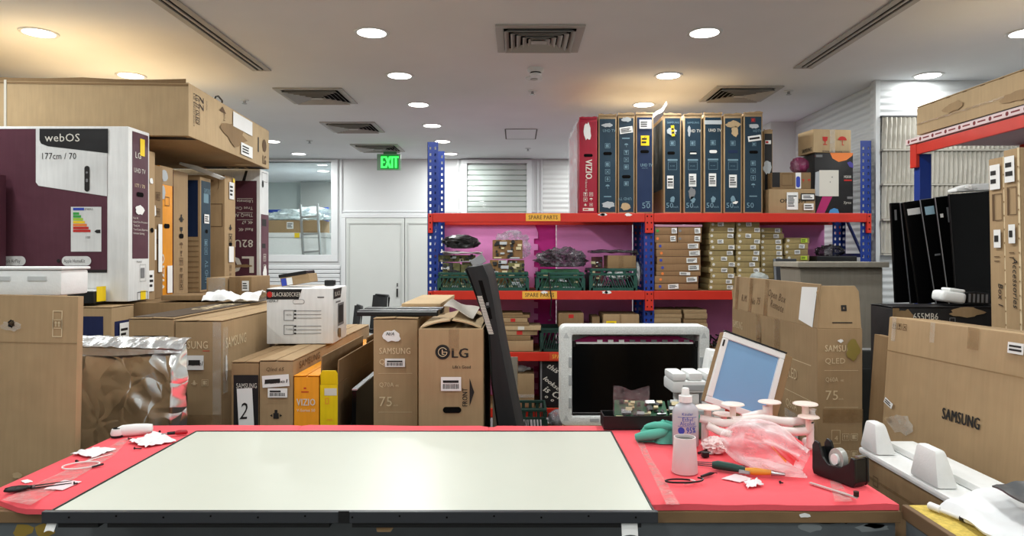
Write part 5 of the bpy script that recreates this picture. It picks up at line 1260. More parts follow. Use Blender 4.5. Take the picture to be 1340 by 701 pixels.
MB().box(-0.07, -0.045, -0.0625, -0.0605, 0.014, 0.05).build('blue_label', INKBL, r); MB().box(-0.043, -0.015, -0.0625, -0.0605, 0.014, 0.05).build('paper_label', PAPER, r)
r = tag(MB().box(-0.025, 0.025, -0.02, 0.02, 0, 0.03).build('black_adapter', BLACKP, loc=(wx(432, 3.5), 3.5, 1.345), bevel=0.006), 'small black adapter block at the end of the white appliance carton', 'adapter')

# tall cartons in the middle
S2 = cart('tv_carton', 'tall tan television carton with a torn white patch, carrying two black bars', 488.5, 546.5, 418, 2.85, 1.35, 0.0, CARD, flaps=True,
     spec={'front': [('tear', PAPER, 0.42, 0.945, 0.042, 0.028, 3), ('t', INKB, 0.3, 0.948, 0.013, 'N/A', {'sh': .3, 'b': .5, 'k': 7}), ('t', INKP, 0.14, 0.885, 0.026, 'SAMSUNG', {'w': 0.128, 'b': .4}), ('t', INKP, 0.14, 0.85, 0.022, 'QLED', {}), ('lab', 0.27, 0.842, 0.72, 0.87, {'n': 2, 'bar': 1}), ('l', INKP, 0.12, 0.82, 0.88, 0.0015), ('t', INKP, 0.14, 0.775, 0.018, 'Q70A', {'w': .06}), ('t', INKP, 0.5, 0.775, 0.009, '4K'), ('t', INKP, 0.14, 0.71, 0.040, '75', {}), ('t', INKP, 0.46, 0.71, 0.008, 'inch'), ('l', INKP, 0.12, 0.69, 0.88, 0.0015),
                     ('o', INKP, 0.26, 0.585, 0.48, 0.635, .002), ('t', INKP, 0.33, 0.595, 0.022, '4'), ('i', INKP, 0.60, 0.61, 0.028, 'ub', 0.032), ('i', INKP, 0.36, 0.545, 0.03, 'p', 1), ('i', INKP, 0.6, 0.545, 0.028, 'xb', 0.032), ('h', 0.5, 0.437, 0.032, 0.014), ('r', CARD2, 0.36, 0.445, 0.66, 0.465, 4)]})
ztop = wz(418, 2.85) + 0.009
for k, (xx, yy, lab) in enumerate(((-0.515, 2.93, 'front'), (-0.51, 3.06, 'rear'))):
    r = thing('black_bar', 'long black glossy bar lying across the tall tan carton, %s one' % lab, 'bar', (xx, yy, ztop), (0, 0, -1.5 + k), 'black bars on the tall carton')
    MB().box(-0.16, 0.185, -0.035, 0.035, 0.001, 0.026).build('bezel_body', BLACKP, r, bevel=0.004); MB().box(-0.155, 0.18, -0.037, -0.0355, 0.018, 0.022).build('bezel_edge', SILVER, r)
carton('flat_carton', 'pale flat carton lying on the far end of the tall tan carton', -0.56, -0.37, 3.35, 4.1, ztop + 0.001, ztop + 0.022, CARD2)
L = cart('tv_carton', 'tan carton with a black round logo and arrow, its top flaps half open', 547.5, 632.5, 430, 2.7, 0.75, 0.0, CARD,
     spec={'front': [('e', INKB, 0.375, 0.925, 0.029, 0.029), ('t', INKB, 0.52, 0.907, 0.037, 'LG', {'b': 1.2, 'w': 0.062}), ('t', INKB, 0.53, 0.872, 0.012, "Life's Good", {'w': 0.070, 'b': .4}), ('lab', 0.35, 0.80, 0.66, 0.845, {'n': 2, 'bar': 1}), ('t', INKB, 0.755, 0.75, 0.02, 'FRONT', {'rot': 90, 'w': .07, 'b': .6}), ('P', INKB, [(0.79, 0.75), (0.79, 0.84), (0.86, 0.795)], 2), ('h', 0.52, 0.738, 0.036, 0.012), ('tape', TAPE, 0.47, 0.93, 0.63, 1.0)]})
m = MB(); fx, W_, H_ = face_frame('front', wx(632.5, 2.7) - wx(547.5, 2.7), 0.75, wz(430, 2.7))
m.M = fx @ Matrix.Translation((0.375*W_, 0.925*H_, 0.0040))
m.tube([(0.017*math.cos(a*PI/12), 0.017*math.sin(a*PI/12), 0) for a in range(2, 25)], 0.0012, 4); m.box(-0.003, 0.0, -0.010, 0.010, -0.0008, 0.0005); m.box(-0.003, 0.007, -0.010, -0.0075, -0.0008, 0.0005); m.box(0.001, 0.017, -0.0012, 0.0012, -0.0008, 0.0005); m.build('printed_logo', INKP, L)
hL = wz(430, 2.7)
for (x, y, w_, l_, rx, ry, rz, lb) in ((-0.124, 0.0, 0.122, 0.72, 0, -9, 0, 'l'), (0.118, 0.0, 0.118, 0.72, 0, 20, 0, 'r')):
    m = MB(); s = 1 if x < 0 else -1
    m.M = Matrix.Translation((x, 0, hL + 0.003)) @ Matrix.Rotation(math.radians(ry), 4, 'Y')
    m.grid(lambda u, v: (s*w_*u, -l_/2 + l_*v, 0.006*math.sin(u*3 + v*4) + 0.012*u*math.sin(v*5 + s)), 8, 20)
    m.build('open_flap', CARD2, L, solid=0.005, smooth=40)
m = MB(); m.M = Matrix.Translation((0.02, -0.1, hL + 0.065)) @ Matrix.Rotation(math.radians(20), 4, 'Y'); m.grid(lambda u, v: (-0.06 + 0.13*u, -0.2 + 0.42*v, 0.008*math.sin(u*5 + v*3)), 6, 12); m.build('paper_sheet', M('worn_white_card', (196, 188, 176), 0.7), L, solid=0.003, smooth=40)

# black television standing on its end, leaning on that carton
r = thing('television', 'tall black television standing on end and leaning on the flapped carton', 'television', (0.045, 2.78, 0.0))
dd = 2.78
def tp(px, py): return (wx(px, dd) - 0.045, wz(py, dd))
edge_r = [(623, 348), (633, 346), (640, 362), (646, 390), (653, 433), (677, 556), (732, 834)]
edge_l = [(611, 349), (618, 366), (630, 400), (641.5, 435), (645, 500), (653, 556), (704, 834)]
polyp = [tp(*p) for p in edge_l] + [tp(*p) for p in reversed(edge_r)]
polyp = [(x, max(0.002, z)) for x, z in polyp]
m = MB(); m.prism(polyp, 'y', -0.06, 0.74); m.build('rear_housing', BLACKM, r, bevel=0.006, smooth=40)
sl = [tp(p[0] - 1.6, p[1] + (2 if p[1] < 400 else 0)) for p in edge_l]; sr = [tp(p[0] - 0.3, p[1] + 2) for p in edge_l]
pp = [(x, max(0.004, z)) for x, z in sl] + [(x, max(0.004, z)) for x, z in reversed(sr)]
m = MB(); m.prism(pp, 'y', -0.055, 0.735); m.build('screen_panel', SCREEN, r)
m = MB()
for k in range(26):
    py = 386 + k*1.9; f = (py - 366)/(435 - 366)
    a = tp(618.5 + 21.0*f + 1.0, py); b = tp(618.5 + 21*f + 7.5, py + 1.15)
    m.quad((a[0], -0.0612, b[1]), (b[0], -0.0612, b[1]), (b[0], -0.0612, a[1]), (a[0], -0.0612, a[1]))
m.build('vent_slat', INKW, r)
for (pts, nm) in (([(627, 366), (632, 366), (640, 395), (635, 395)], 'socket_recess'), ([(637, 402), (642, 400), (645, 415), (641, 416)], 'socket_recess')):
    m = MB(); m.add([(tp(*p)[0], -0.0614, tp(*p)[1]) for p in pts[::-1]], [(0, 1, 2, 3)]); m.build(nm, HOLE, r)
m = MB(); m.M = Matrix.Translation((tp(634, 398)[0], -0.0616, tp(634, 398)[1])) @ Matrix.Rotation(PI/2, 4, 'X') ; m.box(0.01, 0.02, 0, 0.012, 0, 0.0004); m.build('port_label', INKGR, r)
r = thing('grey_board', 'thin grey corrugated board standing behind the tall black television', 'board', (wx(667, 3.6), 3.6, 0.0), (-2, 0, 0))
MB().box(-0.09, 0.04, 0, 0.012, 0.001, wz(472, 3.5)).build('board_face', CARDG, r)
MB().box(0.0402, 0.043, 0, 0.012, 0.001, wz(472, 3.5)).build('board_edge', CARD, r)

# office chairs
def chair(label, x, y, rz):
    r = thing('office_chair', label, 'chair', (x, y, 0), (0, 0, rz), 'black mesh office chairs')
    m = MB()
    m.grid(lambda u, v: ((u - .5)*0.42*(1 - 0.12*v), 0.20 + 0.05*v - 0.10*((u - .5)*2)**2 * 0.4, 0.60 + 0.52*v), 10, 10)
    m.build('chair_back', M('chair_mesh', (36, 37, 38), 0.75, bump=.4, bscale=400), r, solid=0.01, smooth=60)
    b = MB()
    pts = [(-0.21, 0.18, 0.60), (-0.185, 0.23, 1.10), (-0.16, 0.235, 1.125), (0.16, 0.235, 1.125), (0.185, 0.23, 1.10), (0.21, 0.18, 0.60)]
    b.tube(pts, 0.014, 8, closed=True); b.build('back_frame', BLACKP, r, smooth=60)
    MB().lathe([(0, 0), (0.22, 0), (0.25, 0.03), (0.24, 0.07), (0, 0.085)], (0, -0.02, 0.44), 24).build('seat', BLACKM, r, smooth=50)
    for s in (-1, 1):
        MB().tube([(s*0.22, 0.02, 0.47), (s*0.28, 0.02, 0.50), (s*0.28, 0.0, 0.68), (s*0.28, -0.12, 0.70), (s*0.28, 0.14, 0.70)], 0.014).build('armrest', BLACKP, r, smooth=60)
    MB().tube([(0, 0.0, 0.10), (0, 0, 0.44)], 0.03, 12).build('gas_column', BLACKP, r, smooth=60)
    MB().tube([(0, 0.08, 0.43), (0, 0.22, 0.48), (0, 0.24, 0.66)], 0.02).build('back_bar', BLACKP, r, smooth=60)
    for k in range(5):
        a = 2*PI*k/5 + 0.3
        lg = MB().tube([(0, 0, 0.11), (0.28*math.cos(a), 0.28*math.sin(a), 0.075)], [0.028, 0.016]).build('base_leg', BLACKP, r, smooth=60)
        MB().lathe([(0, -0.012), (0.03, -0.012), (0.03, 0.012), (0, 0.012)], n=14).build('caster', BLACKP, lg, loc=(0.28*math.cos(a), 0.28*math.sin(a), 0.031)).rotation_euler = (PI/2, 0, a)
    return r
c1 = chair('black mesh office chair with its back nearest the double door', wx(480, 8.3), 8.3, -48); c1.scale = (0.9, 0.9, 0.9)
c2 = chair('black mesh office chair turned sideways beside the white appliance carton', wx(447, 7.5), 7.5, -66); c2.scale = (0.84, 0.84, 0.84)
# ================================================================== CENTRE AND RIGHT
# foam packing frame with a television in it
D = 4.6
ex0, ex1, ez0, ez1 = wx(733, D), wx(927, D), wz(555, D), wz(426, D)
carton('low_carton', 'low tan carton on the floor carrying the white foam frame', ex0 + 0.03, ex1 - 0.03, D - 0.05, D + 0.25, 0, ez0 - 0.001, CARD)
r = thing('white_packing_foam', 'white foam packing frame around a black television screen', 'packing foam', ((ex0 + ex1)/2, D, ez0))
w, h = (ex1 - ex0)/2, ez1 - ez0
ix0, ix1, iz0, iz1 = wx(748, D) - r.location.x, wx(914, D) - r.location.x, wz(544, D) - ez0, wz(437, D) - ez0
m = MB()
out = stadium(0, h/2, w, h/2, 1)
def rrect(x0, x1, z0, z1, rad, n=5):
    p = []
    for cx, cz, a0 in ((x1 - rad, z1 - rad, 0), (x0 + rad, z1 - rad, 90), (x0 + rad, z0 + rad, 180), (x1 - rad, z0 + rad, 270)):
        for k in range(n + 1):
            a = math.radians(a0 + 90*k/n); p.append((cx + rad*math.cos(a), cz + rad*math.sin(a)))
    return p
def ring(mb, o, i, y0, y1):
    n = len(o)
    vs = [(a, y0, b) for a, b in o] + [(a, y0, b) for a, b in i] + [(a, y1, b) for a, b in o] + [(a, y1, b) for a, b in i]
    fs = []
    for k in range(n):
        j = (k + 1) % n
        fs += [(k, j, n + j, n + k), (2*n + j, 2*n + k, 3*n + k, 3*n + j), (k, 2*n + k, 2*n + j, j), (n + k, n + j, 3*n + j, 3*n + k)]
    mb.add(vs, fs)
ring(m, rrect(-w, w, 0, h, 0.04), rrect(ix0, ix1, iz0, iz1, 0.012), -0.03, 0.16)
m.build('foam_ring', EPSB, r, bevel=0.006, smooth=40)
MB().box(-w + 0.02, w - 0.02, 0.13, 0.155, 0.02, h - 0.02).build('foam_back', EPSB, r)
for x, z in ((ix0 - 0.012, 0.42), (ix0 - 0.012, 0.30), (ix1 + 0.012, 0.42), (ix0 - 0.012, 0.15)):
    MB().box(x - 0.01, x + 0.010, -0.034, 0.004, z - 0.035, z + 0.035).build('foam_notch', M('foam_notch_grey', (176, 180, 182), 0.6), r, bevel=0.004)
for s in (-1, 1):
    for z in (h - 0.06, 0.05):
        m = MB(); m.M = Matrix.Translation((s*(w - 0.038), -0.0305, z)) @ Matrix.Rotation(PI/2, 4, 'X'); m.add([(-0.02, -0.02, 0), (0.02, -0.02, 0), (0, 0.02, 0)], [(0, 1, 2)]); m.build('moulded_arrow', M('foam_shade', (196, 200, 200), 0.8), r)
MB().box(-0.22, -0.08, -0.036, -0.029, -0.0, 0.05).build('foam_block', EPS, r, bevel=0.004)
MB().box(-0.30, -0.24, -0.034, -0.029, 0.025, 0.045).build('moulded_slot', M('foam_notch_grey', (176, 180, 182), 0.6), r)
tx0, tx1, tz0, tz1 = wx(748.5, D), wx(917, D), wz(545, D) + 0.012, wz(450, D)
r = thing('television', 'black television lying in the white foam frame under a magenta sheet', 'television', ((tx0 + tx1)/2, D + 0.01, tz0))
w2 = (tx1 - tx0)/2; hh = tz1 - tz0
MB().box(-w2 + 0.006, w2 - 0.02, 0.0, 0.03, 0.002, hh).build('screen_panel', SCREEN, r, bevel=0.002)
MB().box(-w2 + 0.05, w2 - 0.07, 0.031, 0.09, 0.05, hh - 0.05).build('rear_housing', BLACKM, r, bevel=0.01)
MB().box(-w2 + 0.03, w2 - 0.05, -0.004, 0.028, hh + 0.001, hh + 0.010).build('connector_strip', WHITEP, r)
for k in range(9):
    x = -w2 + 0.17 + k*(2*w2 - 0.28)/8
    MB().box(x, x + 0.035, -0.003, 0.005, hh + 0.0105, hh + 0.027).build('flex_connector', PAPER if k in (0, 1, 2) else INKGR, r)
m = MB()
for x in (-w2 + 0.01, w2 - 0.03): MB().box(x - 0.006, x + 0.012, -0.008, -0.001, hh - 0.02, hh + 0.02).build('panel_clip', BLACKP, r)
MB().box(-w2 + 0.008, -w2 + 0.5, -0.0008, -0.0002, 0.01, 0.014).build('screen_edge', INKGR, r)
r = MB()
mx0, mx1 = wx(752.5, D), wx(910, D)
mz0, mz1 = wz(449, D) + 0.03, wz(438, D)
def sheet(u, v):
    x = mx0 + (mx1 - mx0)*u
    ed = min(1.0, min(u, 1 - u)*8)
    return (x, D + 0.046 + 0.022*math.sin(v*2.2), mz0 - 0.035 + (mz1 - mz0 + 0.02)*v*(0.35 + 0.65*ed) + 0.004*mnoise.noise(Vector((u*8, v*2, 3))))
r.grid(sheet, 40, 8)
tag(r.build('magenta_sheet', M('magenta_foam', (160, 38, 100), 0.7, bump=.1), solid=0.006, smooth=60), 'magenta foam sheet tucked behind the top edge of the framed television', 'foam sheet')

# white foam pieces
carton('carton', 'tan carton standing hidden behind the bench, carrying the white foam pieces', 0.66, 0.95, 2.92, 3.25, 0.0, 0.775, CARDD)
def foam_bin(name, label, x, y, z, sx, sy, sz, rz, cells):
    r = thing(name, label, 'packing foam', (x, y, z), (0, 0, rz), 'white moulded packing foam pieces')
    m = MB(); m.box(-sx, sx, -sy, sy, 0, sz*0.6); m.build('foam_block', EPS, r, bevel=0.012, smooth=40)
    for k in range(cells):
        a = -sx + 2*sx*k/cells; b = a + 2*sx/cells - 0.012
        MB().box(a, b, -sy + (0.01 if k % 2 else 0.0), sy*0.8, sz*0.6, sz).build('foam_lug', EPS, r, bevel=0.01, smooth=40)
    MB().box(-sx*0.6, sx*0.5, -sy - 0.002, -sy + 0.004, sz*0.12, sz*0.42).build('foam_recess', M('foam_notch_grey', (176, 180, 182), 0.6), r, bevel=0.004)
    return r
foam_bin('white_foam_block', 'white moulded foam block standing lowest behind the alcohol bottle', 0.80, 3.03, 0.777, 0.10, 0.07, 0.13, 0, 2)
foam_bin('white_foam_block', 'white moulded foam block stacked in the middle behind the alcohol bottle', 0.775, 3.03, 0.909, 0.11, 0.08, 0.085, 2, 3)
r = thing('white_foam_block', 'ribbed white foam block tilted beside the blue framed panel', 'packing foam', (0.865, 3.0, 0.78), (0, 0, 0), 'white moulded packing foam pieces')
r.rotation_euler = (0, math.radians(10), 0)
r.location = (0.885, 3.16, 0.777)
MB().box(-0.06, 0.06, -0.04, 0.04, 0.0, 0.29).build('foam_block', EPS, r, bevel=0.012, smooth=40)
for k in range(5): MB().box(-0.05, 0.05, -0.055, -0.0405, 0.03 + 0.052*k, 0.058 + 0.052*k).build('foam_rib', EPS, r, bevel=0.006, smooth=40)

# tall open carton, its long side towards the middle of the room
q = carton('tv_carton', 'tall open tan carton with raised top flaps beside the blue framed panel', wx(1070, 2.75), wx(1128.5, 2.75), 2.75, 3.84, 0, 1.207, CARD, open_top=True, raised=(('left', 0.178, -4), ('front', 0.172, -7), ('back', 0.12, 12)),
     spec={'front': [('t', INKP, 0.16, 0.925, 0.026, 'SAMSUNG', {'w': 0.125, 'b': .4}), ('t', INKP, 0.16, 0.885, 0.022, 'QLED', {}), ('tear', M('masking_olive', (140, 124, 60), .6), 0.78, 0.93, 0.03, 0.045, 6), ('tear', PAPER, 0.5, 0.96, 0.012, 0.008, 2), ('l', INKP, 0.14, 0.862, 0.9, 0.0015), ('t', INKP, 0.17, 0.825, 0.018, 'Q60A', {'w': .05}), ('t', INKP, 0.5, 0.825, 0.009, '4K'), ('t', INKP, 0.17, 0.765, 0.038, '75'), ('t', INKP, 0.46, 0.765, 0.008, 'inch'), ('tape', TAPE, 0.1, 0.69, 1.0, 0.735), ('l', INKP, 0.14, 0.74, 0.9, 0.0015),
                     ('o', INKP, 0.3, 0.62, 0.5, 0.665, .002), ('t', INKP, 0.37, 0.63, 0.02, '4'), ('i', INKP, 0.62, 0.642, 0.028, 'ub', 0.034), ('i', INKP, 0.40, 0.585, 0.03, 'p', 1), ('i', INKP, 0.62, 0.585, 0.028, 'xb', 0.034), ('h', 0.5, 0.475, 0.036, 0.011)],
           'left': [('t', INKP, 0.02, 0.915, 0.04, 'SAMSUNG', {'w': 0.16, 'b': .4}), ('t', INKP, 0.70, 0.80, 0.045, 'QLED', {'w': 0.13}), ('l', INKP, 0.70, 0.87, 0.95, 0.003), ('l', INKP, 0.70, 0.75, 0.95, 0.003), ('t', INKP, 0.71, 0.69, 0.035, 'Q60A', {'w': .12}), ('t', INKP, 0.86, 0.69, 0.035, '75', {'w': .05}), ('l', INKP, 0.70, 0.65, 0.95, 0.003), ('tape', TAPE, 0.36, 0.65, 0.42, 1.0), ('tape', TAPE, 0.58, 0.5, 0.64, 1.0), ('t', INKT, 0.37, 0.9, 0.05, 'Damage', {'rot': -80}), ('t', INKT, 0.58, 0.88, 0.05, 'Panel 75', {'rot': -80}), ('lab', 0.71, 0.5, 0.84, 0.61, {'n': 5, 'mat': CARDW}), ('tape', CLEART, 0.7, 0.63, 0.98, 0.68)]})
hq = 1.207; wq = wx(1128.5, 2.75) - wx(1070, 2.75)
m = MB(); m.M = Matrix.Translation((0, -0.545, hq)) @ Matrix.Rotation(math.radians(-7), 4, 'X') @ Matrix.Translation((0, -0.001, 0)) @ Matrix.Rotation(PI/2, 4, 'X')
oline(m, 0.008, 0.07, 0.03, 0.094, 0.008, 0.001); m.box(-0.03, 0.05, 0.022, 0.026, 0, 0.001); m.build('printed_lettering', INKB, q)
m = MB(); m.M = Matrix.Translation((-wq/2, 0, hq)) @ Matrix.Rotation(math.radians(4), 4, 'Y') @ Matrix(((0, 0, -1, -0.001), (-1, 0, 0, 0), (0, 1, 0, 0), (0, 0, 0, 1)))
for t_, u_, v_, r_ in (('Open Box', -0.02, 0.10, -6), ('No 75', -0.25, 0.04, 4), ('R.M.', -0.40, 0.05, 0), ('Remote', 0.02, 0.05, -6)):
    k = MB(); k.M = m.M @ Matrix.Translation((u_, v_, 0)) @ Matrix.Rotation(math.radians(r_), 4, 'Z'); put_text(k, t_, 0.035, None, 'l', 0.2, 0.3); k.build('handwriting', INKT, q)
k = MB(); k.M = m.M; k.quad((0.36, 0.02, 0.001), (0.50, 0.0, 0.001), (0.52, 0.165, 0.001), (0.37, 0.16, 0.001)); k.build('paper_label', PAPER, q)
for u_ in (-0.5, -0.28, -0.06): 
    k = MB(); k.M = m.M; k.quad((u_, 0.0, 0.0008), (u_ + 0.05, 0.0, 0.0008), (u_ + 0.05, 0.175, 0.0008), (u_, 0.175, 0.0008)); k.build('packing_tape', TAPE, q)
# dark gap filler: grey carton behind
gd = 3.95
r = thing('grey_carton', 'grey lidded carton box standing behind the tall open carton', 'box', ((wx(1050, gd) + wx(1160, gd))/2, gd + 0.04, wz(459, gd)))
W = (wx(1160, gd) - wx(1050, gd))/2; H = wz(350, gd) - wz(459, gd)
m = MB(); m.add([(-W*0.86, 0, 0), (W, 0, 0), (W, 0.3, 0), (-W*0.86, 0.3, 0), (-W, 0, H), (W, 0, H), (W, 0.3, H), (-W, 0.3, H)], [(3, 2, 1, 0), (4, 5, 6, 7), (0, 1, 5, 4), (1, 2, 6, 5), (2, 3, 7, 6), (3, 0, 4, 7)]); m.build('carton_body', CARDG, r, bevel=0.006)
MB().box(-W - 0.03, W + 0.012, -0.05, 0.33, H + 0.001, H + 0.032).build('carton_lid', CARDG, r, bevel=0.004)
MB().box(-W*0.84, W, -0.004, 0.0, 0.0, 0.012).build('bottom_edge', PAPER, r)
MB().box(W*0.72, W*0.96, -0.012, 0.0, H*0.5, H*0.56).build('black_latch', BLACKP, r)
sb = thing('dark_stand', 'dark grey stand under the grey lidded carton', 'stand', ((wx(1050, gd) + wx(1160, gd))/2, gd, 0))
MB().box(-0.22, 0.22, 0.01, 0.29, 0.0, wz(459, gd) - 0.001).build('stand_body', M('stand_dark', (70, 72, 70), 0.6), sb, bevel=0.006)
MB().box(-0.2, 0.2, 0.002, 0.0095, 0.1, 0.85).build('stand_door', M('stand_dark', (70, 72, 70), 0.6), sb, bevel=0.004)

# blue framed panel leaning on the tall carton
MT_ = 0.898
r = thing('framed_panel', 'light blue panel in a white frame leaning beside the tall open carton', 'panel', (wx(964, 2.41), 2.405, MT_ + 0.074), (-10, 20, 4))
w_, h_ = 0.098, 0.212
MB().box(-w_, w_, -0.004, 0.0, 0.0, h_).build('blue_sheet', M('panel_blue', (126, 168, 208), 0.35, var=0.03), r)
m = MB()
for a in ((-w_ - 0.02, w_ + 0.02, h_, h_ + 0.022), (-w_ - 0.02, w_ + 0.02, -0.022, 0.0), (-w_ - 0.02, -w_, 0, h_), (w_, w_ + 0.02, 0, h_)): m.box(a[0], a[1], -0.012, 0.002, a[2], a[3])
m.build('white_frame', WHITEP, r, bevel=0.003)
MB().box(-w_ - 0.02, w_ + 0.055, 0.0025, 0.035, -0.02, h_ + 0.022).build('wooden_backing', CARDD, r, bevel=0.003)
MB().box(-w_ - 0.022, w_ + 0.022, -0.014, 0.003, h_ + 0.0225, h_ + 0.027).build('dark_edge', BLACKP, r)
MB().box(w_ + 0.004, w_ + 0.014, -0.018, -0.012, 0.03, 0.05).build('frame_clip', PAPER, r); MB().box(-w_ - 0.018, -w_ - 0.012, -0.014, -0.012, h_*0.86, h_*0.97).build('frame_mark', INKB, r)

# big flat carton on the right, long side facing the bench
bx, by = 1.39, 2.60
tilt = 7.5
big = carton('tv_carton', 'very large tan carton with black brand lettering standing beside the bench', bx, bx + 0.19, by - 1.85, by, 0.0, 1.270, CARD, rot=(0, 4.2, tilt), pivot=(bx, by, 1.0),
     spec={'left': [('t', INKB, 0.163, 0.752, 0.037, 'SAMSUNG', {'w': 0.155, 'b': 1.2}), ('l', CARDD, 0.0, 0.90, 1.0, 0.004), ('i', INKT, 0.02, 0.975, 0.022, 'ugx', 0.028), ('tape', CLEART, 0.014, 0.93, 0.026, 1.0), ('tape', CLEART, 0.12, 0.945, 0.132, 1.0), ('lab', 0.295, 0.952, 0.325, 0.978, {'n': 2}), ('lab', 0.008, 0.74, 0.034, 0.757, {'n': 2, 'rot': -22}), ('tear', CLEART, 0.06, 0.70, 0.08, 0.04, 4), ('tear', CLEART, 0.26, 0.64, 0.25, 0.014, 8), ('tape', TAPE, 0.21, 0.945, 0.235, 1.0), ('tear', CARD2, 0.02, 0.70, 0.02, 0.010, 7)],
           'top': [('r', HOLE, 0.05, 0.22, 0.1, 0.26), ('r', HOLE, 0.05, 0.55, 0.1, 0.60), ('l', INKT, 0.46, 0.5, 0.54, 1.8)]})
# brown strip of another carton just behind it
carton('flat_carton', 'folded brown carton edge showing behind the very large carton', 1.395, 1.425, 2.62, 2.72, 0, 1.19, CARDD, rot=(0, 4, 0), pivot=(1.395, 2.62, 0.9))
# lower tray carton with foam
lc = carton('open_carton', 'low brown carton base holding white foam, between bench and very large carton', 1.163, 1.335, 1.735, 2.32, 0, 0.835, CARDD, spec={'left': [('o', INKT, 0.14, 0.90, 0.19, 0.94, .003), ('tape', TAPE, 0, 0.92, 1, 0.93)]})
r = thing('foam_end_piece', 'long white moulded foam piece with two tall lugs on the low brown carton', 'packing foam', (1.163, 2.0, 0.836), (0, 0, 0))
MB().box(-0.014, 0.172, -0.26, 0.315, 0.0, 0.022).build('foam_base', EPS, r, bevel=0.01, smooth=40)
def lug(y0, y1, hh, x0=-0.012, x1=0.06):
    m = MB(); m.add([(x0, y0, 0.0225), (x1, y0, 0.0225), (x1, y1, 0.0225), (x0, y1, 0.0225), (x0 + 0.01, y0 + 0.03, hh), (x1 - 0.02, y0 + 0.03, hh), (x1 - 0.02, y1 - 0.02, hh), (x0 + 0.01, y1 - 0.02, hh)], [(3, 2, 1, 0), (4, 5, 6, 7), (0, 1, 5, 4), (1, 2, 6, 5), (2, 3, 7, 6), (3, 0, 4, 7)]); return m
lug(0.20, 0.312, 0.118, -0.012, 0.055).build('foam_lug', EPS, r, bevel=0.012, smooth=50)
lug(-0.12, 0.02, 0.122, -0.012, 0.05).build('foam_lug', EPS, r, bevel=0.012, smooth=50)
MB().box(0.075, 0.165, -0.25, 0.30, 0.0225, 0.045).build('foam_ridge', EPS, r, bevel=0.008, smooth=40)

# ------------------------------------------------------------------ shelf on the right wall
XR = 2.36
r2 = thing('storage_rack', 'blue and red rack with pink printed shelf board above the black televisions', 'rack', (XR, 4.12, 0))
for (x, y) in ((0.02, -0.06), (0.62, -0.06), (0.02, -1.02), (0.62, -1.02)):
    MB().box(x, x + 0.07, y, y + 0.06, 0, 2.10).build('rack_upright', BLUEM, r2, bevel=0.003)
for x in (0.0, 0.655):
    b = MB(); b.box(x, x + 0.02, -1.0, -0.01, 2.095, 2.155); b = b.build('shelf_beam', REDM, r2, bevel=0.003)
    MB().box(x - 0.004, x + 0.018, -0.062, 0.0, 2.02, 2.16).build('beam_bracket', REDM, b, bevel=0.003)
m = MB(); m.bar((0.055, -0.03, 1.2), (0.655, -0.03, 2.0), 0.03, 0.012); m.build('frame_brace', BLUEM, r2)
PB = M('board_pink_grey', (196, 168, 172), 0.7, var=0.04)
MB().box(-0.01, 0.75, -1.15, 0.03, 2.161, 2.195).build('shelf_board', PB, r2)
m = MB()
for k in range(10):
    y = 0.0 - 0.118*k
    m.M = Matrix(((0, 0, -1, -0.0115), (-1, 0, 0, y), (0, 1, 0, 2.178), (0, 0, 0, 1)))
    poly(m, stadium(0, 0, 0.011, 0.011, 5), 0); m.quad((0.025, -0.003, 0), (0.085, -0.003, 0), (0.085, 0.005, 0), (0.025, 0.005, 0))
m.build('printed_pattern', M('ink_dark_red', (120, 30, 36), 0.6, var=0), r2)
MB().box(-0.0113, -0.0103, -1.15, 0.03, 2.162, 2.194).build('edge_strip', M('edge_white_pink', (222, 200, 200), 0.6), r2)
zs2 = 2.197
bp2 = carton('television_part', 'flat black sheet lying under the long carton on the high shelf', XR + 0.05, XR + 0.7, 3.0, 4.0, zs2, zs2 + 0.02, BLACKC, cat='panel')
carton('long_carton', 'long worn tan carton lying on the high shelf by the wall', XR + 0.05, XR + 0.6, 2.98, 4.13, zs2 + 0.022, zs2 + 0.185, CARD2, rot=(0, 0, 1), flaps=3,
     spec={'left': [('tape', TAPE, 0.0, 0.35, 1.0, 0.42), *[('r', INKT, 0.12*k_, 0.975, 0.12*k_ + 0.03, 1.0) for k_ in range(1, 8)], ('tear', CARD, 0.3, 0.6, 0.1, 0.03, 4), ('tear', CARD, 0.7, 0.3, 0.12, 0.03, 7)]})
# wavy white foam sheets on the wall behind
WAVE = M('wavy_white_foam', (188, 184, 174), 0.85, var=0.06, vscale=4)
def wavy(x0, x1, z0, z1, seed, label):
    m = MB(); nu = int((x1 - x0)/0.0062)
    def fn(u, v):
        x = x0 + (x1 - x0)*u; z = z0 + (z1 - z0)*v
        ph = x*2*PI/0.037 + 1.6*mnoise.noise(Vector((x*3, z*4 + seed, seed))) + 0.8*math.sin(z*9 + seed)
        return (x, 5.47 - 0.011*math.sin(ph) - 0.01*mnoise.noise(Vector((x*2, z*3, seed))), z)
    m.grid(fn, nu, 14)
    tag(m.build('foam_sheet', WAVE, solid=0.008, smooth=70), label, 'foam sheet', 'wavy white foam sheets on the wall')
zz = [wz(153, 5.47), wz(197, 5.47), wz(242, 5.47), wz(288, 5.47), wz(333, 5.47)]
for k, nm in enumerate(('topmost', 'second', 'third', 'lowest')):
    wavy(2.905, 4.2, zz[k + 1] + 0.012, zz[k] - 0.004, 1.7*k + 0.4, 'wavy white foam sheet on the ribbed wall, %s of four' % nm)
MB_ = MB()
for k in range(4): MB().box(2.9, 4.2, 5.44, 5.495, zz[k + 1] - 0.004, zz[k + 1] + 0.008).build('trim_%d' % (k + 1), WAVE)['kind'] = 'structure'
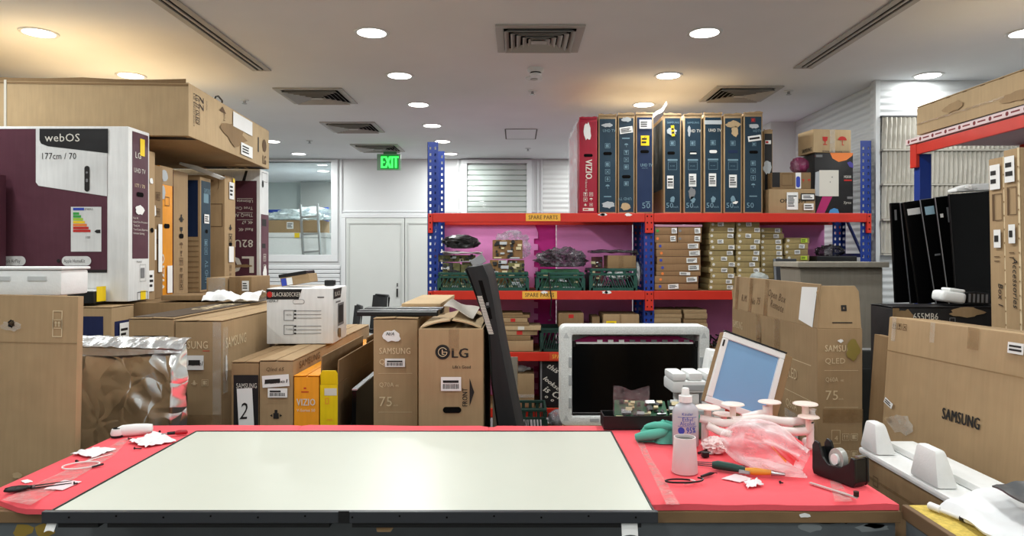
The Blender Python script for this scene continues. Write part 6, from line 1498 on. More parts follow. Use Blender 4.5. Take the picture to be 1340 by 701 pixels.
MB().box(2.9, 4.2, 5.46, 5.495, zz[0] + 0.0, zz[0] + 0.012).build('trim_5', M('trim_dark', (80, 80, 82), 0.6))['kind'] = 'structure'

# black televisions stored on edge
carton('large_carton', 'dark carton standing on the floor under the row of black televisions', 2.12, 2.95, 3.45, 3.96, 0, 1.215, BLACKC)
TVZ = 1.217
SCREENM = M('black_screen_dull', (8, 8, 9), 0.35, var=0, spec=0.15)
def tv(label, d, px_t, py_t, px_b, wdt, lean, edge=None, hgt=None, stick=None, th=0.03, scr=True):
    roll = math.degrees(math.atan2((px_b - px_t), 130.0))
    h = (wz(py_t, d) - TVZ) if hgt is None else hgt
    xl = wx(px_b, d)
    r = thing('television', label, 'television', (xl, d, TVZ + 0.012), (-lean, -roll, 0), 'black televisions stored on edge')
    MB().box(0, wdt, -0.008, th*0.35, 0, h).build('screen_panel', SCREENM if scr else BLACKP, r, bevel=0.003)
    MB().box(0.05, wdt - 0.05, th*0.36, th, 0.05, h - 0.08).build('rear_housing', BLACKM, r, bevel=0.008)
    if edge:
        m = MB(); m.box(-0.0025, 0.0, -0.0085, -0.004, 0, h + 0.002); m.box(0, wdt, -0.0085, -0.004, h + 0.0004, h + 0.002); m.build('bezel_edge', edge, r)
    if stick:
        for (a, b, c, e, mt) in stick: MB().box(a, b, -0.0095, -0.0082, h - e, h - c).build('paper_label', mt, r)
    return r
def roll_support(*a): pass
tv('black television with a taped corner, rearmost of the row of screens', 3.93, 1166, 268, 1171, 0.30, 1.0, None, None, [(0.018, 0.03, 0.04, 0.10, INKGR)])
tv('black television second from the back of the row, with a silver edge peeking out', 3.86, 1179, 268, 1191, 0.26, 1.0, M('bezel_grey', (90, 92, 96), .3), None)
tv('black television third in the row with a pale paper label near its top', 3.79, 1184, 266, 1202, 0.30, 1.0, None, None, [(0.01, 0.085, 0.04, 0.075, PAPER), (0.12, 0.14, 0.46, 0.475, INKGR)])
tv('black television with a pale blue label and silver edge in the middle of the row', 3.72, 1206, 263, 1225, 0.30, 1.0, SILVER, None, [(0.015, 0.065, 0.04, 0.085, M('label_pale_blue', (170, 206, 224), .6)), (0.03, 0.06, 0.3, 0.31, INKGR)])
tv('black television with silver edge and white dot, second in the screen row', 3.65, 1226, 260, 1242, 0.30, 1.0, SILVER, None, [(0.012, 0.028, 0.09, 0.11, PAPER), (0.05, 0.07, 0.06, 0.14, INKGR), (0.05, 0.07, 0.5, 0.52, INKGR)])
tv('plain black television screen at the front of the row beside the tall cartons', 3.58, 1244, 257, 1252, 0.46, 1.0, BLACKP, None)
r = thing('white_foam_piece', 'white foam corner piece lying on top of the black televisions', 'packing foam', (wx(1268, 3.6), 3.598, wz(257, 3.58) + 0.028), (0, -3, 0))
MB().prism([(-0.09, 0.0), (0.12, 0.0), (0.12, 0.035), (-0.03, 0.035), (-0.09, 0.015)], 'y', -0.04, 0.04).build('foam_block', EPS, r, bevel=0.006); MB().blob((-0.02, -0.045, 0.016), (0.03, 0.01, 0.012), .3).build('tape_tag', PAPER, r)
# carton with model number, and the bits on it
d6 = 3.2
carton('tv_carton', 'black carton printed with a model number, torn brown at one end', wx(1168, d6), wx(1340, d6), d6, d6 + 0.2, 0, wz(403, d6), BLACKC, flaps=True,
     spec={'front': [('t', INKW, 0.155, 0.958, 0.030, '655MB6', {'w': 0.115, 'b': .2}), ('r', CARDD, 0.0, 0.8, 0.05, 1.0), ('tear', CARDD, 0.09, 0.96, 0.05, 0.05, 3), ('tear', CARD, 0.56, 0.985, 0.09, 0.025, 6), ('o', INKGR, 0.43, 0.93, 0.475, 0.965, .003)]})
zt6 = wz(403, d6) + 0.012
r = thing('white_foam_piece', 'white rounded foam end cap lying on the black model number carton', 'packing foam', (wx(1254, d6), d6 + 0.08, zt6 + 0.004), (0, 8, -8))
MB().box(-0.055, 0.055, -0.06, 0.06, 0.006, 0.06).build('foam_block', EPS, r, bevel=0.022, smooth=60, seg=3); MB().box(-0.02, 0.05, -0.045, 0.045, 0.0605, 0.075).build('foam_lug', EPS, r, bevel=0.008, smooth=60)
r = thing('speaker_grille', 'black slatted plastic grille beside the white foam end cap', 'grille', (wx(1284, d6), d6 + 0.08, zt6 + 0.004), (0, 2, 0))
MB().box(-0.045, 0.06, -0.05, 0.06, 0, 0.055).build('grille_body', BLACKP, r, bevel=0.005)
m = MB()
for k in range(5): m.box(-0.04 + 0.02*k, -0.03 + 0.02*k, -0.0515, -0.0502, 0.008, 0.048)
m.build('grille_slat', INKGR, r)
# tall cartons at the frame edge: narrow side towards the room
def tall(label, px_near, px_far, y0, dep, ztop, marks):
    x = wx(px_near, y0)
    return carton('tall_carton', label, x, 2.44, y0, y0 + dep, 0, ztop, CARD, rot=(0, -1.0, 0), pivot=(x, y0, 1.5), spec={'left': marks, 'front': [('o', INKP, 0.0, 0.3, 0.04, 0.62, 0.002)]}, group='tall cartons by the wall rack')
mk = lambda wd, hw: [('lab', 0.15, 0.93, 0.75, 0.985, {'n': 2}), ('lab', 0.35, 0.80, 0.75, 0.84, {'n': 1}), ('r', INKT, 0.2, 0.86, 0.3, 0.92), ('o', INKT, 0.35, 0.86, 0.8, 0.92, 0.003), ('t', INKB, 0.5, hw, 0.028, wd, {'rot': -90, 'b': .3, 'sh': .2}), ('r', INKP, 0.86, 0.0, 0.98, 1.0), *[('e', CARDD, 0.92, 0.03*q_, 0.004, 0.004, 2) for q_ in range(33)], ('l', INKT, 0.3, 0.78, 0.6, 0.004), ('l', INKT, 0.3, 0.77, 0.6, 0.004)]
tall('tall tan carton marked with black handwriting, nearer of two by the wall rack', 1337, 1315, 2.78, 0.095, wz(196, 2.85), mk('Accessories', 0.77))
tall('tall tan carton with circled handwriting, farther of two by the wall rack', 1318, 1294, 2.885, 0.105, wz(207, 2.95), mk('Box 1', 0.72))

# second bench at the right
XB0 = 0.952
tb = thing('side_bench', 'side bench with a yellow fibre top at the end of the workbench', 'bench', (XB0, 1.70, 0))
MB().box(0.016, 0.42, -1.05, 0.0, 0.864, 0.884).build('bench_top', M('yellow_fibre', (206, 180, 88), 0.95, var=0.2, vscale=90, bump=.6, bscale=150), tb, bevel=0.003)
MB().box(0.0, 0.0155, -1.05, 0.0, 0.85, 0.885).build('edge_strip', M('bench_edge_brown', (112, 88, 62), 0.7), tb, bevel=0.003)
MB().box(0.005, 0.40, -1.04, -0.01, 0.0, 0.849).build('bench_body', M('bench_grey', (92, 97, 100), 0.55, var=0.12), tb)
# plastic and bags on it
r = MB()
def pl(u, v):
    x = 1.035 + 0.23*u - 0.03*v; y = 1.30 + 0.34*v
    return (x + 0.02*mnoise.noise(Vector((u*3, v*3, 1))), y, 0.90 + 0.035*u*v + 0.012*mnoise.noise(Vector((u*5, v*5, 4))) + 0.03*max(0, math.sin(u*3.1))*v)
r.grid(pl, 24, 24)
tag(r.build('white_foam_bag', M('foam_bag_white', (226, 228, 230), 0.35, bump=.2, bscale=20), solid=0.006, smooth=60), 'white padded foam bag lying on the yellow topped side bench', 'bag')
r = MB(); r.grid(lambda u, v: (1.085 + 0.22*u - 0.0*v + 0.03*(1 - v), 1.27 + 0.30*v, 0.955 + 0.03*u + 0.01*mnoise.noise(Vector((u*6, v*6, 7))) + 0.02*v), 20, 20)
tag(r.build('grey_static_bag', M('static_grey', (92, 96, 100), 0.28, metal=.3, bump=.3, bscale=18), solid=0.004, smooth=60), 'shiny dark grey bag lying on the white foam bag', 'bag')
r = thing('syringe_tube', 'thin white tube with a blue tip lying on the yellow bench top', 'tube', (0, 0, 0))
a, b = Vector((1.0, 1.665, 0.895)), Vector((1.045, 1.52, 0.895))
MB().tube([a, a.lerp(b, .2), a.lerp(b, .21), b], [0.009, 0.009, 0.006, 0.006], 10).build('tube_body', WHITEP, r, smooth=50)
MB().tube([b, b + (b - a)*0.08], 0.006, 10).build('tube_tip', M('tip_blue', (120, 190, 210), .4), r, smooth=50); MB().tube([a.lerp(b, .55), a.lerp(b, .62)], 0.0075, 10).build('tube_ring', BLACKP, r, smooth=50)
# ================================================================== THE WORKBENCH
TB = 0.870                                   # top of the board
MT = 0.896                                   # top of the foam mat
MAT = M('mat_coral', (240, 88, 98), 0.75, var=0.05, vscale=4, bump=.12, bscale=120)
BX0, BX1, BY0, BY1 = -1.385, 0.948, 1.700, 2.475
GREYP = M('bench_grey_paint', (92, 97, 100), 0.5, var=0.16, vscale=5, bump=.1)
bench = thing('workbench', 'wide workbench covered with a red foam mat in the middle of the room', 'workbench', (0, 2.1, 0))
BO = Vector((0, 2.1, 0))
def L(mb): mb.M = Matrix.Translation(-BO); return mb
L(MB()).box(BX0, BX1, BY0 + 0.012, BY1, TB - 0.03, TB).build('bench_top', CHIP, bench)
L(MB()).box(BX0, BX1, BY0 - 0.004, BY0 + 0.0115, TB - 0.03, TB - 0.001).build('edge_strip', M('edge_brown', (124, 98, 68), 0.6, var=.12), bench, bevel=0.002)
L(MB()).box(BX0 + 0.01, BX1 - 0.01, BY0 + 0.004, BY0 + 0.024, 0.0, TB - 0.0305).build('front_panel', GREYP, bench)
for x in (BX0 + 0.01, BX1 - 0.03): L(MB()).box(x, x + 0.02, BY0 + 0.0245, BY1 - 0.02, 0.0, TB - 0.0305).build('side_panel', GREYP, bench)
L(MB()).box(BX0 + 0.0305, BX1 - 0.0305, BY1 - 0.04, BY1 - 0.02, 0.0, TB - 0.0305).build('rear_panel', GREYP, bench)
# scuffs and marks on the front panel
def mark(px, py, rx, ry, seed, mat, nm='paint_scuff'):
    m = MB(); y = BY0 + 0.0035
    m.M = Matrix.Translation(-BO) @ Matrix.Translation((wx(px, y), y, wz(py, y))) @ Matrix.Rotation(PI/2, 4, 'X'); poly(m, ragged(0, 0, rx, ry, seed, 12), 0); m.build(nm, mat, bench)
mark(1085, 683, 0.034, 0.005, 3, BLACKM); mark(1107, 682, 0.01, 0.006, 5, BLACKM); mark(925, 680, 0.008, 0.004, 6, BLACKM); mark(1140, 690, 0.05, 0.012, 7, M('scuff_grey', (130, 136, 138), .6)); mark(1060, 690, 0.04, 0.012, 8, M('scuff_grey', (130, 136, 138), .6)); mark(1145, 687, 0.03, 0.008, 9, M('scuff_dark', (60, 64, 66), .6))
mark(30, 694, 0.03, 0.018, 11, M('stain_ochre', (150, 124, 50), .6)); mark(58, 694, 0.03, 0.018, 12, M('stain_ochre', (150, 124, 50), .6)); mark(90, 682, 0.05, 0.003, 13, M('scuff_dark', (60, 64, 66), .6))
m = MB(); y = BY0 - 0.0045; m.M = Matrix.Translation(-BO) @ Matrix.Translation((wx(1053, y), y - 0.0005, wz(674, y))) @ Matrix.Rotation(PI/2, 4, 'X'); poly(m, ragged(0, 0, 0.018, 0.006, 4, 12), 0); m.build('torn_paper_patch', PAPER, bench)

# red foam mat: rounded slab with slightly uneven edges, cut into three by shallow seams
def mat_piece(label, x0, x1, y0, y1, cut=0.0):
    nx, ny = max(8, int((x1 - x0)/0.03)), 26
    m = MB()
    def edge(u, v):
        x = x0 + (x1 - x0)*u; y = y0 + (y1 - y0)*v
        if cut and u < 0.5:
            k = max(0, 1 - (x - x0)/0.17); y = max(y, y0 + cut*k) if v < 0.5 else y
        y += 0.006*mnoise.noise(Vector((x*6, 3, 1)))*(1 if v in (0.0, 1.0) else 0)
        dx = min(x - x0, x1 - x); dy = min(y - y0 - (cut*max(0, 1 - (x - x0)/0.17) if cut else 0), y1 - y)
        r = 0.016; q = min(dx, dy); drop = 0.012*(1 - min(1, max(0, q)/r))**2
        hump = 0.006*max(0, math.sin((x + 1.4)*3.0))*max(0, 1 - (y1 - y)/0.06)
        return (x, y, MT - 0.0 - drop + hump + 0.0012*mnoise.noise(Vector((x*5, y*5, 2))))
    m.grid(edge, nx, ny)
    # skirt down to the board
    n = nx + 1; top = list(m.v); per = [i for i in range(n)] + [j*n + nx for j in range(1, ny + 1)] + [ny*n + i for i in range(nx - 1, -1, -1)] + [j*n for j in range(ny - 1, 0, -1)]
    b = len(m.v)
    for i in per: m.v.append((top[i][0], top[i][1], TB + 0.0008))
    k = len(per)
    for i in range(k): m.f.append((per[(i + 1) % k], per[i], b + i, b + (i + 1) % k))
    m.f.append(tuple(b + i for i in range(k))[::-1])
    o = m.build('foam_mat', MAT, smooth=50)
    return tag(o, label, 'foam mat', 'red foam mats on the workbench')
MY1 = 2.468
mat_piece('red foam mat piece under the small screwdriver and white scraps, beside the tan carton', -1.372, -0.7705, 1.672, MY1, 0.10)
mat_piece('red foam mat piece under the white backlight panel', -0.7695, -0.10, 1.712, MY1)
mat_piece('red foam mat piece under the white cup and alcohol bottle', -0.099, 0.945, 1.697, MY1)
# clear tape over the mat edges
def tape_patch(label, pts, z, nm='clear_tape'):
    m = MB(); n = len(pts)
    m.add([(p[0], p[1], z) for p in pts], [tuple(range(n))])
    return tag(m.build(nm, film('tape_on_mat', (236, 190, 186), 0.38, 0.25, 0.8, 40)), label, 'tape', 'clear tape strips on the red mat')
def onm(px, py, z=MT): return on(px, py, z)
tape_patch('strip of clear crinkled tape running along the red mat from scissors to scraps', [onm(2, 655), onm(40, 662), onm(150, 596), onm(172, 572), onm(160, 575), onm(105, 607)], MT + 0.0022)
tape_patch('clear tape strip beside the white panel near the white cup', [onm(872, 661), onm(890, 661), onm(852, 600), onm(838, 570), onm(830, 572), onm(848, 610)], MT + 0.0022)
tape_patch('clear tape strip under the metal ruler at the mat edge', [onm(1092, 657), onm(1116, 657), onm(1098, 630), onm(1086, 630)], MT + 0.0022)

# white backlight panel
pz0 = MT + 0.004
px0, px1, py0, py1 = -1.045, 0.309, 1.535, 2.243
pn = thing('backlight_panel', 'large white display backlight panel with a black frame lying on the mat', 'display panel', ((px0 + px1)/2, (py0 + py1)/2, pz0))
w, d = (px1 - px0)/2, (py1 - py0)/2
MB().box(-w + 0.004, w - 0.004, -d + 0.008, d - 0.004, 0.012, 0.0265).build('diffuser_sheet', M('diffuser_white', (203, 206, 194), 0.36, var=0.01, spec=0.45), pn)
m = MB(); ring2 = ((-w, w, -d + 0.006, -d + 0.0075),)
MB().box(-w + 0.002, w - 0.002, -d + 0.006, d - 0.002, 0.0, 0.0115).build('rear_plate', BLACKM, pn)
for a in ((-w - 0.001, -w + 0.0035, -d + 0.008, d), (w - 0.0035, w + 0.001, -d + 0.008, d), (-w + 0.0036, w - 0.0036, d - 0.0035, d + 0.001)):
    MB().box(a[0], a[1], a[2], a[3], 0.0, 0.029).build('panel_frame', BLACKP, pn, bevel=0.001)
fr = MB().box(-w - 0.012, w + 0.006, -d - 0.006, -d + 0.0075, 0.004, 0.030).build('front_rail', M('rail_black', (50, 52, 56), 0.38, var=.04), pn, bevel=0.002)
for k in range(13):
    MB().lathe([(0, 0), (0.0022, 0), (0.0022, 0.0008), (0, 0.0008)], n=10).build('rail_screw', HOLE, fr, loc=(-w + 0.05 + k*0.105, -d - 0.0062, 0.018 + 0.003*(k % 2))).rotation_euler = (PI/2, 0, 0)
MB().box(-0.028, -0.004, -d - 0.0075, -d - 0.0055, 0.006, 0.032).build('rail_clip', BLACKP, fr)
for a, b in ((-w + 0.02, -w + 0.11), (-w + 0.13, -0.05), (-0.0, w - 0.03)): MB().box(a, b, -d + 0.002, -d + 0.03, -0.008, 0.0035).build('under_rail', BLACKM, pn, bevel=0.001)
for a, ww in ((-w - 0.005, 0.022), (w - 0.075, 0.036)):
    m = MB(); m.grid(lambda u, v: (a + ww*u, -d - 0.008 + 0.01*v, -0.024*ww/0.036 + 0.026*v*ww/0.036 + 0.004*math.sin(u*3)), 4, 4); m.build('white_tag', PAPER, pn, solid=0.001)
m = MB(); m.add([(0.055, -d + 0.008, -0.02), (0.085, -d + 0.008, -0.02), (0.10, -d + 0.01, 0.0), (0.05, -d + 0.01, 0.0)], [(0, 1, 2, 3)]); m.build('ribbon_cable', CARDD, pn, solid=0.001)

# ------------------------------------------------------------------ small things at the scissors end
def place(px, py, z=MT): x, y, _ = on(px, py, z); return (x, y, z)
ZT = MT + 0.0025
# white hand tool (hair clipper shape)
p = place(176, 570); r = thing('hand_trimmer', 'white handheld trimmer with a black open head lying on the mat', 'trimmer', (p[0], p[1], ZT), (0, 0, 22))
MB().lathe([(0, -0.055), (0.012, -0.054), (0.0185, -0.04), (0.020, 0.0), (0.017, 0.035), (0.014, 0.05), (0, 0.052)], n=20, sx=1.0, sy=0.8).build('trimmer_body', WHITEP, r, smooth=60, loc=(0.004, 0, 0.018)).rotation_euler = (0, PI/2, 0)
MB().lathe([(0, 0), (0.019, 0), (0.021, 0.006), (0.017, 0.02), (0.0, 0.021)], n=20).build('trimmer_head', WHITEP, r, smooth=50, loc=(-0.05, 0, 0.006))
MB().lathe([(0.0, 0.0215), (0.013, 0.0215), (0.013, 0.023), (0, 0.023)], n=18).build('head_opening', HOLE, r, loc=(-0.05, 0, 0.006)); MB().lathe([(0, 0), (0.0195, 0), (0.0195, 0.006), (0, 0.006)], n=18).build('blade_ring', BLACKP, r, loc=(-0.05, 0, 0.0))
MB().box(-0.012, 0.012, -0.004, 0.004, 0.034, 0.037).build('trimmer_switch', M('switch_grey', (150, 150, 152), .5), r, bevel=0.001)
def scrap(label, pts, seed, nm='paper_scrap', mat=None, lift=0.004, amp=0.006, rag=0.0):
    w = [Vector(on(px, py, ZT)) for px, py in pts]
    rnd = random.Random(seed); m = MB()
    a, b, c, e = w
    def fn(u, v):
        p = (a*(1 - u) + b*u)*(1 - v) + (e*(1 - u) + c*u)*v
        ed = 1 if u in (0, 1) or v in (0, 1) else 0
        j = rag*mnoise.noise(Vector((u*7 + seed, v*7, 1)))*ed
        return (p.x + j, p.y + j*0.7, ZT + lift*0.3 + amp*abs(mnoise.noise(Vector((u*4 + seed, v*4, 2)))) + lift*u*(1 - u))
    m.grid(fn, 14, 14)
    return tag(m.build(nm, mat or M('tissue_white', (226, 224, 226), 0.85), solid=0.0012, smooth=60), label, 'paper', None)
scrap('crumpled white tissue beside the red screwdriver on the mat', [(168, 579), (190, 586), (230, 578), (205, 566)], 2, 'white_tissue', None, 0.008, 0.016, 0.007)
scrap('white torn foam paper lying between the trimmer and the white loop', [(92, 594), (120, 600), (152, 588), (126, 586)], 5, 'white_tissue', None, 0.006, 0.010, 0.007)
scrap('square white translucent paper beside the black scissors', [(57, 640), (82, 641), (107, 630), (84, 628)], 7, 'paper_sheet', M('paper_pinkish', (232, 206, 210), 0.6), 0.002, 0.002)
scrap('small clear tape scrap stuck on the mat above the scissors', [(27, 629), (33, 632), (43, 630), (36, 627)], 9, 'tape_scrap', PAPER, 0.001, 0.002)
# white cable tie loop
p = place(106, 611); m = MB()
m.tube([(0.042*math.cos(2*PI*k/28)*1.1, 0.042*math.sin(2*PI*k/28)*0.8, 0.003) for k in range(29)], 0.0022, 6)
r = thing('cable_loop', 'white looped cable with a black end on the red mat', 'cable', (p[0], p[1], ZT), (0, 0, 20)); m.build('loop_cable', WHITEP, r, smooth=60)
MB().tube([(0.034, -0.03, 0.003), (0.058, -0.012, 0.004)], 0.003, 8).build('black_end', BLACKP, r); MB().tube([(0.0, 0.034, 0.003), (0.03, 0.075, 0.002), (0.06, 0.10, 0.002)], 0.0015, 6).build('loose_tail', WHITEP, r)
# scissors
p = place(40, 641); r = thing('scissors', 'black handled scissors lying on the taped corner of the red mat', 'scissors', (p[0], p[1], ZT), (0, 0, 28))
for s in (-1, 1):
    MB().tube([(0.0, 0.001*s, 0.006), (-0.01, 0.006*s, 0.006), (-0.022, 0.013*s, 0.006), (-0.042, 0.013*s, 0.006), (-0.052, 0.006*s, 0.006), (-0.046, 0.002*s, 0.006), (-0.02, 0.003*s, 0.006)], 0.0042, 8).build('finger_ring', BLACKP, r, smooth=60)
    m = MB(); m.prism([(0.0, -0.005 + 0.003*s), (0.0, 0.005 + 0.003*s), (0.085, 0.0015 + 0.004*s), (0.09, 0.004*s)], 'z', 0.004 + 0.002*s, 0.0055 + 0.002*s); m.build('blade', BLACKP, r)
MB().lathe([(0, 0), (0.004, 0), (0.004, 0.006), (0, 0.006)], n=12).build('pivot_screw', STEEL, r, loc=(0.006, 0.0, 0.004))
MB().box(-0.03, -0.005, -0.012, 0.012, 0.002, 0.010).build('handle_grip', BLACKP, r, bevel=0.004)
def screw(px, py, rz, label, L_=0.016):
    p = place(px, py); r = thing('black_screw', label, 'screw', (p[0], p[1], ZT), (0, 0, rz), 'loose black screws on the red mat')
    MB().tube([(0, 0, 0.003), (L_, 0, 0.002)], 0.0018, 8).build('screw_shank', BLACKM, r); MB().lathe([(0, -0.0015), (0.004, -0.0015), (0.004, 0.0015), (0, 0.0015)], n=12).build('screw_head', BLACKM, r, loc=(0, 0, 0.0042)).rotation_euler = (0, PI/2, 0)
screw(192, 568, 60, 'black screw standing up above the white tissue'); screw(209, 567, 120, 'black screw beside the red screwdriver tip'); screw(168, 576, 30, 'black screw at the near tip of the crumpled tissue', 0.01); screw(176, 589, 8, 'long black screw lying between tissue and white panel', 0.02)
screw(100, 606, 80, 'black screw just above the white looped cable', 0.008); screw(97, 635, 40, 'black screw at the end of the square translucent paper', 0.008)
p = place(224, 571); r = thing('screwdriver', 'small screwdriver with a red and black handle beside the tissue', 'screwdriver', (p[0], p[1], ZT), (0, 0, 22))
MB().tube([(0.012, 0, 0.009), (0.02, 0, 0.009), (0.045, 0, 0.009), (0.05, 0, 0.009)], [0.006, 0.0085, 0.008, 0.005], 12).build('handle_red', M('handle_red', (170, 30, 44), .4), r, smooth=50); MB().tube([(-0.012, 0, 0.009), (0.0115, 0, 0.009)], [0.005, 0.006], 12).build('handle_black', BLACKP, r, smooth=50); MB().tube([(-0.03, 0, 0.009), (-0.0125, 0, 0.009)], 0.002, 8).build('driver_shaft', STEEL, r)

# ------------------------------------------------------------------ bottle, cup and cloth
def lines_of(m): return m
p = place(897, 584); r = thing('alcohol_bottle', 'clear white bottle of ethyl alcohol with a blue label and pump cap', 'bottle', (p[0], p[1], MT + 0.002))
dB = p[1]; k = dB/900.0
HB = 76*k
body = [(0, 0), (0.0165, 0), (0.0178, 0.004), (0.0178, 0.092), (0.0165, 0.103), (0.0125, 0.112), (0.0085, 0.117), (0.0085, 0.121), (0, 0.121)]
sB = HB/0.158
body = [(a*2.15*sB*0.93, b*sB) for a, b in body]
MB().lathe(body, n=32, sy=0.7).build('bottle_body', M('bottle_translucent', (222, 224, 232), 0.25, var=0, trans=0.35, spec=.5), r, smooth=60)
MB().lathe([(0, 0.1205*sB), (0.018*sB, 0.1205*sB), (0.018*sB, 0.137*sB), (0.011*sB, 0.139*sB), (0.010*sB, 0.155*sB), (0.008*sB, 0.158*sB), (0, 0.158*sB)], n=24).build('pump_cap', WHITEP, r, smooth=40)
R_ = 0.0178*2.15*sB*0.93
def wrap_text(t, z, hgt, width, mat, bold=.3, xo=0.0):
    m = MB(); put_text(m, t, hgt, width, 'c', bold)
    vs = []
    for x, y, _ in m.v:
        a = (x + xo)/R_*1.0; vs.append((R_*math.sin(a)*1.004, -R_*0.7*math.cos(a) - 0.0006, z + y))
    m.v = vs; m.build('label_lettering', mat, r)
wrap_text('Kinder', 0.088*sB, 0.0045*sB*1.6, 0.030*sB, INKBL); wrap_text('Ethyl', 0.072*sB, 0.007*sB*1.5, 0.028*sB, INKBL); wrap_text('Alcohol', 0.061*sB, 0.007*sB*1.5, 0.042*sB, INKBL)
wrap_text('95%', 0.041*sB, 0.012*sB*1.3, 0.027*sB, INKBL, .8, 0.010*sB); wrap_text('100 ml e', 0.028*sB, 0.003*sB*1.5, 0.03*sB, INKBL, .2); wrap_text('solution', 0.022*sB, 0.003*sB*1.5, 0.03*sB, INKBL, .2)
for (z_, x0_, x1_) in ((0.082, -0.028, 0.028), (0.058, -0.028, 0.028)):
    m = MB(); m.grid(lambda u, v: (R_*math.sin((x0_ + (x1_ - x0_)*u)*sB/R_)*1.004, -R_*0.7*math.cos((x0_ + (x1_ - x0_)*u)*sB/R_) - 0.0006, (z_ + 0.0012*v)*sB), 8, 1); m.build('label_line', INKBL, r)
m = MB(); a0 = -0.5
m.add([(R_*math.sin(a0 + 0.0095*sB*math.cos(t)/R_)*1.004, -R_*0.7*math.cos(a0 + 0.0095*sB*math.cos(t)/R_) - 0.0007, (0.047 + 0.0095*math.sin(t))*sB) for t in [2*PI*q/20 for q in range(20)]], [tuple(range(20))]); m.build('label_symbol', INKBL, r)
p = place(896, 618); r = thing('white_cup', 'white tapering plastic cup standing in front of the alcohol bottle', 'cup', (p[0], p[1], MT + 0.002))
k = p[1]/900.0; rb, rt, hc = 17.0*k, 14.0*k, 46*k
MB().lathe([(0, 0), (rb*0.97, 0), (rb, 0.002), (rt, hc), (rt - 0.0022, hc), (rb - 0.003, 0.004), (0, 0.004)], n=36).build('cup_wall', M('cup_white', (236, 226, 226), 0.4, var=0, trans=.1), r, smooth=40)
MB().lathe([(0, hc*0.9), (rt - 0.003, hc*0.9), (rt - 0.003, hc*0.92), (0, hc*0.92)], n=30).build('cup_inside_shade', M('cup_shade_grey', (92, 88, 82), .7), r)  # dark disc below the rim; its grey paints the shade inside the cup
# teal cloth, draped and folded
p = place(868, 577); m = MB()
def cloth(u, v):
    a = 2*PI*u; rr = v
    fold = 0.016*math.sin(a*3 + 1.3*math.sin(v*5)) + 0.009*math.sin(a*7 + 2)
    x = (0.080 + fold)*rr*math.cos(a)*1.0 ; y = (0.045 + fold*0.5)*rr*math.sin(a)
    z = 0.002 + 0.060*(1 - v**2.2) + 0.010*math.sin(a*4 + v*7)*v*(1 - v)*2 + 0.009*abs(mnoise.noise(Vector((x*45, y*45, 3))))*(1 - v*v)
    return (x, y, z)
m.grid(cloth, 72, 24)
m.tube([(-0.092, -0.02, 0.016), (-0.07, -0.03, 0.024), (-0.04, -0.035, 0.030), (-0.01, -0.032, 0.036), (0.01, -0.02, 0.042)], [0.012, 0.015, 0.017, 0.015, 0.010], 12)
m.tube([(-0.06, 0.0, 0.045), (-0.03, -0.02, 0.055), (0.0, -0.03, 0.055), (0.03, -0.025, 0.048)], [0.006, 0.011, 0.012, 0.007], 10)
tag(m.build('teal_cloth', M('cloth_teal', (92, 178, 158), 0.95, var=.08, bump=.3, bscale=300), loc=(p[0], p[1], MT + 0.001), smooth=70), 'crumpled teal microfibre cloth beside the alcohol bottle', 'cloth')
p = place(907, 583); m = MB(); m.blob((0, 0, 0.035), (0.03, 0.022, 0.04), .15, 2, 3, 3, flat=-0.034)
tag(m.build('green_cloth', M('cloth_green_dark', (74, 136, 112), 0.95, var=.08), loc=(p[0] + 0.035, p[1] + 0.085, MT + 0.001), smooth=70), 'rolled darker green cloth showing behind the alcohol bottle', 'cloth')
scrap('small white cap scrap lying beside the teal cloth', [(838, 563), (844, 569), (853, 567), (846, 561)], 21, 'white_scrap', WHITEP, 0.006, 0.004)

# circuit boards in a black tray at the back edge
r = thing('parts_tray', 'shallow black tray of circuit boards at the back of the bench', 'tray', (0.445, 2.418, MT + 0.004))
MB().box(-0.145, 0.145, -0.045, 0.045, 0, 0.006).build('tray_base', BLACKP, r)
for a in ((-0.145, 0.145, -0.045, -0.041), (-0.145, 0.145, 0.041, 0.045), (-0.145, -0.141, -0.0409, 0.0409), (0.141, 0.145, -0.0409, 0.0409)): MB().box(a[0], a[1], a[2], a[3], 0.0065, 0.045).build('tray_wall', BLACKP, r)
circuit('green circuit board tilted inside the clear antistatic bag on the black tray', (0.395, 2.42, MT + 0.062), 0.10, 0.065, (58, 0, -8), PCBG, 401, 'loose circuit boards in the black tray', .7)
circuit('green circuit board lying flat across the black tray', (0.482, 2.42, MT + 0.064), 0.09, 0.06, (42, 0, 5), PCBG, 402, 'loose circuit boards in the black tray', .7)
circuit('dark green circuit board at the far end of the black tray', (0.562, 2.424, MT + 0.064), 0.055, 0.06, (50, 0, -4), M('board_dark_green', (30, 70, 50), .5), 403, 'loose circuit boards in the black tray', .7)
m = MB(); m.grid(lambda u, v: (0.335 + 0.125*u, 2.386 + 0.012*math.sin(u*6) - 0.004*v, MT + 0.05 + (0.085 + 0.018*abs(math.cos(u*PI)))*v), 20, 10)
tag(m.build('antistatic_bag', film('bag_antistatic', (196, 176, 180), 0.22, 0.1, 1.0, 30), smooth=60), 'clear pinkish antistatic bag around the tilted circuit board', 'plastic bag')

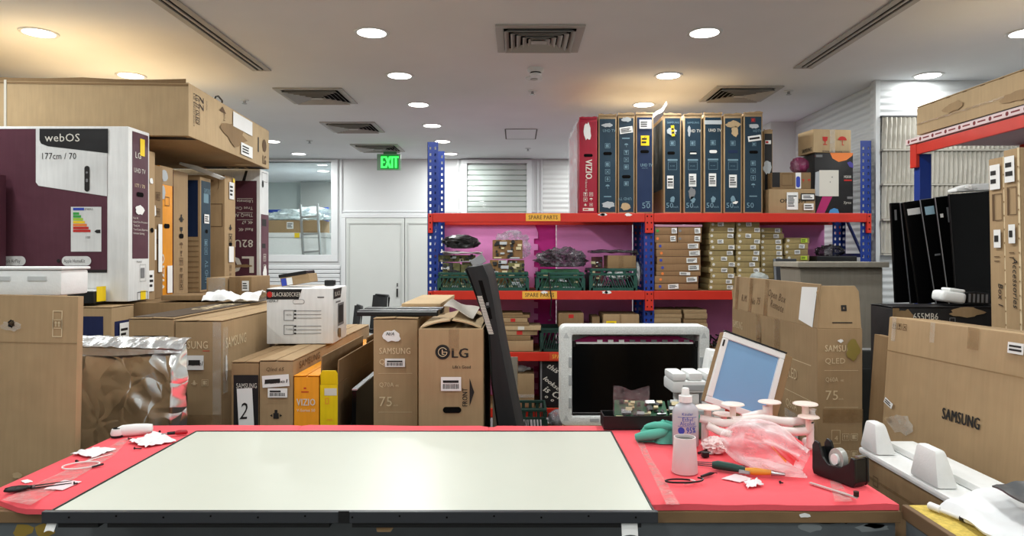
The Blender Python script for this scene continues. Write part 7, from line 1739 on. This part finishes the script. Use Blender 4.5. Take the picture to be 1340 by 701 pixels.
# ------------------------------------------------------------------ suction lifter, bag, pliers and the rest
LW = M('lifter_white', (236, 226, 222), 0.35, var=0.01)
r = thing('suction_lifter', 'white tube frame with flat suction cups lying behind the plastic bag', 'suction lifter', (0, 0, 0))
yl = 2.16
Z = lambda py, y=yl: wz(py, y)
X = lambda px, y=yl: wx(px, y)
MB().tube([(X(918), yl + .02, Z(549)), (X(945), yl, Z(553)), (X(985), yl - .02, Z(552))], 0.0125, 14).build('lifter_tube', LW, r, smooth=60)
MB().tube([(X(958), yl, Z(550)), (X(1000), yl, Z(547)), (X(1030), yl - .01, Z(551)), (X(1058), yl - .01, Z(548)), (X(1061), yl - .01, Z(541)), (X(1061), yl - .01, Z(534))], 0.0125, 14).build('lifter_tube', LW, r, smooth=60)
MB().tube([(X(1000), yl - 0.03, Z(558)), (X(1035), yl - .035, Z(561)), (X(1050), yl - .035, Z(560)), (X(1054), yl - .035, Z(556)), (X(1054), yl - .035, Z(549))], 0.0125, 14).build('lifter_tube', LW, r, smooth=60)
MB().tube([(X(975), yl + .03, Z(550)), (X(1000), yl + .04, Z(545)), (X(1008), yl + .04, Z(543)), (X(1009), yl + .04, Z(535))], 0.0125, 14).build('lifter_tube', LW, r, smooth=60)
MB().tube([(X(1022), yl, Z(551.5)), (X(1036), yl - .01, Z(551))], 0.0145, 14).build('tube_collar', LW, r, smooth=60)
MB().tube([(X(925), yl, Z(556)), (X(940), yl - .01, Z(563)), (X(955), yl - .02, Z(566))], 0.012, 14).build('lifter_tube', LW, r, smooth=60)
CUP = M('cup_cream', (240, 222, 212), 0.35, var=0.01)
for (px, py, dy, sc_) in ((926, 533, 0.03, 1.15), (959, 529, 0.02, 1.0), (1007, 526, 0.04, 1.0), (1054, 528.5, -0.01, 1.05), (947, 542, 0.05, 1.0), (1058, 545.5, -0.04, 0.9)):
    y = yl + dy
    c = MB().lathe([(0, 0.006), (0.012, 0.007), (0.034, 0.004), (0.036, 0.0), (0.034, -0.001), (0.014, 0.001), (0.010, -0.006), (0.0095, -0.05), (0, -0.05)], n=28).build('suction_cup', CUP, r, loc=(X(px, y), y, Z(py, y)), smooth=50)
    c.scale = (sc_, sc_, 0.8)
MB().tube([(X(1052), yl - .035, MT + 0.014), (X(1060), yl + 0.03, MT + 0.013)], 0.0125, 12).build('lifter_foot', LW, r, smooth=60)
MB().tube([(X(1054), yl - .035, Z(549)), (X(1054), yl - .035, MT + 0.012)], 0.011, 12).build('lifter_foot', LW, r, smooth=60)
MB().tube([(X(926), yl + 0.03, Z(548)), (X(926), yl + 0.03, MT + 0.004)], 0.012, 12).build('lifter_foot', LW, r, smooth=60)
# crumpled bubble tubes beside
tag(MB().blob((0, 0, 0.022), (0.036, 0.035, 0.022), .4, 3.2, 5.0, 4, flat=-0.02).build('foam_tube_wrap', M('wrap_pinkish', (240, 216, 214), .5), loc=(place(934, 590)[0], place(934, 590)[1] - 0.02, MT + 0.002), smooth=60), 'white ribbed wrap lying beside the alcohol bottle in front of the lifter', 'wrap')
# plastic bag with a red packet in it
p = place(1010, 622)
BAGC = bagfilm('bag_milky', (250, 238, 240))
m = MB()
def bag(u, v):
    a = 2*PI*u; t = v                       # v along the bag from tied end (left) to the open mouth (right)
    L_ = 0.225
    x = -0.10 + L_*t + 0.01*math.sin(a*2)
    rr = (0.010 + 0.070*math.sin(PI*min(1, t*0.80 + 0.08))**0.8)
    wr = 1 + 0.22*mnoise.noise(Vector((math.cos(a)*2.2, math.sin(a)*2.2, t*4))) + 0.10*math.sin(a*9 + t*5)*t
    y = -0.02 + rr*1.05*wr*math.cos(a) - 0.05*t
    z = max(0.003 + 0.002*abs(math.sin(u*40)), 0.055 + 0.008*math.sin(t*5) + rr*0.95*wr*math.sin(a) - 0.02*t)
    return (x, y, z)
m.grid(bag, 64, 34)
BG = m.build('plastic_bag', BAGC, loc=(p[0] + 0.015, p[1] + 0.118, MT + 0.002), smooth=70); BG.rotation_euler = (0, 0, math.radians(-30))
tag(BG, 'crumpled milky plastic bag with a red packet inside, open end towards the tape dispenser', 'plastic bag')
m = MB(); m.grid(lambda u, v: (-0.065 + 0.15*u + 0.01*v, -0.080 + 0.05*v - 0.025*u, 0.092 - 0.070*u*u + 0.010*math.sin(v*5) + 0.016*v), 16, 8)
o = m.build('red_packet', M('packet_red', (226, 30, 40), 0.3, var=0.05), loc=(p[0] + 0.022, p[1] + 0.076, MT + 0.022), solid=0.002, smooth=60); o.rotation_euler = (0, 0, math.radians(-30)); o.scale = (0.9, 0.85, 0.75)
tag(o, 'red and orange printed plastic packet showing through the milky bag', 'packet')
m = MB(); m.grid(lambda u, v: (0.02 + 0.045*u, -0.091 + 0.03*v - 0.02*u, 0.078 - 0.045*u + 0.01*v), 6, 4); m.build('printed_panel', INKO, o, solid=0.002)
# pliers with green and yellow handles
p = place(958, 619); r = thing('pliers', 'pliers with dark green and orange handles in front of the plastic bag', 'pliers', (p[0], p[1], ZT), (0, 0, -28))
MB().tube([(-0.055, 0.004, 0.012), (-0.04, 0.006, 0.013), (0.0, 0.004, 0.013), (0.035, 0.0, 0.012)], [0.009, 0.0125, 0.0115, 0.008], 14).build('handle_green', M('handle_green', (22, 64, 56), .45), r, smooth=60)
MB().tube([(0.036, -0.004, 0.011), (0.06, -0.002, 0.012), (0.10, 0.012, 0.011)], [0.008, 0.0105, 0.007], 14).build('handle_orange', M('handle_orange', (222, 150, 50), .45), r, smooth=60)
MB().tube([(0.101, 0.012, 0.010), (0.135, 0.02, 0.008)], [0.008, 0.004], 10).build('plier_jaw', STEEL, r, smooth=60)
MB().box(0.02, 0.05, -0.014, -0.006, 0.004, 0.014).build('steel_joint', STEEL, r, bevel=0.002)
# tweezers, probes, scraps
p = place(926, 624); r = thing('tweezers', 'black tweezers lying beside the white cup', 'tweezers', (p[0], p[1], ZT), (0, 0, 35))
MB().tube([(-0.026, 0, 0.004), (0.012, 0, 0.005), (0.026, 0, 0.004)], [0.0035, 0.0048, 0.002], 8).build('tweezer_arm', BLACKP, r, smooth=50); MB().tube([(0.026, 0, 0.004), (0.034, 0.001, 0.003), (0.037, -0.003, 0.002)], 0.0011, 6).build('tweezer_tip', BLACKP, r)
p = place(893, 633); r = thing('cable_loop', 'black and white looped cable lying in front of the white cup', 'cable', (p[0], p[1], ZT))
MB().tube([(0.038*math.cos(a)*(1 + .02*q), 0.020*math.sin(a), 0.003 + 0.0003*q) for q, a in enumerate([math.radians(50 + 14*k_) for k_ in range(26)])], 0.0024, 6).build('black_cable', BLACKP, r, smooth=60)
MB().tube([(0.035*math.cos(math.radians(a)), 0.019*math.sin(math.radians(a)) + 0.003, 0.0035) for a in range(-90, 60, 10)], 0.0018, 6).build('white_cable', WHITEP, r, smooth=60)
scrap('flat translucent plastic square between pliers and tissue', [(944, 626), (968, 631), (984, 626), (962, 620)], 31, 'clear_sheet', M('paper_pinkish', (232, 206, 210), 0.6), 0.002, 0.002)
scrap('small folded white tissue in front of the plastic bag', [(973, 632), (978, 640), (999, 636), (990, 629)], 33, 'white_tissue', None, 0.012, 0.012, 0.004)
scrap('small white card between the cup and the black cable ends', [(920, 591), (922, 595), (934, 594), (931, 590)], 35, 'paper_scrap', PAPER, 0.003, 0.002)
r = thing('black_cable', 'short black cable with a thick plug behind the pliers', 'cable', (0, 0, 0))
a = place(914, 596); b = place(946, 592)
MB().tube([(a[0], a[1], ZT + .005), ((a[0]+b[0])/2, (a[1]+b[1])/2 + 0.012, ZT + .008), (b[0], b[1], ZT + .004)], 0.0045, 8).build('cable_cord', BLACKP, r, smooth=60); MB().box(a[0] + 0.003, a[0] + 0.025, a[1] - 0.03, a[1] - 0.012, ZT, ZT + 0.016).build('cable_plug', BLACKP, r, bevel=0.003)
r = thing('test_leads', 'thin grey wires running under the pliers', 'wires', (0, 0, 0))
for q, (u, v) in enumerate((((912, 608), (982, 616)), ((912, 606), (980, 612)), ((913, 610), (985, 620)))):
    a, b = place(*u), place(*v); MB().tube([(a[0], a[1], ZT + .002), ((a[0]*2 + b[0])/3, (a[1]*2 + b[1])/3 + 0.006, ZT + .002), (b[0], b[1], ZT + .002)], 0.0016, 6).build('wire', M('wire_grey', (90, 90, 92), .4), r, smooth=60)
screw(1021, 634, 10, 'black screw in front of the plastic bag mouth', 0.008)
# tape dispenser
p = place(1110, 634); kk = p[1]/900; r = thing('tape_dispenser', 'black desk tape dispenser with a clear roll, beside the tall open carton', 'tape dispenser', (p[0], p[1] + 0.03, MT + 0.002), (0, 0, -66)); r.scale = (0.98, 0.95, 1.2)
pf = [(-0.075, 0), (0.055, 0), (0.062, 0.01), (0.060, 0.062), (0.048, 0.064), (0.042, 0.050), (0.015, 0.035), (-0.025, 0.032), (-0.045, 0.045), (-0.058, 0.075), (-0.072, 0.078), (-0.080, 0.066), (-0.080, 0.012)]
MB().prism(pf, 'y', -0.0285, -0.019).build('side_wall', BLACKP, r, bevel=0.003); MB().prism(pf, 'y', 0.019, 0.0285).build('side_wall', BLACKP, r, bevel=0.003)
pi_ = [(-0.074, 0.0), (0.054, 0.0), (0.060, 0.010), (0.058, 0.060), (0.050, 0.060), (0.044, 0.044), (0.018, 0.020), (-0.035, 0.018), (-0.06, 0.03), (-0.078, 0.06), (-0.078, 0.01)]
MB().prism(pi_, 'y', -0.0188, 0.0188).build('dispenser_body', BLACKP, r, bevel=0.002)
roll = MB(); n = 32
vs, fs = [], []
ring(roll, [(0.024*math.cos(2*PI*q/n), 0.024*math.sin(2*PI*q/n)) for q in range(n)], [(0.013*math.cos(2*PI*q/n), 0.013*math.sin(2*PI*q/n)) for q in range(n)], -0.010, 0.010)
roll.build('tape_roll', M('tape_clear_roll', (206, 206, 200), .2, trans=.3), r, loc=(-0.014, 0, 0.045), smooth=40)
MB().tube([(-0.014, -0.018, 0.045), (-0.014, 0.018, 0.045)], 0.0125, 16).build('roll_hub', PAPER, r, smooth=40)
MB().box(0.050, 0.062, -0.014, 0.014, 0.0645, 0.067).build('cutting_blade', STEEL, r)
# metal ruler rod
a, b = place(1060, 634), place(1122, 654)
r = thing('metal_rod', 'thin metal rod with a dark knob lying below the tape dispenser', 'rod', (0, 0, 0))
MB().bar((a[0], a[1], ZT + .003), (b[0], b[1], ZT + .003), 0.008, 0.003).build('rod_bar', M('rod_pale', (206, 196, 194), .4, metal=.3), r)
MB().lathe([(0, 0), (0.0065, 0), (0.0065, 0.012), (0, 0.013)], n=14).build('rod_knob', M('knob_brown', (60, 36, 30), .4), r, loc=(b[0], b[1] + 0.006, ZT + .005), smooth=40)
